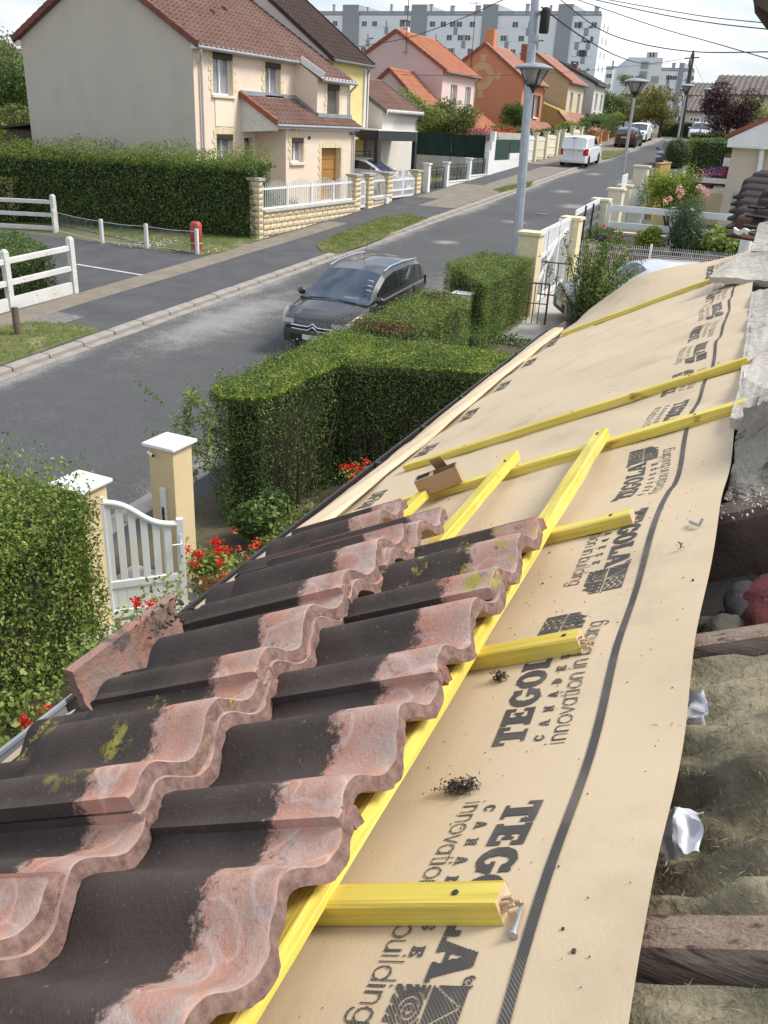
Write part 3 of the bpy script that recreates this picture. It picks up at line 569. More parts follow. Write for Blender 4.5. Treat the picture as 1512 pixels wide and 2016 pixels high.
for k in range(8):
    s0 = 2.62+.26+.62*k*.98
    printed('printed_word', Qd, lambda x, y, s0=s0: mem(-1.715+y, s0-x, .0012))
st = []
for s in np.arange(-.45, 5.95, .045): st.append((s, float(np.interp(s, [-.5, .53, 1.2, 1.75, 2.44, 3.3, 4.2, 6.2], [-.396, -.404, -.417, -.425, -.425, -.424, -.430, -.455]))-.005*math.sin(s*5.4)*(1 if s > 2 else .1)))
m = MB()
for (s0, t0), (s1, t1) in zip(st[:-1], st[1:]):
    for q in range(2): m.face([mem(t0-.0062+.0062*q, s0, .0014), mem(t0+.0062*q, s0, .0014), mem(t1+.0062*q, s1, .0014), mem(t1-.0062+.0062*q, s1, .0014)])
m.build('printed_stripe', MT['ink'], und)
m = MB()
for q in np.arange(0, .96, .12): m.face([flapP(.91, q), flapP(.922, q), flapP(.922, q+.12), flapP(.91, q+.12)])
m.build('printed_stripe', MT['ink'], flap)
# ---- counter-battens up the slope, tile battens along it
def stick(name, p0, p1, wv, hv, parent=OWN, cut=True, seed=0):
    p0, p1 = np.array(p0), np.array(p1); d = p1-p0; L = np.linalg.norm(d); d /= L; n = max(2, int(L/.12)); r = random.Random(seed); rows = []
    for i in range(n+1):
        c = p0+d*L*i/n; j = lambda: r.uniform(-.0012, .0012); w2, h2 = wv/2, hv/2; ch = .003
        q = [(-w2, -h2), (w2, -h2), (w2, h2-ch), (w2-ch, h2), (-w2+ch, h2), (-w2, h2-ch)]; rows.append([c+a[0]*stick.W+a[1]*stick.H+np.array((j(), j(), j())) for a in q])
    m = MB().grid(rows, True); m.mat(1); m.face(rows[0][::-1]); m.face(rows[-1]); return m.build(name, [MT['batten_up' if name == 'counter_batten' else 'batten_along'], MT['wood_cut']], parent)
def yw(t, s, off): return wp(t, s, off)
stick.W, stick.H = RG, RN; T2 = .0270
for i, (s, ta, tb) in enumerate([(.065, -1.9, -.46), (.649, -1.9, -.437), (1.222, -1.9, -.474), (1.775, -1.9, -.474), (2.48, -1.76, -.264), (3.06, -1.634, -.279), (5.97, -1.632, -.372)]):
    stick('counter_batten', wp(ta, s, T2/2+.001), wp(tb, s+.004, T2/2+.001), .038, T2, seed=i)
stick.W = RU
for i, (t, sa, sb, tw) in enumerate([(-.673, -.45, 2.53, .004), (-.98, -.45, 2.57, .006), (-1.262, -.45, 2.40, .0), (-1.56, -.45, 2.0, 0)]):
    stick('tile_batten', wp(t, sa, .0272+.0135), wp(t-tw, sb, .0272+.0135), .040, .027, seed=20+i)
for t in (-.673, -.98, -1.262):
    for s in (.649, 1.222, 1.775, 2.48):
        if (t > -.9 and s < 2.0) or (t < -.9 and s < 2.4) or (t < -1.1): continue
        for ds in (-.008, .009): m = MB(); m.lathe([(.0042, 0), (.0042, .0012), (0, .0016)], wp(t+random.uniform(-.006, .006)-.003, s+ds, .0545), 8, (RU, RG, RN)); m.build('nail_head', MT['darkmetal'], OWN)
for (t, s) in ((-.47, 3.058), (-.9, 3.062), (-1.35, 3.06), (-.40, 2.481), (-.95, 2.478), (-.8, 5.97), (-1.3, 5.97), (-.50, 1.226), (-.49, .652), (-.52, 1.78)): m = MB(); m.lathe([(.0042, 0), (.0042, .0012), (0, .0016)], wp(t, s, .0282), 8, (RU, RG, RN)); m.build('nail_head', MT['darkmetal'], OWN)
# splinters at broken batten ends
m = MB()
for (t, s) in ((-.474, 1.222), (-.437, .649), (-.279, 3.06)):
    for k in range(7):
        a = wp(t-.004, s+random.uniform(-.015, .012), random.uniform(.006, .022)); m.bar(a, a+RU*random.uniform(.012, .028)+RN*random.uniform(-.004, .006)+RG*random.uniform(-.006, .006), .003, .003, RN)
m.build('splinters', MT['wood_cut'], OWN, kind='stuff')
# ---- roof tiles
def prof(y):
    c = .5+.5*math.cos(2*math.pi*(y-.037)/.1663); c = max(c, .66) if y < .037 else c
    return .043*c**1.12
def tile_mesh(seed, lich):
    r = random.Random(seed); ys = [-.013]+[i*.0085 for i in range(40)]+[.337, .341, .345, .352, .356]; xs = [0, -.004, -.03, -.07, -.13, -.2, -.28, -.36, -.408, -.42]; rows = []; th = .027
    en = [r.uniform(-.0035, .0035) for _ in ys]; en = [(en[max(0, i-1)]+en[i]*2+en[min(len(en)-1, i+1)])/4*1.4 for i in range(len(en))]
    def top(x, y):
        z = prof(min(y, .337))+th
        if y > .337: z = .025+th-.016+(.007 if .340 < y < .346 or y > .351 else 0)
        return z
    rnd = lambda x: (0 if -.4 < x < -.01 else (-.003 if x > -.01 else -.005))
    T = [[(x+(en[j] if i == 0 else en[j]*.5 if i == 1 else 0), y, top(x, y)+(rnd(x) if i in (0, len(xs)-1) else 0)+r.uniform(-.0004, .0004)) for j, y in enumerate(ys)] for i, x in enumerate(xs)]
    Bm = [[(x+(en[j]*1.3+r.uniform(-.0015, .0015) if i == 0 else 0), y, top(x, y)-th+(.004 if y < .01 else 0)) for j, y in enumerate(ys)] for i, x in enumerate((0, -.42))]
    m = MB(); m.grid(T); m.grid(Bm[::-1]); m.grid([T[0], Bm[0]]); m.grid([T[-1], Bm[1]]); m.grid([[q[0] for q in T], [Bm[0][0]]*5+[Bm[1][0]]*5]); m.grid([[q[-1] for q in T], [Bm[0][-1]]*5+[Bm[1][-1]]*5])
    return m.mesh('roof_tile', MT['tile_lichen' if lich else 'tile'], smooth=50)
TM = [tile_mesh(i, False) for i in range(4)]; TL = [tile_mesh(9, True), tile_mesh(10, True)]
def put_tile(t, s, off, drop=.0, lich=False, yaw=0.0, k=0, roll=0.0):
    o = bpy.data.objects.new('roof_tile', (TL if lich else TM)[k % (2 if lich else 4)]); link(o, OWN)
    xx = nrm(RU*math.cos(yaw)+RG*math.sin(yaw)-RN*drop); yy = nrm(RG*math.cos(yaw)-RU*math.sin(yaw)+RN*roll); zz = np.cross(xx, yy); p = wp(t, s, off)-org(OWN); yy = yy*.983
    o.matrix_basis = Matrix([[xx[i], yy[i], zz[i], p[i]] for i in range(3)]+[[0, 0, 0, 1]]); return o
kk = 0
def course(t, ss_, off, drop, lich=(), jit=.004):
    global kk
    for i, s in enumerate(ss_):
        kk += 1; put_tile(t+random.uniform(-jit, jit), s, off+.0006*i, drop, i in lich, random.uniform(-.008, .008), kk+i//2)
PW = .327
course(-1.215, [1.845-PW*i for i in range(8)], .050, .0, (2, 3, 4, 5))
course(-.628, [1.318]+[1.028-PW*i for i in range(5)], .054, .0, (0,))
course(-.935, [1.518], .078, .0)
course(-.950, [1.355-PW*i for i in range(6)], .082, .0, (), .003)
course(-.957, [1.028, .701], .110, .0, (1,), .003)
course(-.957, [1.352], .109, .0, (), .003)
course(-.950, [.208, -.119], .112, .0, (), .003)
# ---- gutter, its hooks, the wall below
def gut(s, a, r=.072): return wp(-1.945, s, -.045)+HX*r*math.cos(a)+ZZ*r*1.0*math.sin(a)
def trough(s0, s1, r, m_, name):
    m = MB(); rows = []
    for s in np.linspace(s0, s1, 24): rows.append([gut(s, a, r) for a in np.linspace(math.pi, 2*math.pi, 13)]+[gut(s, a, r+.004) for a in np.linspace(2*math.pi, math.pi, 13)])
    m.grid(rows, True); m.face(rows[0]); m.face(rows[-1]); m.tube([gut(s, math.pi, r+.004)+ZZ*.003 for s in np.linspace(s0, s1, 24)], .009, 6); return m.build(name, m_, OWN, smooth=50)
gt = trough(1.42, 6.95, .072, MT['gutter'], 'gutter'); trough(-.5, 1.45, .076, MT['zinc'], 'gutter')
m = MB(); m.prism([gut(6.952, a, .074) for a in np.linspace(math.pi, 2*math.pi, 13)], RG*.004); m.build('end_cap', MT['gutter'], gt)
for u, v in ((735.6, 910), (827, 840), (903.5, 781), (962.5, 734.5), (1010, 697)):
    s = pR(u, v, .0)[1]; m = MB(); rows = [[gut(s+d, a, .078) for a in np.linspace(math.pi-.25, math.pi*1.5, 6)] for d in (-.014, .014)]; m.grid(rows); m.bar(gut(s, math.pi, .08)+ZZ*.01, gut(s, math.pi, .04)+ZZ*.012, .028, .005); m.build('gutter_hook', MT['darkmetal'], gt)
m = MB(); m.tube([gut(2.30, math.pi*1.05, .06), gut(2.27, math.pi*1.3, .064), gut(2.24, math.pi*1.6, .066)], .006, 5); m.build('joint_clip', MT['black'], gt)
c0, c1 = wp(-1.80, -.6, -.03), wp(-1.80, 7.25, -.03)
m = MB(); m.prism([c0, c1, c1+HX*6, c0+HX*6], (0, 0, -.02)); m.v = m.v; m = MB()
lo0, lo1 = c0+HX*.02, c1+HX*.02
zt = lo0[2]-.05; m.hexa([(lo0[0], lo0[1], gz(0)-.3), ((lo0+HX*6)[0], (lo0+HX*6)[1], gz(0)-.3), ((lo1+HX*6)[0], (lo1+HX*6)[1], gz(0)-.3), (lo1[0], lo1[1], gz(0)-.3), (lo0[0], lo0[1], zt), ((lo0+HX*6)[0], (lo0+HX*6)[1], zt), ((lo1+HX*6)[0], (lo1+HX*6)[1], zt), (lo1[0], lo1[1], zt)]); m.build('wall', MT['creamwall'], OWN)
m = MB(); m.bar(wp(-1.86, -.6, -.05), wp(-1.86, 6.9, -.05), .02, .14, ZZ); m.build('fascia_board', MT['rafter_dark'], OWN)
# ---- rafters showing above the underlay and what lies between them
stick.W, stick.H = RG, RN
def beam(s, ta, tb, w_, h_, m_, top=-.006, skew=0.0):
    rows = []; r = random.Random(int(s*100))
    for i in range(13):
        f = i/12; c = wp(ta+(tb-ta)*f, s+skew*f, top-h_/2); j = lambda: r.uniform(-.003, .003)
        rows.append([c+a*RG*w_/2+b_*RN*h_/2+RG*j()+RN*j() for a, b_ in ((-1, -1), (1, -1), (1, .8), (.8, 1), (-.8, 1), (-1, .8))])
    m = MB().grid(rows, True); m.face(rows[0][::-1]); m.face(rows[-1]); return m.build('rafter', m_, OWN)
for s in RAF:
    if s in (.65, 1.225): beam(s-.004, -1.9, 1.0, .058 if s < 1 else .052, .105, MT['rafter'], -.016)
    elif s == 1.775: beam(s, -1.9, 1.0, .085, .14, MT['rafter_dark'], -.016)
    else: beam(s, -1.9, .3 if s > 2 else 1.0, .07, .105, MT['rafter'], -.016)
WOOL = []
def woolh(t, f, s0, s1, lift):
    h = woolh0(t, f, s0, s1, lift); return h if t > -.262 else min(h, -.024-.004*math.sin(40*f))
def woolh0(t, f, s0, s1, lift):
    s = s0+(s1-s0)*f; q = np.array([[t*6+.5*math.sin(s*9), s*11, lift*9]]); a = lump(q, 1.1, s0*3)[0]; b_ = lump(q, 2.3, s0)[0]; c = lump(q, 5.0, s0)[0]
    return lift+(.070*abs(a)+.052*abs(b_)+.020*abs(c)-.045)*(1-.4*f)+.025*math.sin(math.pi*f)-.03+(.10 if s0 < .5 else .065)*f**2.5
for s0, s1, lift in ((-.55, .0, -.10), (.10, .60, -.085), (.69, 1.185, -.055)):
    rows = []; WOOL.append((s0, s1, lift))
    for i in range(76):
        t = -.8+1.9*i/75; r = []
        for j in range(49):
            f = j/48; s = s0+(s1-s0)*f; r.append(wp(t, s, woolh(t, f, s0, s1, lift))); continue
            q = np.array([[t*7, s*7, lift*9]]); e = .7*lump(q, 1.1, s0*3)[0]+.6*lump(q, 2.6, s0)[0]+.16*lump(q, 6.0, s0)[0]
            r.append(wp(t, s, lift+.050*e*(1-.45*f)+.03*math.sin(math.pi*f)-.03+(.10 if s0 < .5 else .065)*f**2.5))
        rows.append(r)
    MB().grid(rows).build('mineral_wool', MT['wool'], OWN, smooth=80)
P_, N_ = [], []
for i in range(30000):
    s0, s1, lift = WOOL[i % 3]; t, f = random.uniform(-.36, .45), random.random(); P_.append(wp(t, s0+(s1-s0)*f, woolh(t, f, s0, s1, lift)+random.uniform(-.002, .008))); N_.append(RN)
leaves('wool_tufts', P_, N_, .013, leafmat('wool fibres', [(.15, .13, .08), (.22, .19, .12), (.32, .28, .185)], .2, .9), OWN, .6, .07)
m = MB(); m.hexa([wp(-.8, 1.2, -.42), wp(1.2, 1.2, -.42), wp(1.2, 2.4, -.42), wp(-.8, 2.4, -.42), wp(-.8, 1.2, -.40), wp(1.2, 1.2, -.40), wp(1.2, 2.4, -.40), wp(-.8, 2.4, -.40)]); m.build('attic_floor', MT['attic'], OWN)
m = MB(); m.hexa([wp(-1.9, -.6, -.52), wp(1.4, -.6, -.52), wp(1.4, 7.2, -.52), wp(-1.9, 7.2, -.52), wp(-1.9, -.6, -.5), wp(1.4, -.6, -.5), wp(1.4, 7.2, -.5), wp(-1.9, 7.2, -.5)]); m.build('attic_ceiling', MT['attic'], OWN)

# ---- the wall abutting the stripped roof, its mortar and the tiles above it
def at(u, v, s): r = ray(u, v); return r*(s/np.dot(r, RG))
WALL = thing('abutment_wall', wp(-.1, 3.5, -.5), 'rough rubble wall with broken white mortar beside the stripped roof', 'wall')
def rough_block(name, m_, pts, n1, n2, amp, sc, par=WALL, thick=None, smooth=60, seed=0):
    # bilinear patch between four corners, bulged with noise, given thickness
    a, b, c, d = (np.array(p) for p in pts); nn_ = nrm(np.cross(b-a, d-a)); top = []; 
    if np.dot(nn_, -a) < 0: nn_ = -nn_
    for i in range(n1+1):
        r = []
        for j in range(n2+1):
            u, v = i/n1, j/n2; p = a*(1-u)*(1-v)+b*u*(1-v)+c*u*v+d*(1-u)*v; q = np.array([p*sc]); e = lump(q, 1, seed)[0]+.5*lump(q, 2.7, seed+1)[0]+.3*lump(q, 6.1, seed+2)[0]
            ed = amp*.9*(1 if i in (0, n1) or j in (0, n2) else 0); r.append(p+nn_*amp*e+(nrm(b-a)*lump(q, 3, seed+3)[0]+nrm(d-a)*lump(q, 3.3, seed+4)[0])*ed*.5)
        top.append(r)
    m = MB(); m.grid(top)
    if thick:
        bt = [[p-nn_*thick for p in r] for r in top]; m.grid(bt[::-1]); m.grid([top[0], bt[0]]); m.grid([top[-1], bt[-1]]); m.grid([[r[0] for r in top], [r[0] for r in bt]]); m.grid([[r[-1] for r in top], [r[-1] for r in bt]])
    return m.build(name, m_, par, smooth=smooth)
rough_block('rubble', MT['rubble'], [at(1428, 985, 1.92), at(1560, 985, 1.85), at(1570, 780, 2.1), at(1462, 800, 2.35)], 26, 26, .010, 14, thick=.25)
rough_block('rubble', MT['rubble'], [at(1425, 990, 2.0), at(1468, 960, 1.97), at(1492, 800, 2.45), at(1455, 800, 2.9)], 16, 20, .010, 16, thick=.15, seed=3)
rough_block('rubble', MT['rubble'], [at(1452, 800, 2.9), at(1530, 820, 2.6), at(1540, 560, 4.9), at(1478, 590, 5.2)], 20, 30, .010, 12, thick=.3, seed=5)
rough_block('mortar_slab', MT['mortar'], [at(1437, 822, 2.35), at(1476, 832, 2.30), at(1500, 762, 2.55), at(1462, 742, 2.75)], 10, 12, .005, 20, thick=.03, seed=7)
rough_block('mortar_slab', MT['mortar'], [at(1476, 838, 2.22), at(1540, 850, 2.1), at(1540, 766, 2.4), at(1500, 764, 2.5)], 10, 10, .005, 20, thick=.03, seed=8)
rough_block('mortar_slab', MT['mortar'], [at(1455, 758, 2.75), at(1540, 790, 2.5), at(1540, 560, 4.6), at(1480, 575, 4.9)], 14, 34, .008, 10, thick=.04, seed=9)
rough_block('mortar_ridge', MT['mortar'], [at(1456, 800, 2.5), at(1472, 800, 2.5), at(1506, 575, 4.7), at(1488, 575, 4.8)], 6, 30, .007, 12, thick=.03, seed=11)
rough_block('mortar_slab', MT['mortar'], [at(1396, 545, 5.5), at(1530, 556, 5.2), at(1530, 492, 5.6), at(1450, 500, 5.95)], 18, 12, .008, 9, thick=.035, seed=13)
rough_block('mortar_slab', MT['mortar'], [at(1478, 494, 6.1), at(1535, 494, 6.0), at(1535, 430, 6.4), at(1494, 440, 6.5)], 8, 8, .006, 12, thick=.05, seed=15)
m = MB(); r_ = random.Random(3)
for i in range(420):
    s = r_.uniform(1.70, 1.86); t = r_.uniform(-.30, .25); c = wp(t, s, -.016+r_.uniform(0, .004)); k = r_.uniform(.0007, .0028); m.obox(c, nrm(np.array([r_.uniform(-1, 1) for _ in range(3)]))*k, RG*k*.7, RN*k*.6)
m.build('mortar_crumbs', MT['mortar'], WALL, kind='stuff')
MT['roof_shaded'] = rooftile('shaded dark tile', (.022, .016, .014), (.04, .028, .024)); MT['roof_rustdark'] = rooftile('dark rust tile', (.10, .04, .025), (.05, .028, .02))  # near-black tile: dark tile colour lowered to paint in the weaker sunlight
VT = thing('roof_corner', at(1500, 440, 8.0), 'corner of a roof with overlapping dark brown tiles', 'roof')
def lowtile(p, q, w_, nrm_, par, m_, wave=.02, n=9):
    p, q = np.array(p), np.array(q); d = nrm(q-p); sv = np.cross(nrm_, d); sv = sv/np.linalg.norm(sv); T = []
    for i in range(5): T.append([p+(q-p)*i/4+sv*w_*(j/n-.5)+np.array(nrm_)*wave*math.cos(2*math.pi*j/n*1.5) for j in range(n+1)])
    m = MB(); m.grid(T); Bt = [[x-np.array(nrm_)*.022 for x in r] for r in T]; m.grid(Bt[::-1]); m.grid([T[0], Bt[0]]); m.grid([T[-1], Bt[-1]]); m.grid([[r[0] for r in T], [r[0] for r in Bt]]); m.grid([[r[-1] for r in T], [r[-1] for r in Bt]]); return m.build('roof_tile', m_, par, smooth=50)
for i, (u0, v0, u1, v1, w_, s) in enumerate([(1448, 440, 1530, 452, .30, 7.6), (1446, 424, 1530, 436, .30, 7.75), (1450, 408, 1530, 420, .30, 7.9), (1453, 394, 1530, 404, .30, 8.05), (1456, 380, 1530, 388, .30, 8.2), (1460, 367, 1530, 373, .30, 8.35), (1478, 354, 1530, 358, .30, 8.5), (1484, 425, 1530, 432, .25, 7.2), (1490, 405, 1530, 410, .25, 7.3), (1496, 388, 1530, 392, .25, 7.4), (1500, 440, 1530, 446, .25, 7.1)]):
    lowtile(at(u0, v0, s), at(u1, v1, s-.12), w_, nrm((-.35, -.55, .75)), VT, MT['roof_shaded'] if i not in (0, 10) else MT['roof_rustdark'], .022)
m = MB(); m.grid([[at(1444+i*4.0, 448+10*abs(math.sin(i*.62))*.6+dv, 7.5-.02*i) for i in range(12)] for dv in (0, 9)]); wf = m.build('wavy_filler', MT['white'], VT); wf.modifiers.new('thick', 'SOLIDIFY').thickness = .02
m = MB(); m.bar(at(1470, 460, 7.9), at(1545, 470, 7.6), .05, .10); m.build('fascia_board', MT['white'], VT)
m = MB(); m.tube([at(1476, 440, 8.3), at(1466, 490, 8.3), at(1440, 640, 8.3), at(1415, 760, 8.3)], .05, 10); m.build('downpipe', MT['white'], VT, smooth=50)
OG = thing('roof_overhang', at(1508, 15, 2.6), 'end of a dark tile hanging in at the upper right corner', 'roof')
m = MB(); m.tube([at(1512, -40, 2.6), at(1504, -12, 2.6), at(1507, 14, 2.6), at(1520, 36, 2.6), at(1570, 46, 2.6)], [.03, .028, .026, .024, .03], 10); m.build('rounded_tile_edge', MT['roof_dark'], OG, smooth=60)
m = MB(); m.bar(at(1516, -30, 2.6), at(1600, 30, 2.6), .12, .1); m.build('rafter_end', MT['rafter_dark'], OG)

# ---- loose things on the roof
def quadbox(name, c, ax, ay, az, m_, parent, th=.004):                      # open box of five thin walls
    c, ax, ay, az = (np.array(q, float) for q in (c, ax, ay, az)); nx, ny, nz_ = nrm(ax)*th, nrm(ay)*th, nrm(az)*th; P = []
    def wall(nm, o, a, b, n_): m = MB(); m.obox(o+a/2+b/2+n_/2, a/2, b/2, n_/2); P.append(m.build(nm, m_, parent))
    wall('bottom', c, ax, ay, nz_); wall('side', c+nz_, ax, az-nz_, ny); wall('side', c+nz_+ay-ny, ax, az-nz_, ny); wall('side', c+nz_+ny, ay-2*ny, az-nz_, nx); wall('side', c+nz_+ny+ax-nx, ay-2*ny, az-nz_, nx); return P
b0 = wp(-1.272, 2.405, .033); b1 = wp(-1.135, 2.450, .033); ax = b1-b0; ay = nrm(np.cross(RN, ax))*.085; az = nrm(RN*.93-nrm(ay)*.30)*.062
BX = thing('cardboard_box', b0, 'small open brown cardboard box lying on the yellow battens', 'box')
quadbox('box', b0, ax, ay, az, MT['card'], BX)
m = MB(); t0 = b0+ay+az; m.obox(t0+ax*.62+az*.42-nrm(ay)*.03, ax*.14, az*.42-nrm(ay)*.03, nrm(ay)*.002); m.build('flap', MT['card'], BX)
t0 = b0+az; fl = -ax*.0+nrm(ay)*.0
m = MB(); m.obox(b0+az+ay*.5+ax*.22, ax*.22, ay*.5, nrm(az)*.0015); m.build('flap', MT['card'], BX)
m = MB()
for i in range(5): m.obox(b0+ay*(.2+.14*i)+ax*.2+az*1.03, ax*.15, ay*.035, nrm(az)*.0008)
m.build('printed_bars', MT['black'], BX)
m = MB(); p0, p1 = wp(-.421, .661, .006), wp(-.421, .617, .005); m.tube([p0, p0+(p1-p0)*.12, p1], [.0006, .0028, .0030], 8); m.lathe([(.0062, 0), (.0062, .0018)], p1, 10, (RU, RN, RG)); solo(m, 'steel_nail', MT['nail'], 'loose steel nail lying on the cream underlay near the dark stripe', 'nail', smooth=40)
m = MB(); m.tube([wp(-.345, 1.69, .004), wp(-.338, 1.675, .006), wp(-.325, 1.66, .004), wp(-.316, 1.668, .012)], .0035, 6); solo(m, 'bent_nail', MT['nail'], 'bent steel hook at the upper edge of the cream underlay', 'nail', smooth=40)
def clump(t, s, ln, wd_, n, label, seed):
    r = random.Random(seed); m = MB()
    for i in range(n):
        c = wp(t+r.gauss(0, wd_), s+r.gauss(0, ln), .004+abs(r.gauss(0, .006))+sagf(t, s)); d = nrm([r.uniform(-1, 1) for _ in range(3)]); L = r.uniform(.002, .007); m.bar(c, c+d*L, r.uniform(.0006, .0024), r.uniform(.0005, .0015), (.1, .3, .9))
    solo(m, 'nest_debris', MT['debris'], label, 'debris', 'debris on the underlay')
clump(-.585, .888, .007, .013, 260, 'dark clump of old nest debris below the printed lettering', 1); clump(-.606, 1.163, .005, .006, 110, 'small dark debris clump below the second short yellow batten', 2)
clump(-.352, 1.570, .002, .003, 14, 'tiny dark crumb of debris on the underlay by its upper edge', 3)
r_ = random.Random(11); m = MB()
for i in range(900):
    t, s = r_.uniform(-1.2, -.31), r_.uniform(.35, 5.5) if i % 2 else r_.uniform(.35, 2.2); k = r_.uniform(.0003, .0009)*(1+(r_.random() > .95)*1.2); m.obox(mem(t, s, .0012), RU*k, RG*k*r_.uniform(.4, 1.4), RN*k*.6)
solo(m, 'scattered_grit', MT['debris'], 'dark grit scattered over the cream underlay', 'grit', kind='stuff')
for (u, v, off, a, lab) in ((470, 1158, .085, .1, 'upper of two raw wood offcuts lying on the brown roof tiles'), (462, 1176, .066, .0, 'lower of two raw wood offcuts under the roof tile edge')):
    t, s = pR(u, v, off); m = MB(); c = wp(t, s, off); d = nrm(RU*math.cos(a)+RG*math.sin(a)); e = np.cross(RN, d); m.obox(c, d*.09, e*.014, RN*.011); solo(m, 'wood_offcut', MT['wood_raw'], lab, 'wood offcut', 'wood offcuts on the tiles', bevel=.002)
# the broken verge tile standing on the gutter
A, B_ = wp(*pR(150, 1328, .19), .19), wp(*pR(352, 1178, .19), .19); d = nrm(B_-A); L = np.linalg.norm(B_-A); rows = []; sv = nrm(np.cross(d, ZZ)); sv = -sv if sv[0] < 0 else sv; r2 = random.Random(5)
for i in range(15):
    f = i/14; c = A+d*L*f; hgt = .13+.03*f; rows.append([c+sv*(.11*(1-math.cos(a))-.012)-ZZ*hgt*math.sin(a)*(1+.0*f)+d*r2.uniform(-.004, .004)*(1 if 0 < i < 14 else 3) for a in np.linspace(0, 1.25, 9)])
m = MB(); m.grid(rows); bt = [[p-sv*.022 if j < 2 else p-sv*.018-ZZ*.012 for j, p in enumerate(r)] for r in rows]; m.grid(bt[::-1]); m.grid([rows[0], bt[0]]); m.grid([rows[-1], bt[-1]]); m.grid([[r[0] for r in rows], [r[0] for r in bt]]); m.grid([[r[-1] for r in rows], [r[-1] for r in bt]])
MT['verge_piece'] = mat('weathered red verge piece', (.33, .15, .10), (.24, .17, .145), 9, .85, .6, 60, c3=(.10, .085, .08), s3=13, lo3=.54, hi3=.64)
solo(m, 'verge_tile', MT['verge_piece'], 'broken red verge tile lying along the gutter at left', 'roof tile', smooth=50)
r_ = random.Random(8); m = MB()
for i in range(60):
    q = r_.random(); c = A+d*L*(.55+.45*q)+sv*r_.uniform(-.02, .07)-ZZ*r_.uniform(-.012, .02)+ZZ*.006; k = r_.uniform(.0015, .005); m.obox(c, nrm([r_.uniform(-1, 1) for _ in range(3)])*k, d*k*.6, ZZ*k*.6)
solo(m, 'moss_crumbs', MT['debris'], 'dark moss crumbs on the broken red verge tile', 'moss', kind='stuff')
# things in the attic
def blob(c, ax, ay, az, n1=14, n2=20, amp=.12, sc=3, seed=0):
    c, ax, ay, az = (np.array(q, float) for q in (c, ax, ay, az)); rows = []
    for i in range(n1+1):
        th = math.pi*i/n1; r = []
        for j in range(n2):
            ph = 2*math.pi*j/n2; d = np.array((math.sin(th)*math.cos(ph), math.sin(th)*math.sin(ph), math.cos(th))); e = 1+amp*(lump(np.array([d*sc]), 1.3, seed)[0]+.5*lump(np.array([d*sc]), 3.1, seed)[0]); r.append(c+e*(ax*d[0]+ay*d[1]+az*d[2]))
        rows.append(r)
    return MB().grid(rows, True)
RB = thing('cloth_bag', wp(-.2, 1.47, -.2), 'dusty dark red cloth bag between the old rafters', 'bag')
blob(wp(-.215, 1.46, -.125), RU*.08, RG*.14, RN*.055, 20, 28, .20, 2.2, 2).build('body', MT['redcloth'], RB, smooth=80)
blob(wp(-.262, 1.48, -.088), RU*.03, RG*.075, RN*.02, seed=9).build('dark_panel', MT['attic'], RB, smooth=80)
tag(blob(wp(-.30, 1.38, -.12), RU*.07, RG*.10, RN*.045, 18, 24, .2, 2.4, 5).build('folded_cloth', MT['greycloth'], smooth=80), 'dusty grey green cloth folded beside the dark red bag', 'cloth')
MT['film'] = mat('thin white plastic film', (.50, .50, .52), None, 1, .35); MT['film'].node_tree.nodes['Principled BSDF'].inputs['Transmission Weight'].default_value = .25
def crumple(u, v, s, au, av, wu, wv, seed, lab):
    c = at(u, v, s)-RN*.02; a, b_ = nrm(RG*math.cos(au)+RN*math.sin(au)), nrm(RU*math.cos(av)+RN*math.sin(av)); rows = []; r = random.Random(seed); k = [(r.uniform(0, 6.3), r.uniform(25, 120), r.uniform(0, 6.3), r.uniform(.35, 1)) for _ in range(9)]
    for i in range(31):
        row = []
        for j in range(31):
            x, y = (i/30-.5)*wu, (j/30-.5)*wv; ed = 1+.14*math.sin(9*x/wu+seed)+.10*math.sin(17*y/wv+2*seed); h = sum(am*abs(math.sin(f*(x*math.cos(d)+y*math.sin(d))+p)) for d, f, p, am in k)*.0068
            row.append(c+a*x*ed+b_*y*(2-ed)+nrm(np.cross(a, b_))*(h-.02)-RN*.35*(x*x+y*y)/max(wu, wv))
        rows.append(row)
    o = MB().grid(rows).build('plastic_bag', MT['film'], smooth=25); tag(o, lab, 'plastic bag')
crumple(1326, 1440, 1.0, .5, .25, .17, .075, 2, 'crumpled white plastic bag, upper of two on the mineral wool'); crumple(1316, 1592, .80, .3, .15, .055, .05, 5, 'torn white plastic bag, lower of two on the mineral wool')

# ================================================================== the street: ground, road, pavements, kerbs
YB = [-60, -10, 0, 10, 20, 30, 40, 50, 60, 70, 80, 88, 97, 120, 200, 700]
def strip(name, xa, xb, m_, dz, ys=YB, kind='structure', parent=None):           # sheet between two x functions
    fa = xa if callable(xa) else (lambda y: xa); fb = xb if callable(xb) else (lambda y: xb)
    rows = [[(fa(y)+(fb(y)-fa(y))*j/4, y, gz(y)+dz) for j in range(5)] for y in ys]; o = MB().grid(rows).build(name, m_, parent); return tag(o, kind=kind)
XL, XR = -13.75, -7.62
def xr(y): return XR
rows = []
for y in YB: rows.append([(x, y, gz(y)+d) for x, d in ((-600, -.012), (-60, -.012), (XL-.22, -.012), (XL-.215, -.12 if y < 96 else -.012), (XR+.215, -.12 if y < 96 else -.012), (XR+.22, -.012), (20, -.012), (600, -.012))])
tag(MB().grid(rows).build('ground', MT['earth']), kind='structure')
yr = [-60, -10]+list(range(0, 97, 4))+[96]
ys5 = np.arange(-8, 96.01, .25); xs5 = np.linspace(XL-.2, XR+.2, 27); rd = MB().grid([[(x, y, gz(y)-.105) for x in xs5] for y in ys5]).build('road', MT['asphalt']); tag(rd, kind='structure')
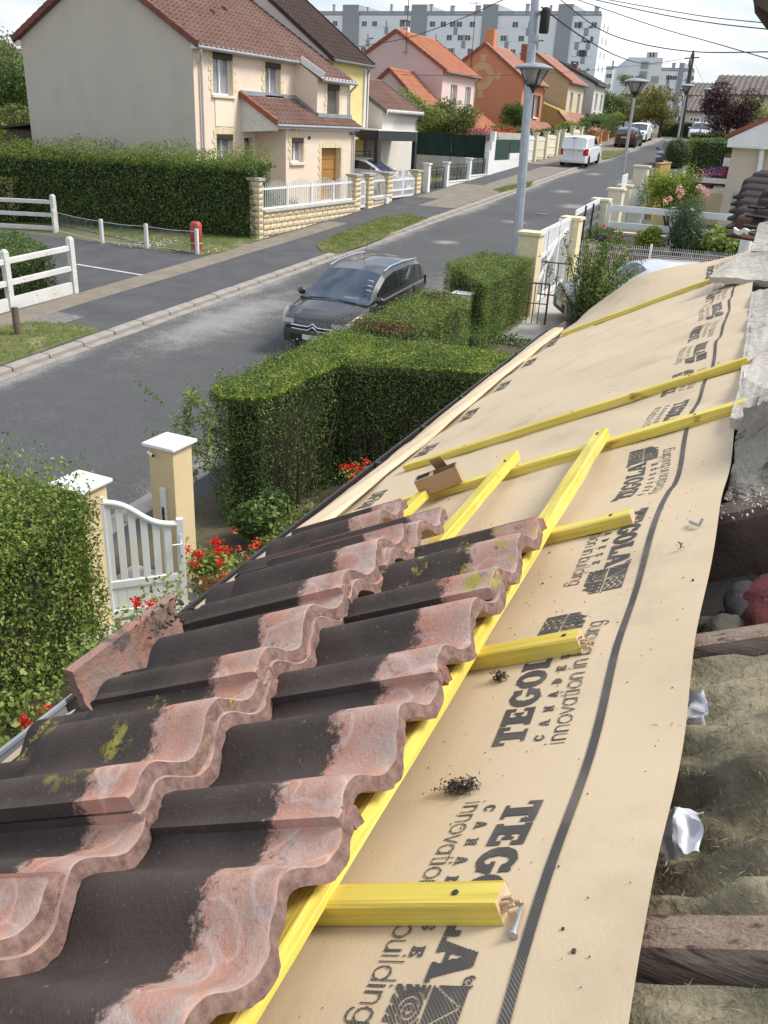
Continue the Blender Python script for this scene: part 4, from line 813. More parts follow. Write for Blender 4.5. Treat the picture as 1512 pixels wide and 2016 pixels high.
gx, gy = np.meshgrid(xs5, ys5); W_ = np.maximum(np.exp(-((gx-XL)/.55)**2), .9*np.exp(-((gx-XR)/.5)**2))*(.75+.3*np.sin(gy*.7)); W_ = np.maximum(W_, .95*np.exp(-((gx+12.4)/1.0)**2-((gy-17.6)/3.2)**2)); W_ = np.maximum(W_, .55*np.exp(-((gx+9.0)/1.0)**2-((gy-23)/3.0)**2))
for cx_, cy_, rx_, ry_ in ((-9.9, 41.6, .6, .8), (-11.7, 46.5, .5, .6), (-10.8, 35.7, .6, .4), (-9.6, 53, .7, 1.1), (-12.2, 55.6, .5, .7), (-9.0, 33.8, .6, .5), (-10.4, 62, .6, 1), (-11.6, 30, .5, .4)): W_ = np.maximum(W_, .95*np.exp(-((gx-cx_)/rx_)**2-((gy-cy_)/ry_)**2))
rd.data.attributes.new('wear', 'FLOAT', 'POINT').data.foreach_set('value', W_.reshape(-1).astype(np.float32))
m = MB(); m.lathe([(0, .0), (.30, .0), (.32, -.01)], (-10.5, 38.5, gz(38.5)-.095), 16); tag(m.build('manhole_cover', MT['zinc_dark']), kind='structure')
def wob(x, a, ph): return lambda y: x+a*math.sin(y*.9+ph)+a*.6*math.sin(y*2.3+ph*2)
strip('pavement', -18.2, XL-.28, MT['path_dark'], 0.0, [-20, -6]+list(range(0, 96, 4)))
strip('pavement', XR+.26, -5.9, MT['path_dark'], 0.0, [-20, -6]+list(range(0, 96, 4)))
strip('path', lambda y: -17.02, lambda y: -16.12+.02*math.sin(y), MT['path_brown'], .005, list(np.arange(6, 31.5, .5)))
strip('path', -16.95, -15.55, MT['path_brown'], .005, [39.5, 41, 43, 45.5]); strip('path', -15.75, XL-.30, MT['path_brown'], .006, [37, 40, 44, 48, 52, 57]); strip('path', -17.6, XL-.30, MT['path_brown'], .005, [58, 62, 66, 70, 76, 82, 88, 95])
strip('path', -16.1, -15.2, MT['asphalt_worn'], .009, [14.2, 15, 15.6])
tag(MB().grid([[(x, y, gz(y)+.006) for x in (-32, -26, -21, -17.05)] for y in (17.25, 19, 21, 23.0)]).build('car_park', MT['path_dark']), kind='structure')
p, q = pG(150, 520, .012), pG(281, 541.5, .012); m = MB(); d = nrm(q-p); e = np.array((-d[1], d[0], 0))*.05; m.face([p-e, q-e, q+e, p+e]); tag(m.build('painted_line', MT['white_old']), kind='structure')
tag(MB().grid([[(x, y, gz(y)+.006) for x in (-60, -40, -13, -6, 30)] for y in (96, 97.5, 99.5, 101.5)]).build('cross_road', MT['asphalt']), kind='structure')
tag(MB().grid([[(x, y, gz(y)+.008) for x in (-7.0, -4, -2, 4)] for y in (-6, 0, 4, 8, 12, 15, 18.6)]).build('garden_soil', MT['soil']), kind='structure')
tag(MB().grid([[(x, y, gz(y)+.010) for x in (-6.2, -3, 4)] for y in (18.6, 20, 23, 26)]).build('driveway', MT['concrete']), kind='structure')
tag(MB().grid([[(x, y, gz(y)+.012) for x in (-6.6, -5.2)] for y in (5.2, 6, 7.2)]).build('gate_step', MT['concrete']), kind='structure')
tag(MB().grid([[(x, y, gz(y)+.010) for x in (-5.9, -3, 4)] for y in (26.6, 29, 33)]).build('yard', MT['soil']), kind='structure')
m = MB(); m.box(-5.85, 1.2, 26.9, 29.1, gz(26)-.2, -3.28); tag(m.build('raised_bed', MT['soil']), kind='structure')
KB = thing('kerb', (XL, 40, gz(40)), 'long pale concrete kerb along the far side of the road', 'kerb'); KB2 = thing('kerb', (XR, 40, gz(40)), 'pale concrete kerb along the near pavement, mostly behind the hedges', 'kerb')
m = MB(); m.box(-.14, .14, -.494, .494, -.16, .006); km = m.mesh('kerb_stone', MT['kerb']); sl_ = math.atan(.0622)
m = MB(); m.box(-.11, .11, -.494, .494, -.14, -.085); gm = m.mesh('gutter_stone', MT['kerb'])
def kerb(root, x, y0, y1, sgn):
    for i in range(int(y1-y0)):
        y = y0+i+.5
        for nm, me, dx in (('kerb_stone', km, 0), ('gutter_stone', gm, sgn*.255)):
            o = bpy.data.objects.new(nm, me); o.location = (x+dx+random.uniform(-.006, .006)-root.location.x, y-root.location.y, gz(y)+random.uniform(-.006, .004)-root.location.z); o.rotation_euler = (sl_, random.uniform(-.01, .01), random.uniform(-.004, .004)); link(o, root)
            if nm == 'kerb_stone': add_bevel(o, .03)
kerb(KB, XL-.14, 4, 96, 1); kerb(KB2, XR+.14, 3, 60, -1)
def grass(name, poly, n, label, m_=None, size=.085, dry=None):
    poly = [np.array(p[:2]) for p in poly]; lo, hi = np.min(poly, 0), np.max(poly, 0); q = lo+(hi-lo)*RNG.random((n*4, 2)); q = q[inpoly(q, poly)][:n]
    tag(MB().prism([(p[0], p[1], gz(p[1])-.03) for p in poly], (0, 0, .05)).build('grass_ground', MT['lawn']), kind='structure')
    z = np.array([gz(y) for y in q[:, 1]])+.02; k = lump(np.c_[q, q[:, 0]*0], .9, 1.0)
    for mm, sel, nm in ((MT['grass'], k < .33, 'grass'), (MT['straw'], k >= .33, 'dry_grass')):
        if sel.sum() < 5: continue
        P = np.c_[q, z+size*.3][sel]; d = RNG.normal(size=P.shape); d[:, 2] *= .25; o = leaves(nm, P, d, size, mm, None, .25, .12); tag(o, label if nm == 'grass' else label.replace('grass', 'dry straw coloured grass', 1), 'grass')
pg = lambda *uv: [pG(u, v) for u, v in uv]
grass('grass', [(-16.25, 4), (-16.3, 13.7), (-15.9, 14.6), (-14.9, 15.0), (-14.08, 14.9), (-14.05, 4)], 14000, 'worn green grass of the kerbside verge by the round wooden post')
grass('grass', pg((622, 484), (648, 468), (700, 447), (760, 427), (800, 423), (842, 431), (790, 452), (720, 480), (660, 499), (635, 497)), 12000, 'patchy grass strip on the far pavement behind the parked dark car')
grass('grass', pg((972, 374), (1002, 366), (1050, 358), (1046, 364), (1010, 374), (985, 379)), 2500, 'small grass patch on the pavement beside the steel pole')
grass('grass', pg((1163, 306), (1190, 298), (1240, 296), (1200, 310), (1175, 315)), 2500, 'green grass verge in front of the white van')
grass('grass', pg((118, 442), (200, 462), (390, 503), (430, 500), (520, 470), (300, 440), (120, 425)), 9000, 'rough grass with white flowers behind the low wire fence')
WF = [pG(*p)[:2] for p in ((255, 480), (300, 487), (340, 492), (370, 498), (390, 500), (330, 480))]; P = np.concatenate([np.c_[WF[RNG.integers(6)]+RNG.normal(size=(60, 2))*.35] for _ in range(5)]); P = np.c_[P, [gz(y)+.10 for y in P[:, 1]]]
MT['white_petal'] = leafmat('white petals', [(.6, .6, .55), (.8, .8, .75)], .3); tag(leaves('white_flowers', P, np.tile((0, 0, 1.), (len(P), 1)), .045, MT['white_petal'], None, .5, .9), 'tiny white flowers in the rough grass by the red hydrant cover', 'flowers')

# ================================================================== walls with openings, windows, tiled slopes
def panelX(m, X, y0, y1, z0, z1, holes=(), dp=.16, sg=1):          # wall sheet at X facing +X with recessed reveals
    ys = sorted({y0, y1, *[h[0] for h in holes], *[h[1] for h in holes]}); zs = sorted({z0, z1, *[h[2] for h in holes], *[h[3] for h in holes]})
    for a, b in zip(ys[:-1], ys[1:]):
        for c, d in zip(zs[:-1], zs[1:]):
            if any(h[0] <= (a+b)/2 <= h[1] and h[2] <= (c+d)/2 <= h[3] for h in holes): continue
            m.face([(X, a, c), (X, b, c), (X, b, d), (X, a, d)])
    for a, b, c, d in holes:
        r = [(a, c), (b, c), (b, d), (a, d)]
        for i in range(4): (p, q), (r_, s_) = r[i], r[(i+1) % 4]; m.face([(X, p, q), (X, r_, s_), (X-sg*dp, r_, s_), (X-sg*dp, p, q)])
MT['pane'] = mat('curtained window pane', (.20, .215, .235), (.34, .35, .36), 9, .12, stretch=(1, 6, .4), spec=.7)
MT['pane_dark'] = glassmat('dark window pane', (.03, .035, .04), .06)
def window(par, X, y0, y1, z0, z1, dp=.16, pane='pane', frame='pvc', sill=None, box=None, mull=1, name='window'):
    w_ = MB(); w_.face([(X-dp, y0, z0), (X-dp, y1, z0), (X-dp, y1, z1), (X-dp, y0, z1)]); o = w_.build(name, MT[pane], par)
    f = MB(); x = X-dp+.03; t = .06
    for a, b, c, d in [(y0+.002, y1-.002, z0+.002, z0+t), (y0+.002, y1-.002, z1-t, z1-.002), (y0+.002, y0+t, z0+t, z1-t), (y1-t, y1-.002, z0+t, z1-t)]+[((y0+(y1-y0)*k/(mull+1))-.04, (y0+(y1-y0)*k/(mull+1))+.04, z0+t, z1-t) for k in range(1, mull+1)]: f.box(x-.025, x+.02, a, b, c, d)
    f.build('frame', MT[frame], o, kind='stuff')
    if sill: s_ = MB(); s_.box(X-.02, X+.10, y0-.12, y1+.12, z0-.10, z0-.003); s_.build('sill', MT[sill], o, bevel=.01)
    if box: b_ = MB(); b_.box(X-.13, X+.05, y0+.004, y1-.004, z1-.20, z1-.003); b_.build('shutter_box', MT[box], o, bevel=.02)
    return o
def slope(name, p0, u, v, L, SL, tw, tl, m_, par, amp=.22, lift=.03, cut=None):     # tile courses; u along the eave, v up the slope
    p0, u, v = np.array(p0, float), np.array(u, float), np.array(v, float); n_ = np.cross(u, v); n_ = n_/np.linalg.norm(n_); n_ = n_ if n_[2] > 0 else -n_
    nc, nr = max(1, round(L/tw)), max(1, round(SL/tl)); tw, tl = L/nc, SL/nr; V, Fc = [], []
    for j in range(nr):
        for i in range(nc):
            if cut and cut((i+.5)/nc, (j+.5)/nr): continue
            k = len(V); jz = random.uniform(-.004, .004)
            for q, zz in ((-.02, lift+jz), (tl*1.02, .002)):
                for f, h in ((0, 0), (.30, 0.0), (.62, amp*tw), (1.0, .0)): V.append(p0+u*(i+f)*tw+v*(j*tl+q)+n_*(zz+h))
            for f, h in ((0, 0), (1, 0)): V.append(p0+u*(i+f)*tw+v*(j*tl-.02)+n_*(-.01))
            Fc += [(k, k+1, k+5, k+4), (k+1, k+2, k+6, k+5), (k+2, k+3, k+7, k+6), (k+8, k+9, k+3, k+2, k+1, k)]
    me = bpy.data.meshes.new(name); me.from_pydata([tuple(q-org(par)) for q in V], [], Fc); me.materials.append(m_); return tag(link(bpy.data.objects.new(name, me), par), kind='stuff')
def gutter_run(par, p, q, r=.06, m_='zinc'): m = MB(); m.tube([p, q], r, 8); return m.build('gutter', MT[m_], par, smooth=60)
def pipe(par, pts, r=.045, m_='zinc', name='downpipe'): m = MB(); m.tube(pts, r, 8); return m.build(name, MT[m_], par, smooth=60)
def gable_roof(par, Xf, depth, Y0, Y1, ze, zr, m_, tw, tl, ov=.28, vo=.10, verge='verge_red', vt=.06):
    # two slopes with boarding, tiles on the street side and on the back, verge tiles on both gables
    xr_ = Xf-depth/2; sl2 = (zr-ze)/(depth/2); L = Y1-Y0+2*vo
    rf = MB(); a, b, c = (Xf+ov, ze-sl2*ov), (xr_, zr), (Xf-depth-ov, ze-sl2*ov)
    rf.prism([(a[0], Y0-vo, a[1]), (b[0], Y0-vo, b[1]), (c[0], Y0-vo, c[1]), (c[0], Y0-vo, c[1]-.09), (b[0], Y0-vo, b[1]-.09), (a[0], Y0-vo, a[1]-.09)], (0, L, 0)); ro = rf.build('roof', MT['white_old'] if vt > .08 else m_, par)
    SL = math.hypot(a[0]-b[0], zr-a[1]); v = np.array((b[0]-a[0], 0, b[1]-a[1]))/SL
    slope('tiles', (a[0], Y0-vo, a[1]+.004), (0, 1, 0), v, L, SL, tw, tl, m_, ro); v2 = np.array((b[0]-c[0], 0, b[1]-c[1]))/SL
    if depth > 3: slope('tiles', (c[0], Y0-vo, c[1]+.004), (0, 1, 0), v2, L, SL, tw*2, tl*1.5, m_, ro)
    k = MB()
    for i in range(round(L/.45)): y = Y0-vo+i*.45; k.tube([(b[0], y, b[1]+.03), (b[0], y+.47, b[1]+.045)], .10, 6)
    k.build('ridge_tiles', m_, ro, smooth=60, kind='stuff')
    for yy in (Y0-vo, Y1+vo):
        k = MB()
        for (p, q) in ((a, b), (c, b)):
            n = round(SL/.36)
            for i in range(n):
                f0, f1 = i/n, (i+1.06)/n; P = [np.array((p[0]+(q[0]-p[0])*f, yy, p[1]+(q[1]-p[1])*f+.05+.02*(1-(f-f0)*n))) for f in (f0, min(1, f1))]; k.bar(P[0], P[1], .10, .15)
        k.build('verge_tiles', MT[verge], ro, kind='stuff')
    return ro

# ================================================================== the near house across the street (grey gable, peach front)
H1 = thing('house', (-24.8, 32.7, gz(32.7)), 'large two-storey house with blank grey gable and peach rendered front', 'house')
XF, XB, XG, HY0, HY1, YS = -20.8, -19.67, -19.38, 27.73, 37.6, 34.66
zg1 = -3.75; ze, sl1 = 2.24, .585; zr = ze+sl1*4.05
w1 = (28.88, 30.13, .62, 2.02); w2 = (32.40, 33.55, .77, 1.95); w5 = (28.98, 30.05, -2.1, -.72); dr = (30.86, 31.40, -3.2, -.84)
m = MB(); m.mat(0); m.prism([(XF-.002, HY0, zg1), (XF-8.1, HY0, zg1), (XF-8.1, HY0, ze), (XF-4.05, HY0, zr-.06), (XF-.002, HY0, ze)], (0, .25, 0)); m.build('gable_wall', MT['gable_grey'], H1)
m = MB(); panelX(m, XF, HY0+.02, YS, zg1, ze, [w1, w2, w5, dr], .20); m.build('front_wall', MT['pinkcream'], H1); m = MB(); m.box(XF-8.1, XF-.3, HY1-.2, HY1, zg1, ze); m.build('party_wall', MT['pinkcream'], H1); m = MB(); m.face([(XF-8.1, HY0+.25, zg1), (XF-8.1, HY1-.2, zg1), (XF-8.1, HY1-.2, ze), (XF-8.1, HY0+.25, ze)]); m.build('back_wall', MT['pinkcream'], H1)
m = MB(); w4 = (35.50, 36.58, .03, 1.36); panelX(m, XB, YS, HY1, -.2, 1.62, [w4], .2); m.face([(XF, YS, -.2), (XB, YS, -.2), (XB, YS, 1.62), (XF, YS, ze+.03)]); m.face([(XF, HY1, -.2), (XB, HY1, -.2), (XB, HY1, 1.62), (XF, HY1, ze)]); m.build('bay_wall', MT['pinkcream'], H1)
gd = (34.58, 36.33, -3.28, -1.14); w3 = (32.10, 33.03, -1.68, -.75)
m = MB(); panelX(m, XG, 31.68, HY1, zg1, -.33, [gd, w3], .28); m.face([(XF, 31.68, zg1), (XG, 31.68, zg1), (XG, 31.68, -.33), (XF, 31.68, .5)]); m.face([(XF, HY1, zg1), (XG, HY1, zg1), (XG, HY1, -.33), (XF, HY1, .5)]); m.build('porch_wall', MT['pinkcream'], H1)
def main_slope():
    v = nrm((-1, 0, sl1)); u = (0, 1, 0); n_ = nrm((sl1, 0, 1)); xe = -19.42; ro = MB()
    a = np.array((XF+.30, HY0-.12, ze-sl1*.30+.05)); top = np.array((XF-4.05, HY0-.12, zr+.05)); SL = np.linalg.norm(top-a)
    ro.prism([a, top, top-(0, 0, .08), a-(0, 0, .08)], (0, YS-HY0+.1, 0)); e = np.array((xe, YS-.02, a[2]-sl1*(xe-a[0]))); t2 = top.copy(); t2[1] = YS-.02; ro.prism([e, t2, t2-(0, 0, .08), e-(0, 0, .08)], (0, HY1-YS+.12, 0)); bk = np.array((XF-8.4, HY0-.12, ze-.1)); ro.prism([top+(0, .001, 0), bk, bk-(0, 0, .08), top-(0, -.001, .08)], (0, HY1-HY0+.22, 0)); r = ro.build('roof', MT['roof_brown'], H1)
    slope('tiles', a+n_*.004, u, v, YS-HY0+.12, SL, .30, .34, MT['roof_brown'], r, .20, .035); SL2 = np.linalg.norm(t2-e); slope('tiles', e+n_*.004, u, v, HY1-YS+.12, SL2, .30, .34, MT['roof_brown'], r, .20, .035)
    k = MB(); n = 14
    for i in range(n):
        P = [a+(top-a)*f+np.array((0, 0, .05+.025*(1-q))) for q, f in ((0, i/n), (1, (i+1.05)/n))]; k.bar(P[0], P[1], .16, .2)
    for i in range(n): P = [bk+(top-bk)*f+np.array((0, 0, .05+.025*(1-q))) for q, f in ((0, i/n), (1, (i+1.05)/n))]; k.bar(P[0], P[1], .16, .2)
    k.build('verge_tiles', MT['roof_dark'] if False else rooftile('dark red verge', (.13, .05, .038), (.20, .075, .05)), r, kind='stuff')
    k = MB()
    for i in range(24): y = HY0-.1+i*.42; k.tube([(top[0], y, top[2]+.05), (top[0], y+.44, top[2]+.065)], .11, 6)
    k.build('ridge_tiles', MT['roof_brown'], r, smooth=60, kind='stuff')
    for y, f in ((29.6, .72), (31.9, .55), (33.4, .66)):
        c = a+(top-a)*f; c[1] = y; k = MB(); k.tube([c+n_*.02, c+n_*.16], .07, 8); k.lathe([(.12, .14), (.10, .2), (0, .22)], c, 8); k.build('roof_vent', MT['verge_red'], r)
main_slope()
gutter_run(H1, (XF+.32, HY0-.1, ze-.16), (XF+.32, YS-.1, ze-.16), .065); gutter_run(H1, (-19.36, YS-.02, 1.46), (-19.36, HY1+.12, 1.46), .065)
m = MB(); m.bar((XF+.24, HY0-.05, ze-.13), (XF+.24, YS, ze-.13), .04, .18); m.build('soffit_board', MT['white'], H1); m = MB(); m.bar((-19.44, YS, 1.50), (-19.44, HY1, 1.50), .04, .18); m.build('soffit_board', MT['white'], H1)
m = MB(); a_, b_ = np.array((XF+.34, YS-.06, ze-.02)), np.array((-19.34, YS-.06, 1.62)); m.bar(a_, b_, .04, .26); m.build('barge_board', MT['white'], H1)
m = MB(); m.box(XF+.002, XF+.27, HY0-.1, HY0+.03, ze-.22, ze-.05); m.box(XF-8.4, XF-8.05, HY0-.1, HY0+.03, ze-.22, ze-.05); m.build('eave_box', MT['pinkcream'], H1, kind='stuff')
pipe(H1, [(XF+.30, HY0+.06, ze-.2), (XF+.28, HY0+.10, ze-.42), (XF+.09, HY0+.36, ze-.55), (XF+.09, HY0+.36, zg1)], .05, 'greywall'); pipe(H1, [(-19.36, HY1+.02, 1.4), (-19.58, HY1-.12, 1.15), (XB+.08, HY1-.12, 1.0), (XB+.08, HY1-.12, .05)], .05, 'greywall'); pipe(H1, [(-19.15, HY1-.05, -.33), (XG+.09, HY1-.16, -.6), (XG+.09, HY1-.16, zg1)], .05, 'greywall')
# lean-to roof over porch and garage
LT = thing; v = nrm((-1, 0, .56)); xe2 = -19.12; ze2 = -.27
m = MB(); A_ = np.array((xe2, 30.62, ze2)); B2 = np.array((XF, 30.62, ze2+.56*(xe2-XF))); m.prism([A_, B2, B2-(0, 0, .07), A_-(0, 0, .07)], (0, YS-30.62, 0)); A3 = np.array((xe2, YS, ze2)); B3 = np.array((XB, YS, ze2+.56*(xe2-XB))); m.prism([A3, B3, B3-(0, 0, .07), A3-(0, 0, .07)], (0, HY1+.15-YS, 0)); lr = m.build('lean_to_roof', MT['roof_brown'], H1)
slope('tiles', A_+(0, 0, .006), (0, 1, 0), v, YS-30.62, np.linalg.norm(B2-A_), .30, .32, MT['roof_brown'], lr, .20, .035); slope('tiles', A3+(0, 0, .006), (0, 1, 0), v, HY1+.15-YS, np.linalg.norm(B3-A3), .30, .32, MT['roof_brown'], lr, .20, .035)
k = MB()
for i in range(5): P = [A_+(B2-A_)*f+np.array((0, -.02, .06+.025*(1-q))) for q, f in ((0, i/5), (1, (i+1.05)/5))]; k.bar(P[0], P[1], .16, .18)
k.build('verge_tiles', MT['verge_red'], lr, kind='stuff')
m = MB(); m.prism([(xe2-.02, 30.66, ze2-.07), (XF, 30.66, ze2+.56*(xe2-XF)-.07), (XF, 30.66, -.62), (xe2-.02, 30.66, -.50)], (0, .06, 0)); m.build('barge_board', MT['white_old'], H1)
m = MB(); m.bar((XF+.05, 30.62, B2[2]+.10), (XF+.05, YS+.04, B2[2]+.10), .10, .16); m.bar((XF+.02, YS-.05, B2[2]+.12), (XB+.02, YS-.05, B3[2]+.12), .10, .16); m.bar((XB+.05, YS-.04, B3[2]+.10), (XB+.05, HY1+.1, B3[2]+.10), .10, .16); m.build('lead_flashing', MT['zinc'], H1, kind='stuff')
gutter_run(H1, (xe2+.04, 30.6, ze2-.05), (xe2+.04, HY1+.15, ze2-.05), .06); m = MB(); m.box(XG, xe2-.03, 30.72, HY1+.1, ze2-.16, ze2-.09); m.build('soffit_board', MT['white'], H1)
window(H1, XF, *w1, dp=.2, sill='pinkcream', box='shutter_brown'); window(H1, XF, *w2, dp=.2, sill='pinkcream', box='shutter_brown'); window(H1, XF, *w5, dp=.2, sill='pinkcream', box='shutter_brown'); window(H1, XG, *w3, dp=.2, sill='pinkcream', box='shutter_brown')
o = window(H1, XB, *w4, dp=.2, sill='pinkcream', box='shutter_brown', pane='shutter_brown'); m = MB()
for i in range(26): z = w4[2]+.03+i*.043; m.box(XB-.15, XB-.125, w4[0]+.02, w4[1]-.02, z, z+.034)
m.build('roller_slats', mat('grey brown slats', (.16, .14, .13), None, 1, .5), o, kind='stuff')
m = MB(); m.box(XF-.2, XF-.16, dr[0], dr[1], dr[2], dr[3]); d = m.build('door', MT['shutter_brown'], H1)
m = MB(); m.box(XF-.158, XF-.15, dr[0]+.12, dr[1]-.12, dr[3]-.5, dr[3]-.12); m.build('door_pane', MT['pane'], d)
G_ = thing; m = MB(); m.box(XG-.28, XG-.25, gd[0], gd[1], gd[2], gd[3]); g = m.build('garage_door', mat('golden oak door', (.42, .22, .06), (.36, .18, .045), 3, .5, .1, stretch=(1, .3, 6)), H1)
m = MB()
for i in range(5): z = gd[2]+.42*(i+1); m.box(XG-.249, XG-.244, gd[0]+.01, gd[1]-.01, z-.012, z+.004)
m.build('panel_groove', MT['shutter_brown'], g, kind='stuff')
def quoins(X, wn, par=H1, arch=True):
    m = MB(); r = random.Random(int(wn[0]*100)); y0, y1, z0, z1 = wn; n = max(3, int((z1-z0)/.15))
    for i in range(n):
        z = z0+(z1-z0)*i/n; h = (z1-z0)/n-.012
        for sgn, y in ((-1, y0), (1, y1)):
            w_ = .26 if i % 2 else .15; a, b = (y-w_, y-.004) if sgn < 0 else (y+.004, y+w_); m.box(X-.01, X+.018+r.uniform(0, .012), a, b, z, z+h)
    if arch:
        ym, hw = (y0+y1)/2, (y1-y0)/2+.18; n = 9
        for i in range(n): a, b = -1+2*i/n, -1+2*(i+1)/n; m.box(X-.01, X+.016+r.uniform(0, .01), ym+a*hw+.004, ym+b*hw-.004, z1+.006, z1+.13+.14*(1-((a+b)/2)**2))
    m.build('stone_surround', MT['quoin'], par, kind='stuff')
for X, wn in ((XF, w1), (XF, w2), (XF, w5), (XB, w4), (XG, w3), (XG, gd)): quoins(X, wn)
m = MB(); m.box(XF+.002, XF+.03, 28.95, 30.1, -.45, .50); m.build('recessed_panel', mat('light cream panel', (.80, .70, .55), None, 1, .9), H1)
m = MB(); m.box(XG+.003, XG+.02, 33.42, 33.62, -.80, -.69); m.build('number_plate', MT['darkmetal'], H1)
for c in ((XG+.12, 32.1, -.42), (XG+.12, 37.2, -.55)):
    m = MB(); m.box(c[0]-.1, c[0]+.03, c[1]-.06, c[1]+.06, c[2]-.05, c[2]+.05); m.build('wall_lamp', MT['zinc_dark'], H1, bevel=.015)

# ================================================================== the row of houses up the street
def rowhouse(label, Y0, Y1, Xf, ze, zr, depth, wall, gable, roof, wins=(), tw=.42, tl=.5, verge='verge_red', lean=None, z0=None, shut=None, name='house', gut='zinc_dark', wcol='pvc', dp=.15, sill='white'):
    zb = z0 if z0 is not None else gz(Y0)-.4; root = thing(name, (Xf-depth/2, (Y0+Y1)/2, zb), label, 'house', 'houses along the street')
    m = MB(); g = [(Xf-.003, Y0, zb), (Xf-depth, Y0, zb), (Xf-depth, Y0, ze), (Xf-depth/2, Y0, zr), (Xf-.003, Y0, ze)]
    m.prism(g, (0, .2, 0)); m.build('gable_wall', MT[gable], root); m = MB(); m.prism([(x, Y1-.2, z) for x, y, z in g], (0, .2, 0)); m.build('gable_wall', MT[gable], root)
    m = MB(); panelX(m, Xf, Y0+.01, Y1, zb, ze, wins, dp); m.build('front_wall', MT[wall], root); m = MB(); m.face([(Xf-depth, Y0+.2, zb), (Xf-depth, Y1-.2, zb), (Xf-depth, Y1-.2, ze), (Xf-depth, Y0+.2, ze)]); m.build('back_wall', MT[wall], root)
    gable_roof(root, Xf, depth, Y0, Y1, ze, zr, MT[roof], tw, tl, verge=verge); s = (zr-ze)/(depth/2); gutter_run(root, (Xf+.33, Y0-.05, ze-s*.28-.03), (Xf+.33, Y1+.05, ze-s*.28-.03), .06, gut); pipe(root, [(Xf+.3, Y1-.1, ze-.2), (Xf+.08, Y1-.18, ze-.5), (Xf+.08, Y1-.18, zb)], .045, gut)
    for wn in wins:
        o = window(root, Xf, *wn, dp=dp, sill=sill, frame=wcol)
        if shut:
            for a in (wn[0]-.45, wn[1]+.02): k = MB(); k.box(Xf+.005, Xf+.045, a, a+.43, wn[2]-.02, wn[3]+.02); k.build('shutter', MT[shut], o, bevel=.008)
    if lean:
        y0, y1, zt, zl, pr, lw = lean; A_ = np.array((Xf+pr, y0, zl)); B_ = np.array((Xf, y0, zt)); SL = np.linalg.norm(B_-A_); m = MB(); m.prism([A_, B_, B_-(0, 0, .08), A_-(0, 0, .08)], (0, y1-y0, 0)); l = m.build('lean_to_roof', MT[roof], root); slope('tiles', A_+(0, 0, .006), (0, 1, 0), (B_-A_)/SL, y1-y0, SL, tw, tl, MT[roof], l); gutter_run(root, A_+(.04, 0, -.05), A_+(.04, y1-y0, -.05), .05, gut)
        k = MB()
        for yy in (y0, y1): k.bar((A_[0], yy, A_[2]+.04), (B_[0], yy, B_[2]+.04), .10, .12)
        k.build('verge_tiles', MT[verge], l, kind='stuff')
        if lw: m = MB(); m.box(Xf, Xf+pr-.22, y0+.15 if lw != 'porch' else y0+(y1-y0)*.45, y1-.1, zb, zl-.06); m.prism([(Xf, y0+.15, zl-.07), (Xf+pr-.22, y0+.15, zl-.07), (Xf, y0+.15, zt-.12)], (0, .12, 0)); m.build('lean_to_wall', MT[wall], root, kind='stuff')
    return root
def chimney(par, c, w_, h, m_, pot=True):
    m = MB(); m.box(c[0]-w_/2, c[0]+w_/2, c[1]-w_/2, c[1]+w_/2, c[2]-(.8 if h > .13 else .35), c[2]+h); o = m.build('chimney', m_, par, bevel=.02)
    if pot:
        k = MB(); k.box(c[0]-w_*.55, c[0]+w_*.55, c[1]-w_*.55, c[1]+w_*.55, c[2]+h+.32, c[2]+h+.38)
        for dx in (-.4, .4):
            for dy in (-.4, .4): k.box(c[0]+dx*w_-.05, c[0]+dx*w_+.05, c[1]+dy*w_-.05, c[1]+dy*w_+.05, c[2]+h, c[2]+h+.32)
        k.build('chimney_cowl', MT['zinc_dark'], o, kind='stuff')
def aerial(par, p, h, s=.5):
    m = MB(); p = np.array(p); m.tube([p, p+(0, 0, h)], .025, 5); m.bar(p+(-s, 0, h-.1), p+(s*.6, 0, h-.1), .02, .02)
    for k in range(5): m.bar(p+(-s+.2*k*s*2, -.25, h-.1), p+(-s+.2*k*s*2, .25, h-.1), .015, .015)
    m.bar(p+(-.25, 0, .1), p+(.05, 0, .1), .03, .03); m.bar(p+(-.25, 0, h*.45), p+(.05, 0, h*.45), .03, .03); m.build('aerial', MT['rust'], par, kind='stuff')
yel = rowhouse('yellow rendered house with very dark brown roof beside the peach house', 37.62, 41.6, -20.8, 2.62, 5.45, 8.1, 'yellow', 'whitewall', 'roof_dark', [(37.9, 38.8, .35, 1.75)], .3, .36, 'roof_dark', z0=-3.6, shut='shutter_brown')
m = MB(); m.box(-20.82, -20.72, 41.15, 41.63, -.3, 2.4); m.build('corner_band', MT['whitewall'], yel)
m = MB(); m.bar((-20.3, 37.7, -.75), (-20.3, 41.5, -.75), 1.0, .10); m.build('canopy', MT['yellow'], yel)
chimney(yel, pY(543, 14, 38.6), .5, .12, MT['whitewall'])
an = rowhouse('low garage annexe with brown tiled roof and white gutter board', 42.2, 46.6, -20.2, .62, 1.95, 4.6, 'whitewall', 'whitewall', 'roof_brown', [], .34, .4, 'zinc_dark', z0=-3.4)
m = MB(); m.bar((-19.9, 42.1, .48), (-19.9, 46.7, .48), .05, .22); m.build('fascia_board', MT['white'], an)
cp = thing('carport', (-20, 42, gz(42)), 'dark grey metal carport with pale top beside the yellow house', 'carport')
c0, c1, c2, c3 = (-18.9, 39.0), (-18.9, 43.4), (-22.5, 43.4), (-22.5, 39.0); zc = -.60
for a, b in ((c0, c1), (c1, c2), (c2, c3), (c3, c0)): m = MB(); m.bar((*a, zc), (*b, zc), .14, .42); m.build('beam', MT['darkmetal'], cp)
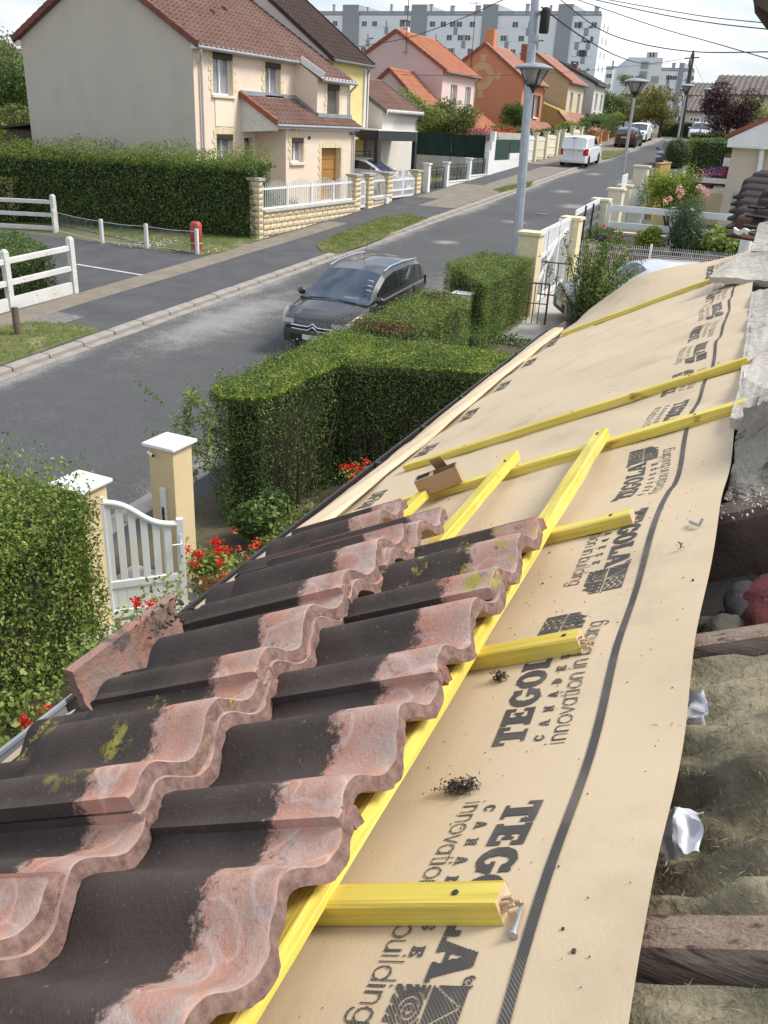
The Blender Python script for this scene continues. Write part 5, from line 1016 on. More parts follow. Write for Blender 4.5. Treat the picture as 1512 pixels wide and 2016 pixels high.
for a in (c0, c1, c2, c3): m = MB(); m.box(a[0]-.09, a[0]+.09, a[1]-.09, a[1]+.09, gz(a[1])-.2, zc-.215); m.build('post', MT['darkmetal'], cp)
m = MB(); m.box(-22.6, -18.8, 38.9, 43.5, zc+.22, zc+.27); m.build('roof_sheet', MT['white_old'], cp); m = MB(); m.box(-22.55, -22.5, 39.2, 43.3, gz(41)-.2, zc-.22); m.build('side_screen', MT['darkmetal'], cp)
# pink house: main block and the lower wing in front of its gable
KP = 1.065; PX_, PY0, PY1 = -20.8*KP, 51.3*KP, 57.0*KP
ap = pY(781, 61, PY0); pk = rowhouse('pink two-storey house with orange roof and white-framed windows', PY0, PY1, PX_, 2.98*KP, ap[2], 2*(PX_-ap[0]), 'palepink', 'pinkwall_shaded', 'roof_orange', [(52.7*KP, 53.8*KP, .75*KP, 2.25*KP), (55.2*KP, 56.2*KP, .75*KP, 2.25*KP)], .36, .42, 'verge_red', lean=(PY0, 58.6*KP, .72*KP, -.35*KP, 1.75*KP, None), sill='verge_red', z0=-3.2)
WXP = -19.15*KP; aw = pY(767, 137, 48.0*KP); pw = rowhouse('low pink wing with orange gable roof joined to the pink house', 48.0*KP, PY0-.02, WXP, -.30*KP, aw[2], 2*(WXP-aw[0]), 'palepink', 'pinkwall_shaded', 'roof_orange', [], .36, .42, z0=-3.4)
m = MB(); m.box(PX_, -19.4*KP, 51.4*KP, 58.5*KP, -3.4, -.42*KP); m.build('bay_wall', MT['palepink'], pk)
for k_ in range(4): window(pk, -19.24*KP, (55.6+.62*k_)*KP, (56.1+.62*k_)*KP, -2.0*KP, -.75*KP, dp=.10, sill='white', pane='pane')
chimney(pk, pY(797, 62, 53.0*KP), .5, .25, MT['palepink']); aerial(pk, pY(799, 106, PY0-.15), 3.0)
OX, OY0, OY1 = -20.5, 66.0, 71.6
ap = pY(955.6, 87, OY0); og = rowhouse('orange rendered house with pale emblem painted on its gable', OY0, OY1, OX, 3.30, ap[2], 2*(OX-ap[0]), 'orange_gable', 'orange_gable', 'roof_rose', [(67.2, 67.9, .9, 2.4), (69.3, 70.3, .9, 2.4)], .42, .5, lean=(66.2, 73.2, .55, -.9, 2.0, 'porch'), shut='shutter_brown')
chimney(og, pY(966, 78, OY0+1.2), .75, .65, MT['orange_gable'], False); aerial(og, pY(927, 134, OY0-.15), 4.2)
MT['emblem'] = mat('pale emblem paint', (.60, .36, .19), None, 1, .9)
def ringp(c, a0, a1, r0, r1, n): 
    m = MB(); ce = np.array(c); P = lambda r, a: ce+np.array((r*math.cos(a), -.03, r*math.sin(a))); A = np.linspace(a0, a1, n)
    for p, q in zip(A[:-1], A[1:]): m.hexa([P(r0, p)-(0, 0, 0), P(r1, p), P(r1, q), P(r0, q), P(r0, p)+(0, .02, 0), P(r1, p)+(0, .02, 0), P(r1, q)+(0, .02, 0), P(r0, q)+(0, .02, 0)])
    return m
ec = pY(949, 150, OY0); m = ringp(ec, 0, 2*math.pi, .42, .92, 25)
for a in (0, math.pi/2, math.pi, 3*math.pi/2):
    d = np.array((math.cos(a), 0, math.sin(a))); e = np.array((-math.sin(a), 0, math.cos(a))); 
    m.obox(ec+(0, -.02, 0)+d*1.12, d*.18, e*.2, (0, .01, 0)); m.obox(ec+(0, -.02, 0)+d*1.36, d*.06, e*.30, (0, .01, 0))
m.build('emblem', MT['emblem'], og, kind='stuff')
ap = pY(1052.8, 104, 78.8); bg_ = rowhouse('ochre and beige house with faded rose roof behind the orange one', 78.8, 84.6, -20.5, 3.95, ap[2], 2*(-20.5-ap[0]), 'creamwall', 'beige', 'roof_rose', [(79.8, 80.8, 1.5, 3.1), (82.4, 83.4, 1.5, 3.1)], .45, .55, lean=(76.4, 84.6, 1.5, -.3, 2.0, 'full')); 
m = MB(); m.box(-26, -18.7, 76.4, 78.78, -1.5, .4); m.prism([(-26, 76.4, .4), (-18.7, 76.4, -.35), (-20.4, 76.4, 1.6), (-25, 76.4, 3.2)], (0, 2.3, 0)); m.build('side_wing', MT['ochre'], bg_, kind='stuff')
ap = pY(1100, 122, 87.5); cw = rowhouse('cream house with dark grey roof, farthest of the row', 87.5, 92.2, -20.3, 4.25, ap[2], 2*(-20.3-ap[0]), 'whitewall', 'greywall', 'roof_slate', [(88.4, 89.3, 1.9, 3.4), (90.6, 91.5, 1.9, 3.4)], .5, .6, 'roof_slate', lean=(85.6, 92.2, 1.6, .2, 1.9, 'full'))
chimney(cw, pY(1130, 137, 89.5), .6, .3, MT['verge_red']); chimney(bg_, pY(1032, 112, 75.5), .5, .9, MT['verge_red'], False)

# ================================================================== apartment blocks far behind
def block(label, Y, x0, x1, zt, zb, dep, rows_, bays, stripes, seed, group=None, end=True):
    root = thing('apartment_block', ((x0+x1)/2, Y+dep/2, zb), label, 'apartment block', group); m = MB(); m.box(x0, x1, Y, Y+dep, zb, zt); m.build('wall', MT['apt_white'], root)
    r = random.Random(seed); m = MB(); m.box(-.72, .72, -.05, .08, -.68, .68); fm = m
    wm = MB(); wm.mat(0); wm.box(-.72, .72, -.06, .1, -.66, .66); wm.mat(1)
    for a in (-.64, .04): wm.box(a, a+.60, -.075, -.055, -.54, .54)
    wmesh = wm.mesh('window', [MT['pvc'], MT['pane_dark']])
    ws = MB(); ws.mat(0); ws.box(-.72, .72, -.06, .1, -.66, .66); ws.box(-.66, .66, -.085, -.055, -.22, .62); ws.mat(1); [ws.box(a, a+.60, -.075, -.055, -.54, -.24) for a in (-.64, .04)]; wsh = ws.mesh('window', [MT['pvc'], MT['pane_dark']])
    wf_ = MB(); wf_.box(-.72, .72, -.06, .1, -.66, .66); wf_.box(-.66, .66, -.085, -.055, -.6, .6); wfu = wf_.mesh('window', [MT['pvc'], MT['pane_dark']])
    pm = MB(); pm.box(-.5, .5, -.05, .1, -2.2, .66); pme = pm.mesh('grey_panel', MT['apt_grey']); n = 0
    for (a, b) in bays:
        for j in range(rows_):
            z = zt-1.75-2.78*j
            for f, kd in (((.03, 'w'), (.27, 'w'), (.47, 'w'), (.545, 'g'), (.62, 'w'), (.9, 'w')) if j % 2 == 0 else ((.05, 'w'), (.125, 'g'), (.2, 'w'), (.42, 'w'), (.66, 'w'), (.735, 'g'), (.82, 'w'))):
                x = a+(b-a)*f
                if kd == 'g': inst('grey_panel', pme, root, np.array((x, Y, z))-org(root))
                else: q = r.random(); inst('window', wmesh if q < .5 else wsh if q < .75 else wfu, root, np.array((x, Y, z))-org(root)); n += 1
    for a, b in stripes: m = MB(); m.box(a, b, Y-.35, Y+dep+.2, zb, zt+2.3); m.build('stair_tower', MT['apt_grey'], root)
    m = MB(); m.box(x0+.3, x1-.3, Y-.1, Y+.15, zt+.55, zt+.95); m.box(x0+.1, x1-.1, Y-.02, Y+.2, zt, zt+.5)
    for i in range(int((x1-x0)/6.4)): m.box(x0+1.5+6.4*i, x0+1.65+6.4*i, Y, Y+.2, zt, zt+.55)
    m.build('parapet', MT['apt_grey'], root, kind='stuff')
    x = x0+3
    while x < x1-1:
        m = MB(); k = r.choice((.5, .8, .9)); h = zt+r.choice((1.9, 2.2, 2.5)); m.box(x-k/2, x+k/2, Y+2, Y+2+k, zt, h); m.box(x-k*.62, x+k*.62, Y+1.9, Y+2.1+k, h, h+.15); m.build('chimney', MT['apt_grey'], root); x += r.choice((4, 5.5, 6.5))
    return root
TY = 215; tx = lambda u: pY(u, 60, TY)[0]; zt_ = pY(900, 31, TY)[2]
sp = [(tx(a), tx(b)) for a, b in ((567, 588), (675, 706), (809, 839), (948, 978), (1095, 1124))]; edge_ = [tx(520)]+[q for s_ in sp for q in s_]+[tx(1182)]
bays_ = [(edge_[2*i]+1.2, edge_[2*i+1]-1.2) for i in range(6) if edge_[2*i+1]-edge_[2*i] > 6]
tw_ = block('long white apartment block with grey stair towers across the background', TY, tx(500), tx(1182), zt_, -8, 11, 8, bays_, sp, 4)
m = MB()
for j in range(9):
    z = zt_-1.7-2.78*j
    for k in range(2): m.box(tx(1182)-.05, tx(1182)+.06, TY+2.5+4*k, TY+3.6+4*k, z-.6, z+.6)
m.build('end_windows', MT['pane'], tw_, kind='stuff')
x0, x1 = pY(1238, 120, 185)[0], pY(1306, 120, 185)[0]; zz = pY(1270, 113, 185)[2]
b2 = thing('apartment_block', ((x0+x1)/2, 195, -4), 'white apartment block showing a blank end wall with two small windows', 'apartment block'); m = MB(); a_, b_, c_ = pY(1239, 113, 185), pY(1306, 113, 185), pY(1206, 140, 222); c_ = np.array((c_[0], c_[1], zz)); a_ = np.array((a_[0], 185, zz)); b_ = np.array((b_[0], 185, zz)); d_ = c_+b_-a_; m.hexa([(*p[:2], -6) for p in (a_, b_, d_, c_)]+[a_, b_, d_, c_]); m.build('wall', MT['apt_white'], b2)
for u, v in ((1269, 128), (1266, 147), (1289, 157)): p = pY(u, v, 184.9); m = MB(); m.box(p[0]-.7, p[0]+.7, 184.85, 185.05, p[2]-.6, p[2]+.6); m.build('window', MT['pane'], b2)
for k in range(3): p = pY(1279+k*6, 110, 190); m = MB(); m.box(p[0]-.4, p[0]+.4, 189, 190, zz, zz+1.2); m.build('chimney', MT['apt_grey'], b2)
YB3 = 300; t3 = lambda u: pY(u, 140, YB3)[0]; z3 = pY(1310, 140, YB3)[2]
block('distant white apartment block behind the blank end wall', YB3, t3(1183), t3(1368), z3, -5, 10, 7, [(t3(1188), t3(1232)), (t3(1300), t3(1334)), (t3(1346), t3(1366))], [(t3(1336), t3(1346))], 9)
# ================================================================== houses closing the street and at the right
def crosshouse(label, Y, x0, x1, ze, zr, dep, wall, gable, roof, wins=(), zb=-1.5, verge='verge_red', hip=False, tw=.5, tl=.55, gar=None):
    root = thing('house', ((x0+x1)/2, Y+dep/2, zb), label, 'house', 'houses closing the street'); g = [(x0, Y, zb), (x0, Y+dep, zb), (x0, Y+dep, ze), (x0, Y+dep/2, zr), (x0, Y, ze)]; 
    m = MB(); m.prism(g, (.2, 0, 0)); m.build('gable_wall', MT[gable], root); m = MB(); m.prism([(x1-.2, y, z) for x, y, z in g], (.2, 0, 0)); m.build('gable_wall', MT[gable], root)
    m = MB(); m.box(x0+.21, x1-.21, Y, Y+.2, zb, ze); m.build('front_wall', MT[wall], root)
    s = (zr-ze)/(dep/2); A_ = np.array((x0-.25, Y-.3, ze-.3*s)); B_ = np.array((x0-.25, Y+dep/2, zr)); C_ = np.array((x0-.25, Y+dep+.3, ze-.3*s)); m = MB(); m.prism([A_, B_, C_, C_-(0, 0, .1), B_-(0, 0, .1), A_-(0, 0, .1)], (x1-x0+.5, 0, 0)); ro = m.build('roof', MT[roof], root); SL = np.linalg.norm(B_-A_); slope('tiles', A_+(0, 0, .01), (1, 0, 0), (B_-A_)/SL, x1-x0+.5, SL, tw, tl, MT[roof], ro)
    for (a, b, c, d) in wins: m = MB(); m.box(a, b, Y-.06, Y+.05, c, d); o = m.build('window', MT['pane_dark'], root); k = MB(); [k.box(p, q, Y-.09, Y-.062, e, f) for p, q, e, f in ((a, b, c, c+.1), (a, b, d-.1, d), (a, a+.1, c+.1, d-.1), (b-.1, b, c+.1, d-.1), ((a+b)/2-.05, (a+b)/2+.05, c+.1, d-.1))]; k.build('frame', MT['pvc'], o, kind='stuff')
    if gar: a, b, c, d = gar; m = MB(); m.box(a, b, Y-.08, Y+.05, c, d); o = m.build('garage_door', MT['white'], root); k = MB(); [k.box(a+(b-a)*f, a+(b-a)*f+(b-a)*.13, Y-.1, Y-.082, c+(d-c)*.62, c+(d-c)*.86) for f in (.08, .36, .62)]; k.build('door_panes', MT['pane_dark'], o, kind='stuff')
    return root
f = lambda u, v, Y: pY(u, v, Y)
Yc = 112; p0, p1 = f(1226, 184, Y=Yc), f(1268, 184, Y=Yc); ze_ = p0[2]; zr_ = f(1270, 164, Yc+4)[2]
crosshouse('grey house with grey brown roof and pink gable at the end of the street', Yc, p0[0], p1[0], ze_, zr_, 8, 'greywall', 'palepink', 'roof_greybrown', [(f(1251, 200, Yc)[0], f(1262, 200, Yc)[0], f(1251, 201, Yc)[2], f(1251, 187, Yc)[2]), (f(1247, 226, Yc)[0], f(1258, 226, Yc)[0], f(1250, 226, Yc)[2], f(1250, 214, Yc)[2]), (f(1222, 189, Yc)[0]+.6, f(1232, 189, Yc)[0], f(1222, 190, Yc)[2], f(1222, 186, Yc)[2])])
Yd = 108; crosshouse('low house with brown roof and white garage door at the end of the street', Yd, f(1352, 215, Yd)[0], f(1400, 215, Yd)[0], f(1352, 216, Yd)[2], f(1352, 190, Yd+4)[2], 8, 'palepink', 'palepink', 'roof_greybrown', zb=-.8, gar=(f(1352, 240, Yd)[0]+.3, f(1380, 240, Yd)[0], f(1352, 251, Yd)[2], f(1352, 229, Yd)[2]))
Ye = 118; crosshouse('beige house with slatted grey roof behind the purple tree', Ye, f(1352, 185, Ye)[0], f(1408, 185, Ye)[0], f(1360, 186, Ye)[2], f(1360, 163, Ye+4)[2], 8, 'right_wall', 'right_wall', 'roof_greybrown', zb=-.5)
Yf = 92; crosshouse('large beige house with grey brown roof at the upper right', Yf, f(1404, 180, Yf)[0], f(1404, 180, Yf)[0]+16, f(1404, 182, Yf)[2], f(1404, 148, Yf+4.5)[2], 9, 'right_wall', 'right_wall', 'roof_greybrown', [(f(1478, 200, Yf)[0], f(1490, 200, Yf)[0], f(1480, 201, Yf)[2], f(1480, 188, Yf)[2])], zb=-1.5)
# brown roof behind the trees at the far left
Yg = 62; p = f(0, 78, Yg); o = thing('house', (p[0], Yg, -3), 'house with brown hipped roof showing behind the trees at far left', 'house'); a, b_, c, d = f(-40, 128, Yg), f(52, 126, Yg), f(8, 78, Yg+4), f(-60, 78, Yg+4)
m = MB(); m.face([a, b_, c, d]); bb = f(70, 118, Yg+8); m.face([b_, bb, c]); m.build('roof', MT['roof_brown'], o); m = MB(); m.hexa([(a[0], Yg+.4, -3), (b_[0]-.4, Yg+.4, -3), (bb[0]-.4, Yg+8, -3), (a[0], Yg+8, -3), (a[0], Yg+.4, a[2]), (b_[0]-.4, Yg+.4, b_[2]), (bb[0]-.4, Yg+8, bb[2]), (a[0], Yg+8, a[2])]); m.build('wall', MT['right_wall'], o)
sh = thing('garden_shed', f(45, 245, 36), 'dark shed roof beside the grey gable at left', 'shed'); m = MB(); q = f(45, 245, 36); m.box(q[0]-1.4, q[0]+1.4, 36, 38.5, gz(36), q[2]-.3); m.build('wall', MT['shutter_brown'], sh); m = MB(); m.prism([(q[0]-1.7, 35.7, q[2]-.3), (q[0]+1.7, 35.7, q[2]+.15), (q[0]+1.7, 35.7, q[2]+.23), (q[0]-1.7, 35.7, q[2]-.2)], (0, 3.2, 0)); m.build('roof', MT['roof_dark'], sh)
# neighbour's house on our side of the street, at the right edge
RH_ = thing('house', (0, 36, gz(36)), 'beige neighbouring house with white barge board at the right edge', 'house'); YR = 33.5
cL = f(1440, 290, YR); m = MB(); m.box(cL[0]+.05, cL[0]+7, YR, YR+9, gz(YR)-.2, cL[2]+.1); m.build('wall', MT['right_wall'], RH_)
a, b_ = f(1434, 273, YR-.35), f(1540, 226, YR-.35); m = MB(); d = (b_-a); m.prism([a, b_, b_-(0, 0, 1.0), a-(0, 0, .22)], (0, .08, 0)); m.build('barge_board', MT['white'], RH_); m = MB(); m.prism([a+(-.12, -.05, .0), b_+(0, -.05, 0), b_+(0, -.05, .16), a+(-.12, -.05, .12)], (0, 9, 0)); m.build('roof', MT['verge_red'], RH_)
m = MB(); m.box(a[0], a[0]+7, YR-.34, YR, a[2]-.26, a[2]-.22); m.build('soffit_board', MT['white'], RH_)
pipe(RH_, [f(1506, 268, YR-.15), f(1500, 300, YR-.15), f(1488, 380, YR-.15), f(1470, 470, YR-.15)], .09, 'white')
p = f(1450, 395, YR-.04); m = MB(); m.box(p[0]-.12, p[0]+.12, YR-.06, YR-.002, p[2]-.3, p[2]+.3); m.build('meter_box', MT['zinc'], RH_, bevel=.01)
sr = thing('small_porch', f(1440, 318, 42), 'small brown tiled porch roof with white fascia at the right', 'porch'); a, b_ = f(1426, 310, 42), f(1450, 300, 42); m = MB(); m.prism([a, b_+(1.5, 0, .3), b_+(1.5, 0, .42), a+(0, 0, .12)], (0, 3, 0)); m.build('roof', MT['verge_red'], sr); m = MB(); m.box(a[0], b_[0]+1.5, 41.95, 42.05, a[2]-.35, a[2]); m.build('fascia_board', MT['white'], sr); m = MB(); m.box(b_[0]+.1, b_[0]+1.5, 42.2, 45, gz(42), a[2]-.3); m.build('wall', MT['creamwall'], sr)

# ================================================================== fences and gates across the street
XN = -17.2; STB = [((lambda b: (b.obox((0, 0, 0), (.012+.01*random.random(), 0, 0), (0, .195, 0), (0, 0, .095)), b)[1])(MB())) for _ in range(3)]
def stone_mesh(w_, h_, seed):                                     # split face block, face towards +X
    r = random.Random(seed); n1, n2 = 4, 3; rows = []
    for i in range(n2+1):
        rows.append([(0.012+(0 if i in (0, n2) or j in (0, n1) else r.uniform(.018, .05)), -w_/2+w_*j/n1, -h_/2+h_*i/n2) for j in range(n1+1)])
    m = MB(); m.grid(rows); loop = rows[0]+[r_[-1] for r_ in rows[1:]]+rows[-1][-2::-1]+[r_[0] for r_ in rows[-2:0:-1]]
    m.grid([loop, [(-.05, y, z) for x, y, z in loop]], True); return m.mesh('stone', MT['stone'])
SM = [stone_mesh(.385, .185, i) for i in range(5)]; SMH = [stone_mesh(.19, .185, 10+i) for i in range(2)]
fw = thing('stone_wall', (XN, 30, gz(30)), 'low garden wall of split yellow stone blocks below white railings', 'wall'); wz = -3.10
m = MB(); m.hexa([(XN-.2, 26.6, gz(26.6)-.2), (XN-.02, 26.6, gz(26.6)-.2), (XN-.02, 33.62, gz(33.6)-.2), (XN-.2, 33.62, gz(33.6)-.2), (XN-.2, 26.6, wz), (XN-.02, 26.6, wz), (XN-.02, 33.62, wz), (XN-.2, 33.62, wz)]); m.build('wall_core', MT['stone'], fw)
for j in range(6):
    z = wz-.1-.2*j; y = 26.62+(.2 if j % 2 else 0)
    if j % 2 and z > gz(26.7)-.05: inst('stone', SMH[0], fw, np.array((XN, 26.71, z))-org(fw))
    while y < 33.5:
        if z+.09 > gz(y+.2): inst('stone', random.choice(SM), fw, np.array((XN+random.uniform(-.006, .006), y+.2, z))-org(fw))
        y += .4
m = MB(); m.box(XN-.25, XN+.09, 26.62, 33.62, wz+.002, wz+.07); m.build('coping', MT['concrete'], fw, bevel=.012)
def stone_pillar(y, zt, label, w_=.40, par_=None):
    zb = gz(y)-.1; t = thing('stone_pillar', (XN, y, gz(y)), label, 'pillar', 'split stone gate pillars'); m = MB(); m.box(XN-.36, XN-.02, y-w_/2+.03, y+w_/2-.03, zb, zt); m.build('pillar_core', MT['stone'], t); z = zt-.1; k = 0
    while z > zb:
        o = inst('stone', random.choice(SM), t, np.array((XN, y, z))-org(t)); o.scale = (1, w_/.39, 1)
        o = inst('stone', random.choice(SM), t, np.array((XN-.19, y-w_/2+.02, z))-org(t), -math.pi/2); o.scale = (1, .95, 1); z -= .2
    m = MB(); m.box(XN-.44, XN+.08, y-w_/2-.07, y+w_/2+.07, zt+.003, zt+.07); m.prism([(XN-.44, y-w_/2-.07, zt+.07), (XN+.08, y-w_/2-.07, zt+.07), (XN+.08, y+w_/2+.07, zt+.07), (XN-.44, y+w_/2+.07, zt+.07)], (0, 0, .03)); m.build('cap', MT['concrete'], t, bevel=.02)
stone_pillar(26.45, -2.05, 'narrow split stone pillar at the hedge corner', .26); stone_pillar(33.88, -2.12, 'split stone pillar left of the small white gate', .5); stone_pillar(35.1, -2.12, 'split stone pillar right of the small white gate', .5); stone_pillar(37.05, -2.12, 'split stone pillar left of the white double gate', .5); stone_pillar(40.3, -2.1, 'split stone pillar right of the white double gate', .5)
def railing(name, label, y0, y1, zb, zt, cat='railing', arch=.16, par=None, x=XN-.12, mid=None, posts=(), n=None, group='white railings of the stone wall', m_='pvc'):
    t = par or thing(name, (x, (y0+y1)/2, zb), label, cat, group); L = y1-y0; n = n or int(L/.135); m = MB(); w_ = 1.75 if L > 3 else L
    for z in (zb, zt)+((mid,) if mid else ()): m.box(x-.025, x+.025, y0, y1, z-.035, z+.035)
    m.build('rails', MT[m_], t, kind='stuff'); m = MB()
    for i in range(n): y = y0+L*(i+.5)/n; f = ((y-y0) % w_)/w_; m.box(x-.010, x+.010, y-.011, y+.011, zb-.05, zt+.10+arch*math.sin(math.pi*f))
    m.build('bars', MT[m_], t, kind='stuff')
    for p in posts: m = MB(); m.box(x-.04, x+.04, p-.04, p+.04, zb-.15, zt+.08); m.build('post', MT[m_], t)
    return t
railing('railing', 'long white railing with arched tops on the split stone wall', 26.75, 33.6, -2.98, -2.33, posts=(28.4, 30.15, 31.9))
railing('railing', 'short white railing panel between two stone pillars', 35.4, 36.75, -3.0, -2.35); fb = thing('letter_box', (XN+.02, 36.65, -3.2), 'small white box on the low stone wall by the double gate', 'letterbox'); m = MB(); m.box(XN-.02, XN+.12, 36.5, 36.78, -3.32, -2.95); m.build('body', MT['pvc'], fb, bevel=.015); m = MB(); m.box(XN+.121, XN+.13, 36.55, 36.73, -3.02, -2.99); m.build('slot', MT['black'], fb)
sw = thing('stone_wall', (XN, 36.1, gz(36)), 'short split stone wall beneath the white railing panel', 'wall'); m = MB(); m.box(XN-.2, XN-.02, 35.36, 36.8, gz(35)-.1, -3.12); m.build('wall_core', MT['stone'], sw); m = MB(); m.box(XN-.24, XN+.07, 35.37, 36.79, -3.118, -3.06); m.build('coping', MT['concrete'], sw)
for j in range(2):
    for i in range(4): y = 35.52+.37*i; inst('stone', random.choice(SM), sw, np.array((XN, y, -3.21-.2*j))-org(sw))
def barred_gate(label, y0, y1, zb, zt, leaves_=1, arch=.14, group=None):
    t = thing('gate', (XN-.12, (y0+y1)/2, zb), label, 'gate', group); x = XN-.12; L = (y1-y0)/leaves_; mid = zb+(zt-zb)*.42
    for k in range(leaves_):
        a, b = y0+L*k+.01, y0+L*(k+1)-.01; m = MB()
        for z in (zb+.04, mid, zt): m.box(x-.026, x+.026, a+.061, b-.061, z-.04, z+.04)
        for y in (a+.03, b-.03): m.box(x-.03, x+.03, y-.03, y+.03, zb, zt+.04)
        lf = m.build('gate_leaf', MT['pvc'], t, kind='stuff'); m = MB(); n = int(L/.12)
        for i in range(n): y = a+.06+(L-.14)*(i+.5)/n; f = (y-y0)/(y1-y0); m.box(x-.011, x+.011, y-.015, y+.015, zb+.05, zt+arch*math.sin(math.pi*f)+.05)
        m.build('bars', MT['pvc'], lf, kind='stuff')
    if leaves_ == 2:
        m = MB()
        for sg in (-1, 1):
            y = (y0+y1)/2+sg*.35; m.tube([(x, y+.16*math.cos(a)*(1-a/14), zt+.25+.16*math.sin(a)*(1-a/14)) for a in np.linspace(0, 9, 24)], .014, 4)
        m.build('scrolls', MT['iron'], t, kind='stuff')
barred_gate('small white barred gate between the stone pillars', 34.17, 34.80, gz(34.5)+.08, -2.35); barred_gate('white double driveway gate with barred leaves', 37.34, 40.02, gz(38.6)+.06, -2.38, 2, .3)
# white posts with dark green ironwork
def post(label, y, zt, w_=.28, x=XN, m_='white', cap=True, name='gate_post', group='white posts of the ironwork fence', ball=False, off=.0):
    t = thing(name, (x, y, gz(y)), label, 'post', group); m = MB(); m.box(x-w_/2, x+w_/2, y-w_/2, y+w_/2, gz(y)-.15, zt-.06); m.build('shaft', MT[m_], t, bevel=.01)
    m = MB(); c = w_/2+.05; m.hexa([(x-c, y-c, zt-.058), (x+c, y-c, zt-.058), (x+c, y+c, zt-.058), (x-c, y+c, zt-.058), (x-c, y-c, zt), (x+c, y-c, zt), (x+c, y+c, zt), (x-c, y+c, zt)]); m.prism([(x-c, y-c, zt), (x+c, y-c, zt), (x+c, y+c, zt), (x-c, y+c, zt)], (0, 0, .02)); m.build('cap', MT[m_], t, bevel=.015)
    if ball: m = MB(); m.lathe([(0, 0), (.09, .04), (.10, .1), (.05, .18), (0, .2)], (x, y, zt+.02), 8); m.build('finial', MT[m_], t, smooth=60)
    return t
def ironwork(label, y0, y1, zb, zt, x=XN, m_='green_iron', n=3, cat='ironwork panel', name='ironwork_fence', group='scrolled ironwork panels', gate=False):
    t = thing(name, (x, (y0+y1)/2, zb), label, cat, group); m = MB()
    for z in (zb, zt, zt-.16): m.box(x-.012, x+.012, y0, y1, z-.016, z+.016)
    for y in (y0+.015, y1-.015, (y0+y1)/2): m.box(x-.014, x+.014, y-.014, y+.014, zb-.08, zt+.06)
    m.build('frame', MT[m_], t, kind='stuff'); m = MB(); L = (y1-y0)/n
    for i in range(n):
        for sg in (-1, 1):
            cy = y0+L*(i+.5)+sg*L*.25; h = zt-.16-zb; r = L*.22
            m.tube([(x, cy+sg*r*math.cos(a)*(1-a/13), zb+h*.74+r*math.sin(a)*(1-a/13)) for a in np.linspace(-1.5, 8, 20)], .010, 4); m.tube([(x, cy+sg*r*math.cos(a)*(1-a/13), zb+h*.26-r*math.sin(a)*(1-a/13)) for a in np.linspace(-1.5, 8, 20)], .010, 4); m.tube([(x, cy, zb), (x, cy, zt-.16)], .009, 4)
    m.build('scrollwork', MT[m_], t, kind='stuff'); return t
post('white capped post right of the last stone pillar', 41.25, -1.72); post('white capped post right of the iron gate, with a house number', 43.75, -1.70); post('white capped post between two ironwork panels', 47.05, -1.55)
ironwork('tall scrolled iron gate between two white posts', 41.5, 43.5, gz(42.5)+.08, -1.95, n=3, m_='iron', name='iron_gate', cat='gate'); ironwork('left panel of dark green scrolled ironwork on a low white wall', 44.0, 46.8, -2.55, -1.85); ironwork('right panel of dark green scrolled ironwork on a low white wall', 47.3, 49.75, -2.35, -1.65)
ironwork('black scrolled ironwork running back along the silver car', 36.4, 41.0, -2.3, -1.35, x=-20.2, m_='iron', n=7, name='iron_fence', cat='fence')
def lowwall(label, y0, y1, zt, x=XN, m_='white', w_=.2): t = thing('low_wall', (x, (y0+y1)/2, gz(y0)), label, 'wall', 'low white walls'); m = MB(); m.hexa([(x-w_/2, y0, gz(y0)-.2), (x+w_/2, y0, gz(y0)-.2), (x+w_/2, y1, gz(y1)-.2), (x-w_/2, y1, gz(y1)-.2), (x-w_/2, y0, zt-.05), (x+w_/2, y0, zt-.05), (x+w_/2, y1, zt-.05), (x-w_/2, y1, zt-.05)]); m.build('wall', MT[m_], t); m = MB(); m.box(x-w_*.65, x+w_*.65, y0, y1, zt-.048, zt); m.build('coping', MT[m_], t, bevel=.01)
lowwall('low white wall under the left ironwork panel', 43.9, 46.9, -2.62); lowwall('low white wall under the right ironwork panel', 47.2, 49.85, -2.42)
gs = thing('screen_fence', (-21, 50, gz(50)), 'tall dark green screen cloth fence running back from the street', 'fence')
xs_ = [-17.35, -19.2, -21.1, -23, -24.9, -26.8]; sy_ = lambda x: 49.9+(x+17.35)*.26
for a, b in zip(xs_[:-1], xs_[1:]):
    m = MB(); m.grid([[(b+(a-b)*i/8, sy_(b+(a-b)*i/8)+.03*math.sin(i*2.1+a)*(1 if 0 < j < 4 else .3), -1.62+1.20*j/4-.015*math.sin(i*.8)) for i in range(9)] for j in range(5)]); m.build('screen_cloth', MT['green_mesh'], gs)
    m = MB(); m.tube([(a, sy_(a)-.06, gz(49)), (a, sy_(a)-.06, -.38)], .03, 6); m.build('post', MT['green_iron'], gs)
m = MB(); m.bar((-26.8, sy_(-26.8)+.02, -2.15), (-17.4, sy_(-17.4)+.02, -2.15), .2, 1.1); m.build('plinth', MT['concrete'], gs)
for i, (y, z) in enumerate(((49.95, -1.36), (50.3, -.85), (50.6, -.28))): pass
st_ = thing('stepped_pillar', (XN, 50.2, gz(50)), 'white stepped wall end beside the dark green screen', 'pillar'); m = MB(); m.box(XN-.14, XN+.14, 49.9, 50.25, gz(50)-.2, -1.2); m.box(XN-.139, XN+.139, 50.252, 50.6, gz(50)-.2, -.72); m.box(XN-.138, XN+.138, 50.602, 50.9, gz(50)-.2, -.18); m.build('steps', MT['white'], st_, kind='stuff')
gp = thing('panel_fence', (XN, 54, gz(54)), 'dark green panels above a white wall, grey band on top', 'fence')
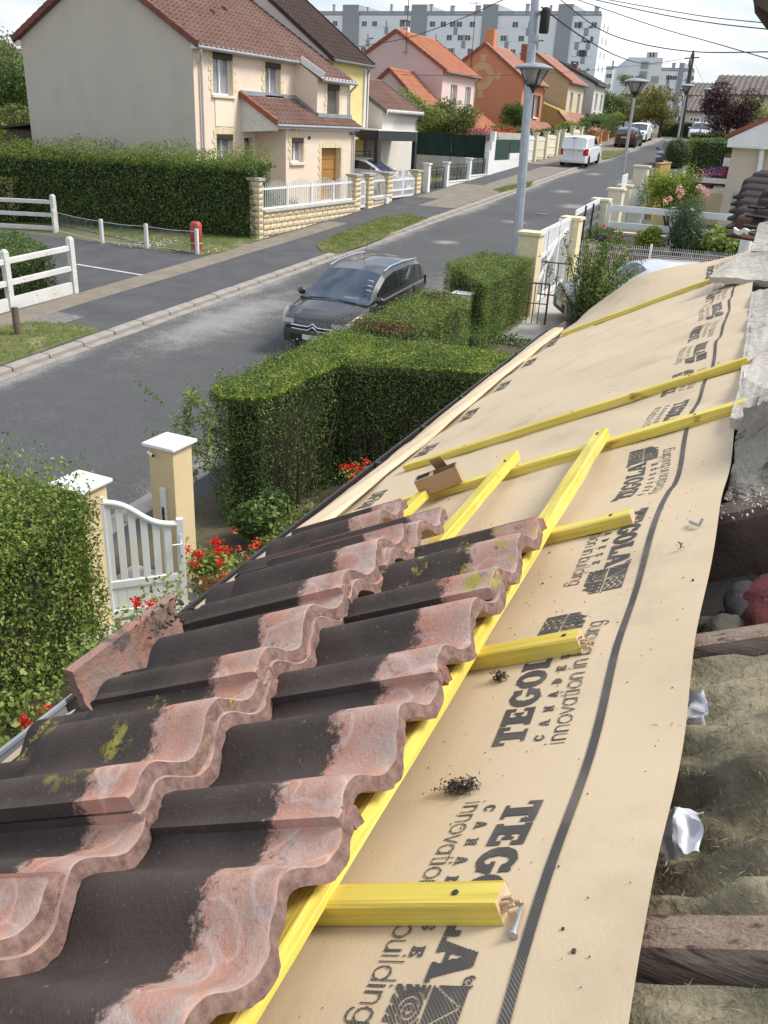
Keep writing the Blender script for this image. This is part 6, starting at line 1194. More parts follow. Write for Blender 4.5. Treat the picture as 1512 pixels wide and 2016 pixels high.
m = MB(); m.box(XN-.1, XN+.1, 50.92, 57.4, gz(50)-.2, -1.72); m.build('wall', MT['white'], gp); m = MB(); m.box(XN-.11, XN+.11, 53.9, 57.39, -1.718, -1.35); m.build('wall_step', MT['white'], gp)
for a, b in ((51.0, 53.85), (53.95, 57.3)): m = MB(); m.box(XN-.03, XN+.03, a, b, -1.70 if a < 52 else -1.34, -.62); m.build('panel', MT['green_panel'], gp)
m = MB(); m.box(XN-.3, XN-.24, 50.9, 59, -.60, -.22); m.build('grey_band', MT['concrete'], gp)
# white gate, cream gates and their posts
def solid_gate(label, y0, y1, zb, zt, m_, x=XN, group='solid gates along the street'):
    t = thing('gate', (x, (y0+y1)/2, zb), label, 'gate', group); n = max(3, int((y1-y0)/.22))
    for i in range(n): a, b = y0+(y1-y0)*i/n, y0+(y1-y0)*(i+1)/n; m = MB(); m.box(x-.025, x+.025, a+.006, b-.006, zb, zt+.10*math.sin(math.pi*(i+.5)/n)); m.build('board', MT[m_], t)
    m = MB()
    for z in (zb+.18, (zb+zt)/2, zt-.12): m.box(x+.026, x+.05, y0, y1, z-.05, z+.05)
    m.build('rails', MT[m_], t, kind='stuff')
solid_gate('plain white gate between dark green panels and cream gate', 57.6, 59.0, gz(58.3)+.05, -.42, 'pvc')
for y, zt, lab in ((59.35, -.15, 'first cream post, beside the white gate'), (61.9, -.05, 'second cream post, between the cream gate leaves'), (64.7, .08, 'third cream post, right of the cream gate'), (66.3, .16, 'fourth cream post, just left of the van'), (68.9, .40, 'tall cream post behind the white van'), (71.5, .42, 'last tall cream post behind the white van')): post(lab, y, zt, .34, m_='cream', ball=False, group='cream gate posts')
solid_gate('cream gate with arched top, nearer leaf', 59.6, 61.65, gz(60.6)+.05, -.45, 'cream'); solid_gate('cream gate with arched top, farther leaf', 62.15, 64.45, gz(63.3)+.05, -.32, 'cream'); solid_gate('cream gate behind the white van', 66.6, 68.6, gz(67.6)+.05, -.15, 'cream'); solid_gate('cream gate between the two tall cream posts', 69.2, 71.2, gz(70.2)+.05, .12, 'cream')
lowwall('orange rendered low wall beyond the cream posts', 72.2, 77.0, -.20, m_='orange_gable')
for y, lab in ((75.9, 'first orange fence pillar by the parked black car'), (78.3, 'second orange fence pillar by the parked black car'), (81, 'orange fence pillar nearest the white parked car')): post(lab, y, .22, .42, m_='orange_gable', group='orange fence pillars')
lowwall('low orange wall between the orange pillars', 76.2, 78.0, -.08, m_='orange_gable')
for y, lab in ((84.5, 'pale yellow pillar behind the white parked car'), (87.5, 'pale yellow pillar near the round street tree'), (90.5, 'farthest pale yellow pillar near the round street tree')): post(lab, y, .62, .45, m_='cream', x=-16.6, group='pale yellow pillars')
lowwall('low cream wall near the round street tree', 88, 92, .4, x=-16.6, m_='cream')
# wooden post, white concrete rail fences, wire fence, red hydrant cover
t = thing('wooden_post', (-15.39, 13.71, gz(13.7)), 'short round weathered wooden post on the grass verge', 'post'); m = MB(); c = np.array((-15.39, 13.71, gz(13.71))); m.tube([c-(0, 0, .2), c+(.0, 0, .3), c+(-.01, .01, .62)], [.085, .08, .075], 10); m.build('shaft', MT['wood_post'], t, smooth=50)
def rail_fence(label, pts, h, nr, base=True):
    t = thing('rail_fence', (pts[0][0], pts[0][1], gz(pts[0][1])), label, 'fence', 'white concrete rail fences'); P = [np.array((x, y, gz(y))) for x, y in pts]
    for p in P:
        m = MB(); m.box(p[0]-.075, p[0]+.075, p[1]-.075, p[1]+.075, p[2]-.2, p[2]+h-.04); m.hexa([(p[0]-.075, p[1]-.075, p[2]+h-.04), (p[0]+.075, p[1]-.075, p[2]+h-.04), (p[0]+.075, p[1]+.075, p[2]+h-.04), (p[0]-.075, p[1]+.075, p[2]+h-.04)]+[(p[0]+a*.035, p[1]+b*.035, p[2]+h+.02) for a, b in ((-1, -1), (1, -1), (1, 1), (-1, 1))]); m.build('post', MT['white_old'], t, bevel=.008)
    for a, b in zip(P[:-1], P[1:]):
        d = nrm(b-a)*.077
        for k in range(nr): z = h*(.90-.36*k)-.12; m = MB(); m.bar(a+d+(0, 0, z), b-d+(0, 0, z), .10, .13); m.build('rail', MT['white_old'], t, bevel=.01)
        if base: m = MB(); m.bar(a+d+(0, 0, .12), b-d+(0, 0, .12), .07, .36); m.build('base_panel', MT['white_old'], t)
rail_fence('white concrete rail fence in front of the low boxwood, nearer section', [(-17.2, 8.9), (-17.18, 11.0), (-17.18, 13.1), (-17.18, 15.21), (-17.1, 17.28)], 1.42, 2)
rail_fence('white concrete rail fence at far left beside the tall hedge', [(-30.5, 21.9), (-27.3, 22.85), (-24.15, 23.8)], 1.22, 3, False)
wfn = thing('wire_fence', (-21, 23, gz(23)), 'low chain link fence with white concrete posts by the tall hedge', 'fence'); PW_ = [(-24.0, 23.6), (-21.2, 22.9), (-19.4, 23.0), (-17.45, 23.1)]
for x, y in PW_: m = MB(); m.box(x-.05, x+.05, y-.05, y+.05, gz(y)-.2, gz(y)+.78); m.build('post', MT['white_old'], wfn, bevel=.006)
for (xa, ya), (xb, yb) in zip(PW_[:-1], PW_[1:]):
    m = MB(); L = math.hypot(xb-xa, yb-ya); n = int(L/.09); P = lambda f, z: np.array((xa+(xb-xa)*f, ya+(yb-ya)*f, gz(ya+(yb-ya)*f)+z))
    for i in range(-7, n):
        for sg in (1, -1):
            f0, f1 = (i/n, (i+7)/n) if sg > 0 else ((i+7)/n, i/n); z0, z1 = .06, .68
            if min(f0, f1) < 0 or max(f0, f1) > 1: continue
            m.tube([P(f0, z0), P(f1, z1)], .0022, 3, False)
    m.build('wire_mesh', MT['zinc'], wfn, kind='stuff'); m = MB(); m.tube([P(0, .70), P(.5, .67), P(1, .70)], .006, 4); m.build('top_wire', MT['white_old'], wfn); m = MB(); m.tube([P(0, .08), P(1, .08)], .008, 4); m.build('base_wire', MT['white_old'], wfn)
hy = thing('hydrant', (-17.66, 23.35, gz(23.3)), 'faded red rounded hydrant cover with a cream band beside the hedge', 'hydrant'); c = (-17.66, 23.35, gz(23.35))
m = MB(); rows = []
for z, rx, ry in ((.0, .15, .12), (.12, .17, .13), (.30, .175, .135), (.312, .185, .145), (.80, .185, .145), (.90, .17, .13), (.95, .12, .09), (.955, .0, .0)): rows.append([(c[0]+rx*math.copysign(abs(math.cos(a))**.6, math.cos(a)), c[1]+ry*math.copysign(abs(math.sin(a))**.6, math.sin(a)), c[2]+z) for a in np.linspace(0, 2*math.pi, 17)[:-1]])
m.grid(rows, True); m.build('cover', MT['hydrant'], hy, smooth=50); m = MB(); m.grid([[(c[0]+1.07*(p[0]-c[0]), c[1]+1.07*(p[1]-c[1]), c[2]+z) for p in rows[2]] for z in (.285, .31)], True); m.build('band', MT['cream'], hy)

# ================================================================== street lamps, poles, cables
def lamp(label, base, h, sc=1.0, r=.075):
    t = thing('street_lamp', base, label, 'street lamp', 'grey street lamps'); b = np.array(base, float); m = MB(); m.tube([b-(0, 0, .2), b+(0, 0, 1.0), b+(0, 0, h-.7)], [r, r*.98, r*.70], 12); m.build('pole', MT['galv'], t, smooth=60)
    k = b+(0, 0, h-.75); m = MB(); m.lathe([(.055, 0), (.07, .05), (.10, .12), (.20, .2), (.0, .2)], k, 12); m.build('neck', MT['darkmetal'], t, smooth=50)
    m = MB()
    for a in range(4): d = np.array((math.cos(a*math.pi/2+.7), math.sin(a*math.pi/2+.7), 0)); m.bar(k+d*.13+(0, 0, .12), k+d*.40*sc+(0, 0, .56), .05, .02, d)
    m.build('arms', MT['darkmetal'], t, kind='stuff'); m = MB(); m.lathe([(.10, .15), (.24*sc, .38), (.36*sc, .555)], k, 16); m.build('glass_bowl', MT['lampglass'], t, smooth=60)
    m = MB(); m.lathe([(.0, .56), (.50*sc, .56), (.52*sc, .60), (.44*sc, .64), (.25*sc, .70), (0, .73)], k, 20); m.build('hood', MT['zinc'], t, smooth=40); return t
MT['lampglass'] = glassmat('lamp bowl', (.42, .42, .40), .12, .45)
def up(b, u, v): r = ray(u, v); s = np.dot(b[:2], r[:2])/np.dot(r[:2], r[:2]); return (r*s)[2]
b = pX(1008, 540, -7.35); b[2] = gz(b[1]); lamp('nearest grey street lamp with inverted cone head, close to the steel pole', b, up(b, 1036, 120)-b[2], 1.0, .07)
b = pX(1221, 372, -7.5); b[2] = gz(b[1]); lamp('second grey street lamp, rising above the cream fence posts', b, up(b, 1252, 152)-b[2])
b = pX(1335, 270, -9.6); lamp('third grey street lamp, in front of the wooden pole', (b[0], b[1], gz(b[1])), up(b, 1352, 164)-gz(b[1]))
b = pY(1378, 262, 86); lamp('farthest grey street lamp, beside the purple tree', (b[0], b[1], gz(86)), up(b, 1390, 172)-gz(86), .9)
sp_ = thing('steel_pole', (-7.2, 25.0, gz(25)), 'tall tapered galvanised steel pole carrying cables', 'pole'); b = pX(1020, 520, -7.2); b[2] = gz(b[1]); zt = up(b, 1059, -40); lean = pY(1059, -40, b[1]); tp = pY(1057, -40, b[1]); q0 = pY(1021, 440, b[1]); b = np.array((q0[0]+(tp[0]-q0[0])*(gz(b[1])-q0[2])/(tp[2]-q0[2]), b[1], gz(b[1])))
m = MB(); m.tube([b-(0, 0, .3), (b*2+tp)/3, (b+2*tp)/3, tp], [.135, .125, .115, .105], 8); m.build('shaft', MT['galv'], sp_)
m = MB(); q = pY(1056, 40, b[1]); m.lathe([(.12, -.3), (.13, -.25), (.13, .2), (.08, .28), (0, .3)], q+(.24, -.05, 0), 10); m.build('junction_box', MT['black'], sp_, smooth=50); m = MB(); m.lathe([(.118, 0), (.118, .06)], q+(0, 0, .15), 12); m.lathe([(.118, -.5), (.118, -.44)], q, 12); m.build('band', MT['zinc'], sp_, kind='stuff')
wpz = thing('wooden_pole', (-10.4, 80, gz(80)), 'old wooden utility pole with a crossarm behind the third lamp', 'pole'); b2_ = pY(1338, 275, 80); b2_[2] = gz(80); t2_ = np.array(pY(1364, 108, 80)); 
m = MB(); m.tube([b2_-(0, 0, .3), (b2_+t2_)/2, t2_, t2_+(0, 0, .35)], [.21, .18, .15, .02], 9); m.build('shaft', MT['wood_pole'], wpz, smooth=50); m = MB(); m.bar(pY(1347, 115, 79.8), pY(1377, 113, 79.8), .09, .09); m.build('crossarm', MT['wood_pole'], wpz); m = MB(); m.lathe([(.08, 0), (.13, .1), (.13, .5), (.05, .6)], pY(1357, 132, 79.7), 8); m.build('insulator', MT['zinc_dark'], wpz, smooth=60)
def cable(label, pts, r=.014):
    P = [np.array(pY(u, v, y)) for u, v, y in pts]; n = len(P); out = []
    for i in range(n-1):
        p0, p1, p2, p3 = P[max(0, i-1)], P[i], P[i+1], P[min(n-1, i+2)]
        for k in range(8): t = k/8; out.append(.5*((2*p1)+(-p0+p2)*t+(2*p0-5*p1+4*p2-p3)*t*t+(-p0+3*p1-3*p2+p3)*t**3))
    m = MB(); m.tube(out+[P[-1]], r, 4); solo(m, 'cable', MT['black'], label, 'cable', 'overhead cables')
ys_ = b[1]
cable('overhead cable sagging from the steel pole to the wooden pole', [(1066, 14, 25.2), (1150, 75, 35), (1220, 112, 48), (1275, 125, 60), (1340, 117, 79.5)], .022)
cable('overhead cable crossing the sky towards the right edge, lowest one', [(1104, 0, 27), (1180, 57, 26), (1262, 86, 25), (1370, 102, 23), (1516, 102, 20)], .012)
cable('thin overhead cable dropping across the sky to the lower right', [(1133, -2, 30), (1290, 52, 28), (1400, 83, 26), (1516, 117, 24)], .011)
cable('overhead cable running high across the sky, lower of the top pair', [(1165, -2, 30), (1290, 26, 28), (1400, 45, 26), (1516, 58, 24)], .013); cable('overhead cable running highest across the sky at upper right', [(1190, -2, 30), (1300, 18, 28), (1400, 34, 26), (1516, 46, 24)], .011)
cable('overhead cable from the steel pole towards the roofs at left', [(1056, -25, 25.2), (985, 2, 30), (905, 38, 36), (800, 75, 42), (692, 94, 48)], .018)
cable('thin cable from the wooden pole to houses at right', [(1366, 118, 79.5), (1372, 135, 82), (1384, 160, 86)], .015); cable('thin dark cable low before the pale apartment block', [(1344, 122, 79), (1300, 126, 76), (1240, 130, 70), (1130, 141, 62), (960, 149, 52), (790, 147, 47)], .012)

# ================================================================== our side of the street: gate, pillars, fences
def gate_pillar(label, c, h, w_=.34, cam_=False):
    t = thing('gate_pillar', (c[0], c[1], gz(c[1])), label, 'pillar', 'cream rendered gate pillars'); z = gz(c[1]); x, y = c; m = MB(); m.box(x-w_/2, x+w_/2, y-w_/2, y+w_/2, z-.2, z+h-.06); m.build('shaft', MT['pillar'], t, bevel=.008)
    q = w_/2+.05; m = MB(); m.hexa([(x-q, y-q, z+h-.058), (x+q, y-q, z+h-.058), (x+q, y+q, z+h-.058), (x-q, y+q, z+h-.058), (x-q, y-q, z+h-.02), (x+q, y-q, z+h-.02), (x+q, y+q, z+h-.02), (x-q, y+q, z+h-.02)]); m.hexa([(x-q, y-q, z+h-.02), (x+q, y-q, z+h-.02), (x+q, y+q, z+h-.02), (x-q, y+q, z+h-.02)]+[(x+a*.04, y+b_*.04, z+h+.02) for a, b_ in ((-1, -1), (1, -1), (1, 1), (-1, 1))]); m.build('cap', MT['cap_white'], t, bevel=.008); return t
P1 = (-5.93, 7.20); gp1 = gate_pillar('cream rendered gate pillar with white cap and lock strip', P1, 1.79); x, y = P1; z = gz(y); fy = y-.17
m = MB(); m.box(x-.02, x+.055, fy-.036, fy-.001, z+.08, z+1.26); st_ = m.build('strike_plate', MT['pvc'], gp1, bevel=.004)
m = MB(); m.box(x-.002, x+.036, fy-.041, fy-.037, z+.80, z+1.03); m.build('lock_plate', MT['zinc_dark'], st_); m = MB(); m.box(x+.006, x+.028, fy-.043, fy-.0415, z+.93, z+1.0); m.box(x+.006, x+.028, fy-.043, fy-.0415, z+.83, z+.90); m.build('slots', MT['black'], st_, kind='stuff')
m = MB(); m.tube([(x-.155, fy-.02, z+1.66), (x-.07, fy-.045, z+1.645)], .022, 10); ca = m.build('camera', MT['pvc'], gp1, smooth=40); m = MB(); m.tube([(x-.072, fy-.046, z+1.645), (x-.064, fy-.048, z+1.645)], .016, 10); m.build('lens', MT['black'], ca)
P2 = (-6.15, 6.02); gate_pillar('cream rendered gate pillar mostly hidden behind the leafy hedge', P2, 1.74, .36)
GA, GB = np.array((-5.98, 6.12)), np.array((-4.97, 6.22)); GA = np.array((-6.0, 6.10)); gz0 = gz(6.15)+.06
gw = thing('garden_gate', (GA[0], GA[1], gz0), 'white garden gate with swept top rail, standing open', 'gate'); GB = pG(368, 1190, .06)[:2]; d2 = nrm(GB-GA); L = np.linalg.norm(GB-GA); n2 = np.array((d2[1], -d2[0])); gtop = lambda f: 1.42-.36*(1/(1+math.exp(-(f-.45)*8)))
def g3(f, z, o=0): p = GA+d2*L*f+n2*o; return np.array((p[0], p[1], gz0+z))
m = MB(); m.tube([g3(f, gtop(f)) for f in np.linspace(0, .93, 18)], .034, 10); m.build('top_rail', MT['pvc'], gw, smooth=50)
m = MB(); m.bar(g3(0, .42), g3(.93, .42), .05, .09); m.build('middle_rail', MT['pvc'], gw, bevel=.008); m = MB(); m.bar(g3(0, .05), g3(.93, .05), .05, .10); m.build('bottom_rail', MT['pvc'], gw, bevel=.008)
for i in range(6): f = .08+.145*i; m = MB(); m.bar(g3(f, .46), g3(f, gtop(f)-.01), .075, .022, (d2[1], -d2[0], 0)); m.v = m.v; m.build('slat', MT['pvc'], gw, bevel=.003)
for i in range(8): f0 = .01+.115*i; m = MB(); m.bar(g3(f0+.055, .10), g3(f0+.055, .385), .112, .02, (d2[1], -d2[0], 0)); m.build('board', MT['pvc'], gw, bevel=.004)
m = MB(); m.bar(g3(.965, 0), g3(.965, 1.13), .075, .06, (d2[1], -d2[0], 0)); sl_ = m.build('lock_stile', MT['pvc'], gw, bevel=.004); m = MB(); m.bar(g3(.02, 0), g3(.02, 1.48), .06, .06, (d2[1], -d2[0], 0)); m.build('hinge_stile', MT['pvc'], gw, bevel=.004)
m = MB(); m.tube([g3(.965, .86, .035), g3(.965, .86, .075), g3(.955, .855, .085), g3(.84, .855, .085)], .0095, 8); m.build('handle', MT['pvc'], sl_, smooth=50); m = MB(); m.bar(g3(.965, .60, .034), g3(.965, .95, .034), .03, .006, (d2[1], -d2[0], 0)); m.build('handle_plate', MT['pvc'], sl_); m = MB(); m.bar(g3(.965, .665, .0385), g3(.965, .70, .0385), .010, .003, (d2[1], -d2[0], 0)); m.build('keyhole', MT['black'], sl_); m = MB(); m.bar(g3(1.0, .60), g3(1.0, .93), .004, .025, (d2[1], -d2[0], 0)); m.build('lock_edge', MT['zinc_dark'], sl_)
# rusty gate at the end of the garden, mesh fence, neighbour's gate
rg = thing('rusty_gate', (-5.4, 20.4, gz(20.4)), 'rusted iron bar gate between the clipped hedge and the grey car', 'gate')
def rbar(p, q, r=.016, nm='bar'): m = MB(); m.tube([p, q], r, 6); m.build(nm, MT['rust'], rg)
A_, B_ = pG(1030, 636), pG(1072, 640); TA, TB = A_+(0, 0, .98), B_+(0, 0, .98)
rbar(A_+(0, 0, .5), B_+(0, 0, .5), .014); rbar(TA, TB, .02); rbar(B_, TB, .026, 'gate_post')
for f in (.12, .38, .64): rbar(A_+(B_-A_)*f, TA+(TB-TA)*f, .012)
C_ = pG(1045, 612); D_ = C_+(.85, .10, .0); 
for z in (.45, 1.25): rbar(C_+(0, 0, z), D_+(0, 0, z), .018)
for f in np.linspace(.05, .95, 4): rbar(C_+(D_-C_)*f+(0, 0, .40), C_+(D_-C_)*f+(0, 0, 1.25), .012)
rf = thing('rusty_gate', pG(895, 740), 'small rusted iron gate leaf beside the clipped hedge', 'gate'); p, q = pG(870, 738), pG(886, 742)
m = MB()
for a in (p, q): m.tube([a, a+(0, 0, .62)], .018, 6)
for z in (.08, .34, .60): m.tube([p+(0, 0, z), q+(0, 0, z)], .016, 6)
m.build('frame', MT['rust'], rf, kind='stuff')
lb = thing('letter_box', (-6.0, 17.5, gz(17.5)+.8), 'cream metal letterbox standing in the gap of the clipped hedges', 'letterbox'); c = pG(911, 592, .95); m = MB(); m.box(c[0]-.23, c[0]+.20, c[1]-.17, c[1]+.17, c[2]-.16, c[2]+.15); m.build('body', MT['cream'], lb, bevel=.012); m = MB(); m.box(c[0]-.25, c[0]+.22, c[1]-.19, c[1]+.19, c[2]+.152, c[2]+.175); m.build('lid', MT['pvc'], lb, bevel=.005); m = MB(); m.box(c[0]+.201, c[0]+.207, c[1]+.02, c[1]+.05, c[2]-.03, c[2]+.02); m.build('lock', MT['black'], lb); m = MB(); m.tube([(c[0], c[1], gz(c[1])-.1), (c[0], c[1], c[2]-.16)], .03, 6); m.build('post', MT['galv'], lb)
mf_ = thing('mesh_fence', (-4.5, 26.2, gz(26)), 'white welded mesh fence behind the grey parked car', 'fence')
MFA, MFB = np.array((-6.35, 25.85)), np.array((1.0, 26.9)); Lf = np.linalg.norm(MFB-MFA); fd = (MFB-MFA)/Lf; zf = gz(26); H_ = 1.12; M3 = lambda s, z: np.array((*(MFA+fd*s), zf+z))
for s in (0, 2.55, 5.1, 7.3): m = MB(); m.tube([M3(s, -.2), M3(s, H_+.06)], .035, 8); m.build('post', MT['white'], mf_)
m = MB()
for i in range(int(Lf/.055)): m.box(*(lambda p: (p[0]-.004, p[0]+.004, p[1]-.004, p[1]+.004))(M3(i*.055, 0)), zf-.05, zf+H_)
for z in (.03, .2, .25, .45, .65, .85, .90, 1.02): m.bar(M3(0, z), M3(Lf, z), .007, .010)
m.build('mesh', MT['white'], mf_, kind='stuff')
m = MB(); m.bar((-6.35, 25.98, zf-.1), (1, 27.03, zf-.1), .15, .5); m.build('plinth', MT['concrete'], mf_); m = MB(); m.bar((-5.6, 26.75, -3.30), (1.2, 27.6, -3.22), .06, .22); solo(m, 'edging_board', MT['rust'], 'dark brown edging board below the neighbouring shrubs', 'edging')
XQ = -6.0
def cpost(label, y, zt, w_=.42, m_='cream', x=XQ): return post(label, y, zt, w_, x=x, m_=m_, group='fence posts on the near pavement')
cpost('first beige stone post behind the tall clipped hedge', 21.35, -2.28, .5, 'quoin'); cpost('second beige stone post, beyond the white sliding gate', 25.4, -2.2, .5, 'quoin'); cpost('cream post at the white crossbar fence', 28.95, -1.88, .48); cpost('cream post below the second street lamp', 31.2, -1.66, .48); cpost('cream post just beyond the second street lamp', 32.6, -1.60, .42); cpost('cream post with cap before the round shrub', 35.4, -1.02, .5); lowwall('low orange brown wall beyond the round shrub', 39.0, 42.0, -.98, x=XQ, m_='ochre')
sg = thing('sliding_gate', (XQ, 23.3, gz(23)), 'white sliding gate with slanting lower rail between beige posts', 'gate'); y0, y1 = 21.7, 25.1; zt = lambda y: -2.38+(y-y0)*.05; zm = lambda y: -3.15+(y-y0)*.20
m = MB(); m.bar((XQ, y0, zt(y0)), (XQ, y1, zt(y1)), .05, .10); m.bar((XQ, y0, zm(y0)), (XQ, y1, zm(y1)), .05, .12); m.bar((XQ, y0, -4.1), (XQ, y1, -3.95), .05, .14); m.bar((XQ+.002, y0+.1, -4.0), (XQ+.002, 23.9, zm(23.9)), .045, .10); m.build('rails', MT['pvc'], sg, kind='stuff')
for y in (y0+.03, 22.9, 24.0, y1-.03): m = MB(); m.bar((XQ, y, -4.12), (XQ, y, zt(y)+(.12 if y == 24.0 else .03)), .08, .08, (1, 0, 0)); m.build('stile', MT['pvc'], sg)
n = 24; m = MB()
for i in range(n): y = y0+.1+(y1-y0-.2)*i/(n-1); m.box(XQ-.012, XQ+.012, y-.05, y+.05, zm(y), zt(y)); 
m.build('slats', MT['pvc'], sg, kind='stuff'); m = MB()
for i in range(30): y = y0+.1+(y1-y0-.2)*i/29; m.box(XQ-.006, XQ+.006, y-.006, y+.006, -4.0, zm(y))
m.build('wire_bars', MT['white'], sg, kind='stuff')
def xrails(label, x0, x1, y, zs, posts_, m_='pvc'):
    t = thing('rail_fence', (x0, y, gz(y)), label, 'fence', 'white rail fences of the neighbours')
    for z in zs: m = MB(); m.bar((x0, y, z), (x1, y+.35, z), .05, .19); m.build('rail', MT[m_], t, bevel=.008)
    for p in posts_: f = (p-x0)/(x1-x0); m = MB(); m.box(p-.07, p+.07, y+.35*f-.07, y+.35*f+.07, gz(y)-.1, zs[0]+.17); m.build('post', MT[m_], t, bevel=.01)
xrails('white crossbar fence behind the red roses and oleander', -5.75, 0.6, 28.9, (-2.12, -2.62), (-5.72, -3.75, -1.6)); lw = thing('low_wall', (-2.5, 29, gz(29)), 'pale low wall with cream coping under the white crossbar fence', 'wall'); m = MB(); m.bar((-5.7, 29.15, -3.4), (.6, 29.5, -3.4), .18, 1.0); m.build('wall', MT['greywall'], lw); m = MB(); m.bar((-5.75, 29.15, -2.87), (.6, 29.5, -2.87), .28, .07); m.build('coping', MT['cream'], lw)
xrails('white crossbar fence farther back behind the round shrub', -4.4, 0.5, 37.6, (-1.45, -1.85), (-4.3, -2.2)); m = MB(); m.bar((-4.4, 36.6, -2.4), (-1.2, 36.6, -2.4), .2, 1.15); lw2 = solo(m, 'low_wall', MT['creamwall'], 'cream wall behind the oleander by the beige house', 'wall')
yfn = thing('street_rail', (XQ, 27.2, gz(27)), 'dark and white slatted fence between two cream posts', 'fence')
for z, mm in ((-2.05, 'pvc'), (-2.28, 'zinc_dark'), (-2.52, 'zinc_dark'), (-2.78, 'zinc_dark')): m = MB(); m.bar((XQ, 25.7, z-.05), (XQ, 28.7, z+.14), .04, .15); m.build('slat', MT[mm], yfn)
for y in (26.7, 27.7): m = MB(); m.bar((XQ+.04, y, -3.6), (XQ+.04, y, -1.95), .05, .05, (1, 0, 0)); m.build('post', MT['darkmetal'], yfn)
og_ = thing('gate', (-5.4, 33.4, gz(33)), 'white gate leaves standing open beyond the second lamp', 'gate')
for (a, b_, z0, z1) in (((-5.9, 33.1), (-5.45, 33.5), -2.9, -1.75), ((-5.9, 35.0), (-5.5, 34.5), -2.85, -1.5)): m = MB(); m.bar((*a, (z0+z1)/2), (*b_, (z0+z1)/2), .05, z1-z0); m.build('gate_leaf', MT['pvc'], og_)
pn = thing('white_panel', (-5.85, 31.9, -1.9), 'small white board standing between the cream posts', 'panel'); m = MB(); m.bar((-5.95, 31.6, -1.52), (-5.95, 32.4, -1.47), .05, .52); m.build('board', MT['pvc'], pn, bevel=.01)

# ================================================================== cars
MT['paint_dark'] = mat('dark grey brown car paint', (.040, .037, .035), None, 1, .28, metal=.25, coat=.8, spec=.5); MT['paint_white'] = mat('white car paint', (.76, .77, .78), None, 1, .3, coat=.6); MT['paint_silver'] = mat('silver car paint', (.60, .62, .65), None, 1, .3, metal=.3, coat=.6); MT['paint_black'] = mat('black car paint', (.018, .019, .022), None, 1, .22, coat=.8); MT['paint_slate'] = mat('slate grey car paint', (.12, .135, .155), None, 1, .3, metal=.3, coat=.6)
MT['chrome'] = mat('chrome', (.75, .76, .78), None, 1, .15, metal=1.0); MT['alloy'] = mat('wheel alloy', (.38, .39, .41), None, 1, .4, metal=.6); MT['lightglass'] = glassmat('headlamp glass', (.55, .57, .6), .08); MT['redlight'] = mat('red tail lamp', (.35, .01, .012), None, 1, .15, coat=.5); MT['plastic'] = mat('dark bumper plastic', (.02, .02, .022), None, 1, .6); MT['seat'] = mat('car interior', (.055, .055, .06), (.09, .09, .095), 5, .9)
MT['screen'] = glassmat('windscreen', (.09, .12, .17), .04, .45); MT['carglass'] = glassmat('car side glass', (.018, .022, .026), .04); MT['greenblind'] = mat('pale green window blind', (.16, .25, .20), None, 1, .3, coat=.6); MT['plate'] = mat('number plate', (.72, .72, .70), None, 1, .5); MT['plate_y'] = mat('yellow number plate', (.70, .52, .05), None, 1, .5)
